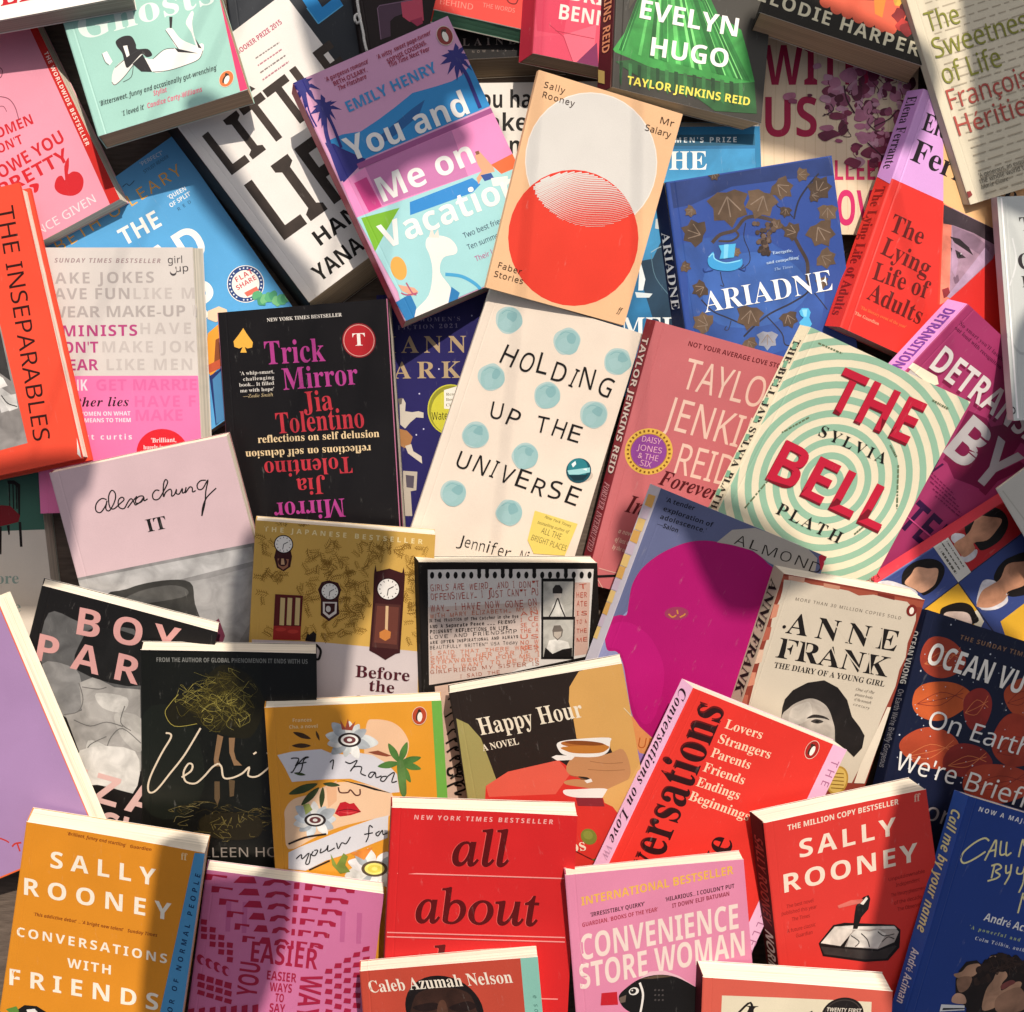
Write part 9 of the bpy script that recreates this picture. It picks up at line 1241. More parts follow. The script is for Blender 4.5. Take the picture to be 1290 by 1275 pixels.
book('paperback_book', 'scarlet paperback with sideways black serif title and a pink spine', 'book', (0.1682,-0.3227,0.0583), (0.8772,-0.4235,-0.2263,0.1948,-0.1169,0.9739),
     (-62.8,93.7,67.7,97.1,73.3,-98,-59.4,-94.6), (-4.7,0.5), 10.6, '#dd342b', spine='#e6b3d3', art=[
'edge_strip',('p','#e7b4d2',(557,969,683,973,745,-1002,612,-1002)),'title',('t','#5f0f10','Conversations',-20.8,-90.5,94,179.8,29.03,'s'),('t','#2c0d10','Conversations',-20.2,-89.1,94.3,177.1,27.19,'s'),
('t','#2c0d10','on Love',21.6,-94.3,90.8,98.5,23.04,'s'),'subtitle',('t','#f3cdb0','Lovers',-27.6,76.4,5.7,30,6.78,'s'),('t','#f3cdb0','Strangers',-27.1,65,5.1,42.4,6.8,'s'),
('t','#f3cdb0','Parents',-27.4,53.9,4.1,32,6.78,'s'),('t','#f3cdb0','Friends',-27.7,42.3,3.7,33.6,6.79,'s'),('t','#f3cdb0','Endings',-27.3,30.8,3.7,35.1,6.8,'s'),
('t','#f3cdb0','Beginnings',-27.6,19.6,2.4,49.8,6.81,'s'),'logo',('c','#e9d9c6',42.5,87,5.13,7.18,1),('c','#a3241d',42.5,87,4.84,6.77,1),('c','#3a2a22',41.8,87.1,1.64,4.47,-9),
('c','#f4ece2',43.1,86.4,1.74,3.79,1),('c','#3a2a22',40.6,90.1,0.97,1.15,1),'edge_strip',('t','#a8688c','THE TOP TEN BESTSELLER',60.7,86.7,-87.7,155.9,5.93,'n'),
'spine_title',('t','#2a1420','Conversations on Love',5.2,-6.6,0.9,119,7.27,'sj'),('t','#b98aa8','VW',126.7,-4.7,-1.3,10.1,5.3,'s'),])

book('paperback_book', 'bright red paperback with slanted serif words between thin pink lines', 'book', (0.0048,-0.3887,0.0675), (0.9757,0.0676,0.2086,-0.1925,-0.1925,0.9623),
     (-46.9,99.7,83,96.8,56.5,-100.8,-80.8,-103.7), (-2.9,2), 10.6, '#d92729', spine='#8f1518', art=[
'blurb',('t','#f4b3ad','NEW YORK TIMES BESTSELLER',-31.5,90.9,-0.5,97.4,3.43,'bi'),'title',('t','#f0605a','all',-8.2,56.4,1,42.7,27.08,'sk'),('t','#f0605a','about',-39.9,10.5,1.2,90.6,27.12,'sk'),
('t','#f0605a','love',-31.6,-35.4,1.8,68.6,27.74,'sk'),('t','#600c0f','all',-7.7,56.4,1,42.7,27.07,'sk'),('t','#600c0f','about',-39.4,10.6,1.2,90.6,27.12,'sk'),
('t','#600c0f','love',-31.1,-35.4,1.8,68.5,27.74,'sk'),'border',('l','#f59a95',0.91,(-551,488,696,497)),('l','#f59a95',0.92,(-620,17,661,46)),('l','#f59a95',0.92,(-627,-18,658,12)),
('l','#f59a95',0.94,(-695,-490,567,-439)),])

book('paperback_book', 'candy pink paperback with bold cream capitals above a black fish', 'book', (0.1384,-0.4314,0.0701), (0.9807,0.0041,-0.1953,0.1925,-0.1925,0.9623),
     (-80.3,104.2,46.7,105.4,81.6,-104.9,-54.3,-103.6), (1.5,-0.3), 8.6, '#e18aaa', spine='#b5536f', art=[
'blurb',('t','#ecb64c','INTERNATIONAL BESTSELLER',-67.5,80.1,7.7,108.8,6.53,'b'),('t','#3a141d',"'IRRESISTIBLY QUIRKY'",-60.6,70.9,6.9,38.6,3.26,'b'),('t','#a82c3c',"GUARDIAN, 'BOOKS OF THE YEAR'",-66,63.7,7.2,53.8,3.27,'b'),
('t','#3a141d',"'HILARIOUS... I COULDN'T PUT",-7.6,77.3,7.4,49.9,3.31,'b'),('t','#8f2838',"IT DOWN' ELIF BATUMAN",-2.3,72,8.3,41.4,3.33,'b'),'title',('t','#f1d9cf','CONVENIENCE',-65.2,38,6.9,113.7,19.66,'x'),
('t','#f1d9cf','STORE WOMAN',-64.8,15.4,6.8,119.9,19.92,'x'),'illustration',('p','#e8b9c4',(-223,189,-151,237,-45,233,65,178,179,91,164,76,20,168,-103,204)),
('P','#171414',(-367,61,-323,121,-223,186,-88,205,51,169,203,71,277,12,296,-223,-106,-203,-234,-103,-329,-25)),('p','#5d4a3a',(-223,186,-88,205,19,179,-132,178)),
('c','#e9e2dc',-25.9,9.3,3.66,3.05,-7),('c','#171414',-26.5,9.4,2.29,2.13,-7),('c','#e9e2dc',-27.1,10.1,0.61,0.61,-7),('L','#efe7e0',1.53,(-221,157,-192,72,-192,-10,-203,-107)),
('p','#6b5a50',(-364,53,-313,71,-316,14,-354,11)),('c','#4a4443',-10.3,8.5,0.77,0.77,-7),('c','#4a4443',-7.5,8.1,0.77,0.77,-7),('c','#4a4443',-4.8,7.8,0.77,0.77,-7),
('c','#4a4443',-10,4.5,0.77,0.77,-7),('c','#4a4443',-7.3,4.2,0.77,0.77,-7),('c','#4a4443',-4.5,3.8,0.77,0.77,-7),('c','#4a4443',-9.7,0.6,0.77,0.77,-7),
('c','#4a4443',-7,0.2,0.77,0.77,-7),('c','#4a4443',-4.2,-0.1,0.77,0.77,-7),('p','#c5202c',(-494,107,-382,104,-368,0,-495,10)),'spine_panel',('p','#f2e8dc',(-2302,3944,-2321,3965,-2310,3977,-2290,3953)),
])

book('paperback_book', 'red paperback with cream author capitals above an opened sardine tin', 'book', (0.2788,-0.3973,0.0383), (0.9776,0.1228,-0.171,0.1925,-0.1925,0.9623),
     (-68.8,103.6,54.8,105.2,84.4,-108.2,-53.4,-106.6), (-4.2,1.5), 12.5, '#dd3b34', spine='#591a1c', art=[
'blurb',('t','#f5dfcb','THE MILLION COPY BESTSELLER',-50.9,93.8,2.4,84.7,4.4,'b'),'author_name',('t','#f5dfcb','SALLY',-42.1,70,2.4,74.3,14.39,'x'),('t','#f5dfcb','ROONEY',-54.4,44.4,2.1,103.4,14.96,'x'),
'logo',('t','#eab5a0','ff',45.7,96.7,1.6,4.9,6.17,'s'),'blurb',('t','#8c1d1a','The best novel',-53.1,31.4,1.6,20.6,2.96,'n'),('t','#8c1d1a','published this year',-56.9,26.4,-0.2,26.9,2.95,'n'),
('t','#8c1d1a','The Times',-49.2,20,0.5,13.8,2.97,'n'),('t','#8c1d1a','A future classic',-53.1,11.1,1.8,22,2.99,'n'),('t','#8c1d1a','Guardian',-46.4,5.8,0.8,12.8,3,'n'),
('t','#8c1d1a','Unputdownable',26.1,35.9,2.5,28.4,3.02,'n'),('t','#8c1d1a','Independent',31.9,30,2.6,18.7,3.04,'n'),('t','#8c1d1a','The literary phenomenon',28.1,22.4,1.8,28.8,3.04,'n'),
('t','#8c1d1a','of the decade',30.5,15.6,1.9,21.4,3.06,'n'),('t','#8c1d1a','The Observer',33,9.6,1.2,19,3.06,'n'),'sardine_tin',('p','#1b1615',(-291,-31,-175,95,-86,94,304,-10,354,-65,345,-211,253,-302,72,-272,-260,-145)),
('p','#e8ddd2',(-274,-32,-164,79,-9,55,-23,7,-121,-93)),('p','#b5aaa2',(-14,43,304,-27,340,-79,304,-157,171,-186,-89,-106,-31,1)),('p','#efe6dd',(-164,79,304,-22,324,-49,-9,18)),
('p','#3b3533',(-274,-61,-89,-123,171,-204,304,-183,323,-197,237,-281,72,-251,-251,-130)),('p','#e4ddd4',(-73,-110,-47,-21,2,15,107,-24,173,-19,238,-72,172,-178)),
('L','#3b3533',0.83,(-39,-23,25,-90,-8,-125)),('L','#3b3533',0.84,(42,-25,90,-89,106,-153)),('L','#3b3533',0.84,(173,-39,222,-86,304,-88)),('L','#3b3533',0.84,(205,-133,254,-102,304,-131)),
('p','#1b1615',(-22,28,-8,141,4,214,62,274,102,282,117,248,101,166,44,108,13,19)),('p','#e8ddd2',(37,224,86,272,97,252,61,210)),('p','#cf6a5e',(-140,248,-35,269,62,257,42,228,-52,227,-129,223)),
'spine_title',('t','#f0e2d6','NORMAL PEOPLE',95.1,-8.9,3,91.1,9.7,'b'),('t','#a8453f','SALLY ROONEY',16.4,-9.2,-0.2,71.1,8.68,'b'),])

book('paperback_book', 'deep blue paperback with yellow brush lettering and two curly heads', 'book', (0.399,-0.4213,0.0278), (0.904,-0.3619,-0.2277,0.1946,-0.126,0.9728),
     (-89.8,100.9,66.5,106.2,99.9,-102.4,-59.6,-97.1), (-4.3,-1.9), 10.6, '#1c3c8a', mat='gloss', spine='#2a52a6', art=[
'blurb',('t','#f0ede8','NOW A MAJOR MOTION PICTURE',-77.6,92.8,3,110.8,3.38,'x'),'title',('L','#efe3a4',1.39,(-589,747,-634,756,-695,702,-748,616,-748,559,-715,534,-672,560,-624,610,-580,665)),
('L','#efe3a4',1.39,(-556,601,-548,703,-536,770,-488,649)),('L','#efe3a4',1.39,(-559,671,-509,700)),('L','#efe3a4',1.39,(-494,776,-455,680,-412,700)),('L','#efe3a4',1.4,(-446,783,-406,688,-373,719)),
('L','#efe3a4',1.41,(-300,704,-328,839,-288,794,-263,873,-191,765)),('L','#efe3a4',1.42,(-156,761,-214,858,-156,890)),('L','#efe3a4',1.42,(-189,808,-142,829)),
('L','#efe3a4',1.4,(-463,593,-441,492)),('L','#efe3a4',1.39,(-485,579,-438,607,-400,590,-434,551,-386,536,-402,503,-463,464)),('L','#efe3a4',1.4,(-371,619,-343,563,-313,586)),
('L','#efe3a4',1.41,(-332,638,-308,559,-316,478)),('L','#efe3a4',1.41,(-272,634,-257,588,-214,600,-218,657,-175,540,-173,454)),('L','#efe3a4',1.42,(-158,602,-148,648,-107,631,-116,586,-158,602)),
('L','#efe3a4',1.42,(-137,464,-107,307)),('L','#efe3a4',1.42,(-124,439,12,333,-9,472)),('L','#efe3a4',1.44,(85,354,77,467,179,366)),'author_name',('t','#f0ede8','André Aciman',-36,17.9,1.5,56.1,5.93,'b'),
'blurb',('t','#b9c98a',"'A powerful and wise book'",-44.4,8.8,2.7,78.2,2.71,'s'),('t','#dfe2e8','Colm Tóibín, author of',-35.8,2.1,3.1,56.4,2.72,'s'),'two_heads',
('p','#231713',(-369,-306,-372,-234,-347,-155,-268,-120,-205,-146,-172,-50,-77,-10,50,-34,162,-91,305,-141,572,-663,-34,-815,-181,-488,-312,-420)),('P','#b58a6e',(-402,-271,-348,-235,-320,-177,-240,-141,-207,-176,-239,-242,-307,-267,-361,-289)),
('P','#8f6a54',(-358,-295,-250,-252,-237,-343,-296,-387)),('P','#d0a68a',(-179,-70,-125,-45,-72,-52,-135,-91)),('P','#b58a6e',(-87,-318,-67,-225,-64,-166,-6,-136,36,-169,18,-232,44,-283,128,-188,179,-189,168,-265,107,-310,59,-411,-45,-467)),
('P','#7a3f3a',(17,-246,78,-187,124,-196,75,-246,41,-277)),('P','#231713',(-71,-154,-55,-120,-5,-121,-10,-144)),('P','#9c745c',(26,-346,177,-219,300,-362,96,-452)),
('P','#c79a80',(-334,-441,-307,-398,-240,-402,-204,-457,-308,-477)),'shirt',('p','#e8e6e4',(-395,-514,-205,-472,-188,-507,-384,-569)),('p','#16161c',(-368,-536,-196,-491,-192,-499,-367,-553)),
'two_heads',('b','#231713',-17.6,-14.4,2.25,0,7,0.3,1,1),('b','#3a271f',-18.8,-27.3,3.45,1,7,0.3,1,1),('b','#3a271f',-15.3,-13.2,3.57,2,7,0.3,1,1),('b','#231713',-18.5,-11.8,3.52,3,7,0.3,1,1),
('b','#2f1f19',-15,-14.5,3.81,4,7,0.3,1,1),('b','#2f1f19',15.9,-9.1,3.35,5,7,0.3,1,1),('b','#231713',-2.4,-4.8,3.81,6,7,0.3,1,1),('b','#3a271f',22.6,-7.6,2.66,7,7,0.3,1,1),
('b','#2f1f19',13.6,-2.9,2.87,8,7,0.3,1,1),('b','#2f1f19',4.2,-4.2,2.58,9,7,0.3,1,1),('b','#231713',12.9,-6.9,2.63,10,7,0.3,1,1),('b','#2f1f19',0.3,-5.1,3.32,11,7,0.3,1,1),
('b','#231713',-17.1,-23.8,2.42,12,7,0.3,1,1),('b','#3a271f',-7.3,-4.6,3.72,13,7,0.3,1,1),('b','#231713',-18.3,-22.3,3.13,14,7,0.3,1,1),('b','#231713',19.6,-10,2.96,15,7,0.3,1,1),
('b','#3a271f',-10.6,-23.5,2.61,16,7,0.3,1,1),('b','#2f1f19',6.8,-5,3.86,17,7,0.3,1,1),('b','#2f1f19',18.4,-3.2,3.37,18,7,0.3,1,1),('b','#3a271f',-12.6,-21.9,2.34,19,7,0.3,1,1),
('b','#231713',-8.4,-9.6,2.18,20,7,0.3,1,1),('b','#2f1f19',-21.5,-18.6,2.87,21,7,0.3,1,1),('b','#231713',-12,-15.9,3.42,22,7,0.3,1,1),('b','#231713',3.5,-2.2,3.16,23,7,0.3,1,1),
('b','#231713',-11,-8.7,3.48,24,7,0.3,1,1),('b','#231713',-8.2,-7.5,2.84,25,7,0.3,1,1),('b','#2f1f19',-14.3,-24.9,2.86,26,7,0.3,1,1),('b','#231713',-11.5,-14.7,2.53,27,7,0.3,1,1),
('b','#231713',-15.1,-16,2.67,28,7,0.3,1,1),('b','#2f1f19',22.6,-9.2,2.87,29,7,0.3,1,1),('b','#3a271f',26.6,-9.3,2.21,30,7,0.3,1,1),('b','#2f1f19',-10.2,-4.2,3.71,31,7,0.3,1,1),
('b','#2f1f19',21.5,-12.5,3.77,32,7,0.3,1,1),('b','#2f1f19',-14.1,-9.1,3.32,33,7,0.3,1,1),('b','#2f1f19',-17.6,-15,3.82,34,7,0.3,1,1),('b','#3a271f',21.5,-14.8,3.26,35,7,0.3,1,1),
('L','#3d2a22',0.75,(16,-38,98,-119,29,-78)),('L','#3d2a22',0.75,(-52,-76,-36,-144,-115,-72)),('L','#3d2a22',0.75,(-26,-48,-36,-140,-67,-69)),('L','#3d2a22',0.75,(-126,-176,-111,-136,70,-81)),
('L','#3d2a22',0.75,(63,-120,-69,-48,8,-32)),('L','#3d2a22',0.75,(-38,-51,21,-19,-103,-174)),('L','#3d2a22',0.75,(54,-32,-94,-55,100,-57)),('L','#3d2a22',0.75,(-85,-168,-39,-139,69,-58)),
('L','#3d2a22',0.75,(-122,-170,49,-58,108,-50)),('L','#3d2a22',0.75,(13,-65,39,-145,46,-141)),('L','#3d2a22',0.75,(-69,-40,-17,-77,-92,-146)),('L','#3d2a22',0.75,(-61,-145,-61,-176,-168,-88)),
'spine_title',('t','#efe3a4','Call me by your name',13.2,-10.8,1.7,94.3,6.83,'bi'),('t','#e6e6e8','André Aciman',120.8,-8.5,1.6,42.5,5.73,'b'),])

book('paperback_book', 'mauve pink paperback covered with repeating wine red letters', 'book', (-0.144,-0.4715,0.0152), (0.9914,-0.1305,0.0002,-0.0174,-0.1302,0.9913),
     (-63.2,106.5,69,106.9,68.3,-110.4,-68.5,-110), (-1.4,1.7), 9.6, '#c8719c', art=[
'pattern',('p','#b9608f',(-461,841,-422,843,-407,598,-443,593)),('p','#b9608f',(-339,847,-301,849,-286,604,-321,599)),('p','#b9608f',(389,884,427,886,445,642,410,637)),
('p','#b9608f',(510,890,549,892,567,648,532,643)),'title',('t','#a01c3e','EASIER',-23.3,38.1,1,50.1,16.41,'b'),'pattern',('p','#a01c3e',(-311,580,-218,583,-220,564,-274,567,-276,532,-311,527)),
('p','#a01c3e',(-167,589,-111,593,-96,540,-189,533)),('p','#a01c3e',(-72,537,-67,574,-32,596,9,595,42,567,20,550,6,571,-27,572,-43,541)),('p','#a01c3e',(50,594,71,595,74,545,52,542)),
('p','#a01c3e',(93,596,174,599,172,579,126,583,125,548,94,543)),('p','#a01c3e',(195,601,261,603,294,590,292,559,266,558,253,584,222,582,220,557,192,553)),
('p','#a01c3e',(-378,671,-269,675,-271,655,-335,659,-338,624,-378,618)),('p','#a01c3e',(-209,681,-144,686,-127,634,-236,625)),('p','#a01c3e',(-99,630,-92,667,-51,690,-3,690,35,662,9,645,-7,665,-45,665,-65,635)),
('p','#a01c3e',(45,688,70,689,73,639,46,635)),('p','#a01c3e',(96,690,190,693,189,673,133,677,131,642,96,637)),('p','#a01c3e',(214,695,292,699,330,687,328,656,298,654,283,680,247,677,243,652,211,647)),
('p','#a01c3e',(-445,762,-320,766,-322,747,-396,751,-400,716,-445,709)),('p','#a01c3e',(-251,774,-176,780,-158,728,-283,716)),('p','#a01c3e',(-126,722,-118,760,-70,783,-15,784,27,757,-2,740,-20,760,-64,759,-87,728)),
('p','#a01c3e',(39,781,69,782,72,733,41,729)),('p','#a01c3e',(98,783,207,787,205,767,141,771,138,736,99,731)),('p','#a01c3e',(232,789,323,795,366,783,365,752,329,750,312,775,271,772,267,747,230,742)),
('p','#a01c3e',(-512,853,-370,857,-372,838,-457,842,-462,807,-512,800)),('p','#a01c3e',(-293,865,-209,873,-189,822,-330,808)),('p','#a01c3e',(-153,815,-143,852,-89,876,-27,878,20,852,-13,834,-33,854,-83,852,-109,821)),
('p','#a01c3e',(34,874,67,876,70,826,36,822)),('p','#a01c3e',(100,877,223,881,221,861,148,865,145,830,101,824)),('p','#a01c3e',(251,883,354,891,402,880,401,849,360,846,341,871,295,867,290,841,249,836)),
('p','#a01c3e',(-578,943,-421,948,-423,929,-517,934,-523,898,-578,891)),('p','#a01c3e',(-335,957,-241,966,-220,916,-377,899)),('p','#a01c3e',(-180,907,-168,944,-108,969,-39,972,13,947,-24,929,-46,948,-101,945,-131,913)),
('p','#a01c3e',(29,967,66,969,69,920,31,914)),('p','#a01c3e',(103,969,239,974,237,955,156,959,151,924,103,917)),('p','#a01c3e',(270,977,385,986,438,976,437,945,390,941,370,966,319,961,313,936,268,929)),
('p','#a01c3e',(-645,1033,-472,1039,-473,1019,-578,1024,-585,989,-645,981)),('p','#a01c3e',(-377,1049,-274,1059,-251,1009,-423,990)),('p','#a01c3e',(-207,998,-193,1036,-127,1062,-51,1066,6,1041,-35,1023,-59,1041,-120,1038,-153,1006)),
('p','#a01c3e',(24,1059,64,1062,67,1013,26,1007)),('p','#a01c3e',(105,1062,255,1067,253,1048,163,1053,158,1017,106,1010)),('p','#a01c3e',(289,1070,416,1081,474,1071,473,1041,421,1036,399,1061,343,1055,336,1030,286,1023)),
'title',('t','#a01c3e','YOU',-15.7,9.7,89.3,27.4,15.18,'b'),'pattern',('c','#a01c3e',-40.7,27.9,2.84,4.39,28),('c','#c56b99',-39,27.2,1.81,3.1,28),('p','#a01c3e',(-409,395,-363,395,-364,353,-408,353)),
('p','#a01c3e',(-415,453,-369,453,-370,411,-414,411)),('p','#a01c3e',(-421,511,-375,511,-376,469,-420,469)),('p','#a01c3e',(-404,193,-351,187,-353,137,-408,146)),
('p','#a01c3e',(-397,127,-344,120,-346,76,-402,85)),('p','#a01c3e',(-390,60,-337,53,-340,14,-396,23)),('c','#a01c3e',-47.2,30.1,2.84,4.39,28),('c','#c56b99',-45.4,29.2,1.81,3.1,28),
('p','#a01c3e',(-479,448,-434,448,-434,406,-478,406)),('p','#a01c3e',(-485,506,-439,506,-440,464,-484,464)),('p','#a01c3e',(-491,564,-445,564,-446,522,-490,522)),
('p','#a01c3e',(-473,206,-420,200,-421,150,-477,159)),('p','#a01c3e',(-466,139,-413,133,-415,89,-471,98)),('p','#a01c3e',(-459,72,-406,66,-409,27,-465,36)),
('c','#a01c3e',-53.6,32.2,2.84,4.39,28),('c','#c56b99',-51.8,31.2,1.81,3.1,28),('p','#a01c3e',(-549,501,-504,501,-504,459,-548,459)),('p','#a01c3e',(-555,559,-509,559,-510,517,-554,517)),
('p','#a01c3e',(-560,617,-515,616,-516,574,-560,575)),('p','#a01c3e',(-541,219,-489,212,-490,163,-546,172)),('p','#a01c3e',(-535,152,-482,146,-484,101,-540,110)),
('p','#a01c3e',(-528,85,-475,79,-478,40,-534,49)),('c','#a01c3e',-60,34.4,2.84,4.39,28),('c','#c56b99',-58.2,33.3,1.81,3.1,28),('p','#a01c3e',(-619,554,-573,554,-574,512,-618,512)),
('p','#a01c3e',(-624,612,-579,611,-580,569,-624,570)),('p','#a01c3e',(-630,670,-585,669,-586,627,-630,628)),('p','#a01c3e',(-610,232,-558,225,-559,175,-615,184)),
('p','#a01c3e',(-604,165,-551,158,-553,114,-609,123)),('p','#a01c3e',(-597,98,-544,91,-547,53,-603,62)),'title',('t','#a01c3e','EASIER',-9.6,25.7,2,22.1,7.27,'b'),
('t','#a01c3e','WAYS',-6.5,16.7,3.3,16.6,7.01,'b'),('t','#a01c3e','TO',-1.7,8.9,0.7,6.5,6.75,'b'),('t','#a01c3e','SAY',-4.9,-0.1,2.7,11.7,7.05,'b'),('t','#a01c3e','WAYS',15.3,34.5,-89.5,44.8,16.5,'b'),
'pattern',('p','#a01c3e',(334,410,382,417,382,378,328,370)),('p','#a01c3e',(343,330,392,334,391,295,337,290)),('p','#a01c3e',(352,250,401,251,401,211,346,209)),
('p','#a01c3e',(361,169,411,168,410,128,355,128)),('p','#a01c3e',(370,88,420,84,420,44,365,47)),('p','#a01c3e',(380,7,430,0,429,-40,374,-34)),('p','#a01c3e',(397,464,445,474,445,435,392,424)),
('p','#a01c3e',(407,384,455,391,454,352,401,344)),('p','#a01c3e',(416,304,465,308,464,268,410,264)),('p','#a01c3e',(425,223,474,225,474,185,419,183)),('p','#a01c3e',(434,143,484,141,483,101,429,102)),
('p','#a01c3e',(444,62,494,58,493,18,438,21)),('p','#a01c3e',(461,518,509,531,508,491,455,478)),('p','#a01c3e',(470,438,518,448,518,408,465,398)),('p','#a01c3e',(480,358,528,365,527,325,474,318)),
('p','#a01c3e',(489,278,538,282,537,242,483,237)),('p','#a01c3e',(498,197,547,198,547,159,493,157)),('p','#a01c3e',(508,116,557,115,557,75,502,76)),('p','#a01c3e',(525,572,572,587,571,548,519,532)),
('p','#a01c3e',(534,492,581,505,581,465,528,452)),('p','#a01c3e',(543,412,591,422,591,382,538,372)),('p','#a01c3e',(553,332,601,339,600,299,547,292)),('p','#a01c3e',(562,251,611,256,610,216,556,211)),
('p','#a01c3e',(571,171,621,172,620,132,566,130)),('p','#a01c3e',(588,626,635,644,634,604,582,586)),('p','#a01c3e',(597,546,645,561,644,522,592,506)),('p','#a01c3e',(607,466,654,479,654,439,601,426)),
('p','#a01c3e',(616,386,664,396,664,356,611,346)),('p','#a01c3e',(626,306,674,313,674,273,620,265)),('p','#a01c3e',(635,225,684,229,683,190,630,185)),('p','#a01c3e',(-655,-71,-611,-53,-607,-135,-650,-148)),
('p','#a01c3e',(-576,-54,-532,-36,-527,-123,-570,-137)),('p','#a01c3e',(-496,-37,-453,-19,-447,-112,-490,-125)),('p','#a01c3e',(-417,-19,-374,-2,-367,-100,-410,-114)),
('p','#a01c3e',(-338,-2,-295,15,-288,-89,-331,-102)),('p','#a01c3e',(-259,15,-216,32,-208,-78,-251,-91)),('p','#a01c3e',(-180,32,-137,49,-128,-66,-171,-79)),
])

book('paperback_book', 'amber orange paperback with white spaced capitals and a blue edge strip', 'book', (-0.2742,-0.4278,0.0267), (0.9904,-0.0979,0.0977,-0.1119,-0.1516,0.9821),
     (-53,108.2,81.9,106.1,62.3,-110.1,-79.3,-112.2), (-2.9,2), 14.4, '#de8e25', art=[
'edge_strip',('p','#4f95c6',(743,1049,897,1065,552,-1897,262,-1936)),'blurb',('t','#7d3312',"'Brilliant, funny and startling'",-21.5,102.6,-2.6,44.4,2.62,'bi'),
('t','#7d3312','Guardian',26,100.3,0.7,16.1,2.6,'bi'),'author_name',('t','#f6ead8','SALLY',-34.1,74.6,-0.7,79.8,13.18,'x'),('t','#f6ead8','ROONEY',-54.1,49.5,-0.7,112.4,13.65,'x'),
'blurb',('t','#7d3312',"'This addictive debut' ... 'A bright new talent'",-46.3,33.6,-0.6,69.1,2.69,'bi'),('t','#7d3312','Sunday Times',25.9,32.8,1,22.8,2.67,'bi'),
'title',('t','#f6ead8','CONVERSATIONS',-59.2,14.8,-0.8,115.8,7.45,'x'),('t','#f6ead8','WITH',-19.7,-3.9,0.1,33.8,7.5,'x'),('t','#f6ead8','FRIENDS',-64.3,-26.1,0,115.7,13.4,'x'),
'logo',('t','#f3cf9a','ff',64.3,97.8,1.2,4.9,5.49,'s'),'illustration',('p','#1a1716',(-569,-451,-521,-408,-425,-400,-344,-438,-358,-535,-583,-557)),('p','#5f8a3a',(-666,-467,-585,-428,-561,-467,-616,-511)),
('p','#e8e2dc',(-505,-443,-441,-425,-408,-457,-488,-488)),'edge_strip',('t','#17365f','AUTHOR OF NORMAL PEOPLE',58.3,-52.5,81.5,142.6,3.95,'b'),])

book('paperback_book', 'brick red paperback with a cropped dark head and a teal edge strip', 'book', (-0.0082,-0.5104,0.0522), (0.9395,0.247,0.2373,-0.1925,-0.1925,0.9623),
     (-39.4,107.4,92.2,101.6,49.7,-104.1,-93.4,-109.9), (-2.3,1.2), 9.6, '#c44b39', art=[
'edge_strip',('p','#8ec7b8',(798,1021,922,1016,497,-1041,363,-1050)),('t','#2c5c54','A love song to Black art',83.5,91,-100.2,86.6,3.15,'n'),'portrait',
('c','#1d1413',13.6,68.9,28.48,27.89,-7),('P','#3b241c',(-77,780,71,870,274,849,372,722,269,299,-222,357)),('P','#241512',(-89,743,68,761,120,716,-13,695)),
('P','#241512',(178,709,330,740,372,683,247,661)),('P','#5a3a2c',(114,755,166,749,136,573,44,585)),'author_name',('t','#f3e7d6','Caleb Azumah Nelson',-36.5,89.6,-2.9,106,9.44,'s'),
])

book('paperback_book', 'salmon paperback with a cream panel and a round black sticker', 'book', (0.2309,-0.5238,0.0498), (0.9816,-0.1437,-0.1258,0.0965,-0.1952,0.976),
     (-89.1,104.9,49.5,107.4,97.4,-116,-48.9,-113.5), (-2.2,4.3), 10.6, '#da6150', spine='#5a1d24', art=[
'cream_panel',('p','#e9dcc0',(-724,918,364,973,714,-612,-441,-650)),'badge',('c','#221c1b',17.9,84.8,15.27,14.09,5),('c','#4a413d',17.9,84.8,13.5,12.33,5),
('c','#221c1b',17.9,84.8,12.92,11.74,5),('t','#e9dccb','TWENTY FIRST',5.6,86.3,3.3,25.3,3.23,'b'),'title',('t','#1d1817','Luster',-56.3,68.3,2.8,77.3,16.75,'sj'),
('L','#1d1817',1.72,(-575,791,-507,880,-465,768)),])

# ---------------------------------------------------------------- the ground under the heap
def sheet(name, pts, mat, z=0):
    me = bpy.data.meshes.new(name); me.from_pydata([(x, y, z) for x, y in pts], [], [tuple(range(len(pts)))]); me.update()
    me.materials.append(mat); o = bpy.data.objects.new(name, me); COL.objects.link(o); o['kind'] = 'structure'; return o
sheet('ground', [(-6, -6), (6, -6), (6, 6), (-6, 6)], plain('taupe_floor', (0.065, 0.045, 0.034), (0.12, 0.088, 0.068), 60, 0.8, (1, 6, 1)))

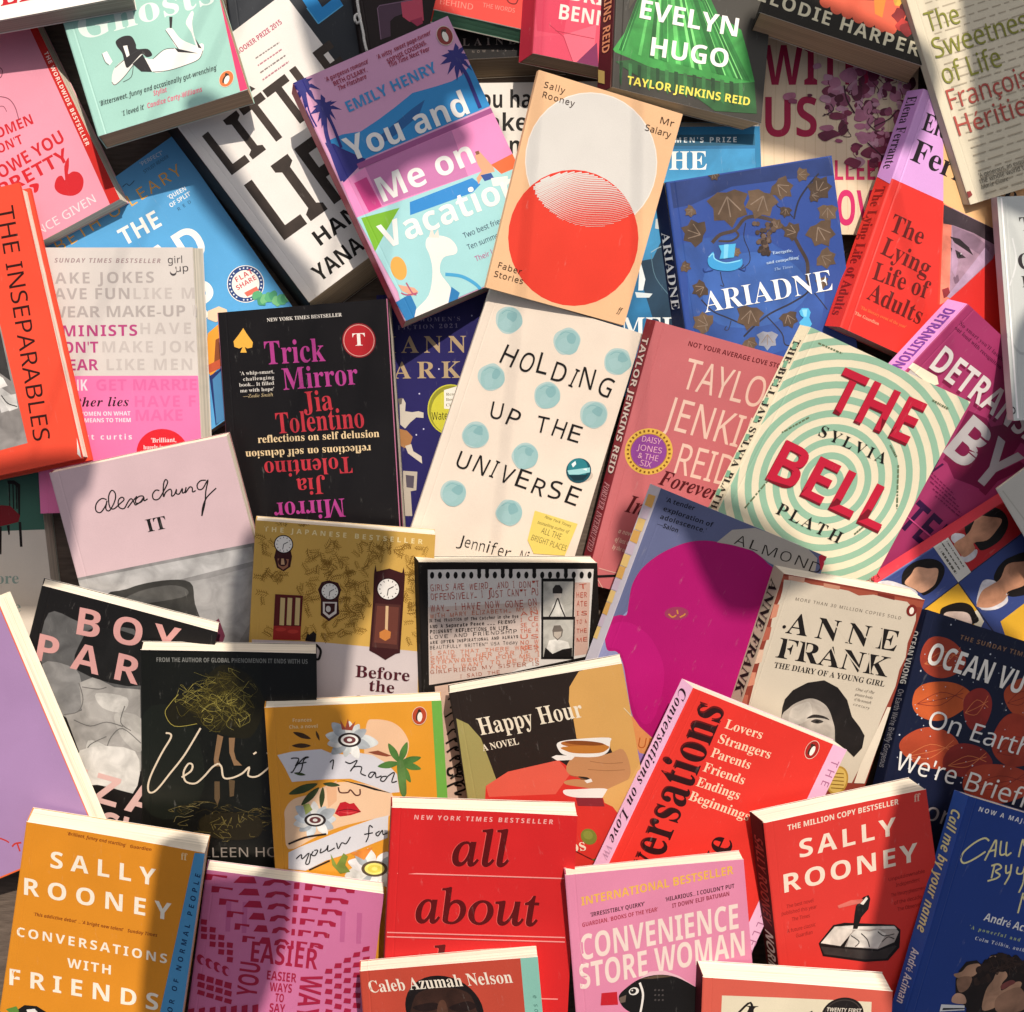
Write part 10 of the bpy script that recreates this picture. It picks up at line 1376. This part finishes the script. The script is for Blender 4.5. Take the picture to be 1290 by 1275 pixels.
# ---------------------------------------------------------------- unseen shapes added between the sun and the heap to cast shade
SHADE_SHAPES = [  # outline of each added shape, metres, cut to the shade wanted on the heap
    (0.207, 0.272, 0.257, 0.272, 0.342, 0.242, 0.333, 0.176, 0.301, 0.182, 0.257, 0.199, 0.21, 0.216),
    (-0.362, -0.063, -0.28, -0.06, -0.277, -0.086, -0.287, -0.096, -0.292, -0.128, -0.31, -0.151, -0.362, -0.137),
    (-0.124, 0.21, -0.111, 0.229, -0.07, 0.254, -0.018, 0.277, 0.009, 0.245, 0.032, 0.21, -0.018, 0.193, 0.0, 0.166, -0.047, 0.14, -0.07, 0.111, -0.088, 0.123, -0.111, 0.164),
    (-0.207, 0.172, -0.192, 0.187, -0.169, 0.161, -0.143, 0.123, -0.111, 0.088, -0.114, 0.06, -0.152, 0.105),
    (-0.165, -0.11, -0.062, -0.114, -0.067, -0.155, -0.084, -0.187, -0.096, -0.231, -0.169, -0.239),
    (-0.148, -0.251, -0.095, -0.245, -0.097, -0.28, -0.123, -0.327, -0.127, -0.374, -0.14, -0.423, -0.164, -0.473, -0.213, -0.473, -0.199, -0.373, -0.152, -0.356),
    (-0.221, -0.348, -0.192, -0.353, -0.204, -0.479, -0.241, -0.479, -0.232, -0.391),
    (0.126, -0.086, 0.257, -0.137, 0.245, -0.166, 0.184, -0.184, 0.143, -0.137, 0.114, -0.123),
    (0.392, 0.023, 0.421, 0.035, 0.421, -0.128, 0.333, -0.152, 0.339, -0.093, 0.377, -0.047),
    (0.367, 0.327, 0.438, 0.327, 0.432, 0.14, 0.383, 0.131, 0.375, 0.21),
    (0.342, -0.178, 0.432, -0.207, 0.432, -0.485, 0.298, -0.485, 0.294, -0.38, 0.304, -0.31, 0.353, -0.304),
    (-0.034, -0.141, 0.075, -0.138, 0.064, -0.166, 0.006, -0.182, -0.026, -0.187),
    (-0.123, 0.315, -0.018, 0.315, -0.029, 0.272, -0.076, 0.245, -0.111, 0.231)]
REACH = 1.25
shade_caster = bpy.data.objects.new('added_shade_caster', None); COL.objects.link(shade_caster); foot = Vector((0.4, 2.4, 0)); shade_caster.location = foot
tag(shade_caster, 'added unseen shade caster beyond the top edge, shaped to shade the heap', 'shade_caster')
caster_mat = plain('caster_green', (0.05, 0.09, 0.03), (0.09, 0.14, 0.05), 25, 0.5)
caster_brown = plain('caster_brown', (0.10, 0.07, 0.05), (0.2, 0.15, 0.11), 40, 0.9)
def tube(name, a, b, ra, rb, parent):
    a, b = Vector(a), Vector(b); d = (b - a).normalized(); u = d.orthogonal().normalized(); v = d.cross(u)
    pts = [c + (u * math.cos(2 * math.pi * i / 10) + v * math.sin(2 * math.pi * i / 10)) * r for c, r in ((a, ra), (b, rb)) for i in range(10)]
    me = bpy.data.meshes.new(name)
    me.from_pydata([p - foot for p in pts], [], [(i, (i + 1) % 10, 10 + (i + 1) % 10, 10 + i) for i in range(10)] + [tuple(range(9, -1, -1)), tuple(range(10, 20))])
    me.materials.append(caster_brown); o = bpy.data.objects.new(name, me); COL.objects.link(o); o.parent = parent; return o
fork = Vector((0.36, 2.3, 1.4))
tube('caster_post', foot, fork, 0.10, 0.06, shade_caster)
for lf in SHADE_SHAPES:
    P2 = smooth([(lf[i], lf[i + 1]) for i in range(0, len(lf), 2)], True)
    top = [Vector((x, y, 0.04)) + sdir * REACH for x, y in P2]
    if sum(P2[i][0] * P2[(i + 1) % len(P2)][1] - P2[(i + 1) % len(P2)][0] * P2[i][1] for i in range(len(P2))) < 0: top.reverse()
    n = len(top); me = bpy.data.meshes.new('shade_shape')
    me.from_pydata([p - foot for p in top] + [p - foot - Vector((0, 0, 0.002)) for p in top], [], [tuple(range(n)), tuple(range(2 * n - 1, n - 1, -1))] + [((i + 1) % n, i, n + i, n + (i + 1) % n) for i in range(n)])
    me.materials.append(caster_mat); o = bpy.data.objects.new('shade_shape', me); COL.objects.link(o); o.parent = shade_caster
    tube('caster_rod', fork, max(top, key=lambda p: p.y) , 0.0016, 0.0006, shade_caster)

# ---------------------------------------------------------------- a white cord lying on the dark books at the top
MAT['cord'] = plain('cotton_cord', (0.55, 0.53, 0.5), (0.75, 0.73, 0.7), 900, 0.9)
def cord(path, r):
    v, f = [], []
    for i, p in enumerate(path):
        p = Vector(p); d = (Vector(path[min(i + 1, len(path) - 1)]) - Vector(path[max(i - 1, 0)])).normalized(); u = d.orthogonal().normalized(); w_ = d.cross(u)
        v += [p + (u * math.cos(k * math.pi / 4) + w_ * math.sin(k * math.pi / 4)) * r for k in range(8)]
        if i: f += [(8 * i - 8 + k, 8 * i - 8 + (k + 1) % 8, 8 * i + (k + 1) % 8, 8 * i + k) for k in range(8)]
    f += [tuple(range(7, -1, -1)), tuple(range(len(v) - 8, len(v)))]
    me = bpy.data.meshes.new('white_cord'); me.from_pydata(v, [], f); me.materials.append(MAT['cord'])
    for p in me.polygons: p.use_smooth = True
    o = bpy.data.objects.new('white_cord', me); COL.objects.link(o); return o
tag(cord([(-0.0849, 0.3048, 0.0208), (-0.0853, 0.3052, 0.0208), (-0.0849, 0.2998, 0.0207), (-0.0842, 0.2924, 0.0207), (-0.0836, 0.2868, 0.0212), (-0.0833, 0.2840, 0.0212), (-0.0830, 0.2819, 0.0212), (-0.0827, 0.2802, 0.0212), (-0.0825, 0.2784, 0.0211), (-0.0821, 0.2764, 0.0211), (-0.0816, 0.2744, 0.0211), (-0.0813, 0.2727, 0.0211), (-0.0813, 0.2713, 0.0211), (-0.0818, 0.2703, 0.0211), (-0.0826, 0.2697, 0.0211), (-0.0835, 0.2694, 0.0211), (-0.0843, 0.2697, 0.0205), (-0.0848, 0.2703, 0.0205), (-0.0852, 0.2715, 0.0205), (-0.0855, 0.2728, 0.0205), (-0.0855, 0.2738, 0.0205), (-0.0853, 0.2747, 0.0205), (-0.0848, 0.2755, 0.0205), (-0.0842, 0.2760, 0.0205), (-0.0836, 0.2760, 0.0211), (-0.0832, 0.2759, 0.0211), (-0.0828, 0.2754, 0.0211), (-0.0823, 0.2747, 0.0211), (-0.0819, 0.2737, 0.0211), (-0.0814, 0.2722, 0.0211), (-0.0809, 0.2701, 0.0217), (-0.0804, 0.2681, 0.0217), (-0.0800, 0.2663, 0.0216), (-0.0797, 0.2647, 0.0216), (-0.0793, 0.2632, 0.0216), (-0.0791, 0.2617, 0.0216), (-0.0788, 0.2604, 0.0216), (-0.0787, 0.2591, 0.0216), (-0.0786, 0.2579, 0.0216), (-0.0785, 0.2568, 0.0216), (-0.0782, 0.2556, 0.0216), (-0.0776, 0.2529, 0.0221), (-0.0767, 0.2494, 0.0221), (-0.0762, 0.2477, 0.0221)], 0.0011), 'thin white cord with a small loop lying on the dark books', 'cord')
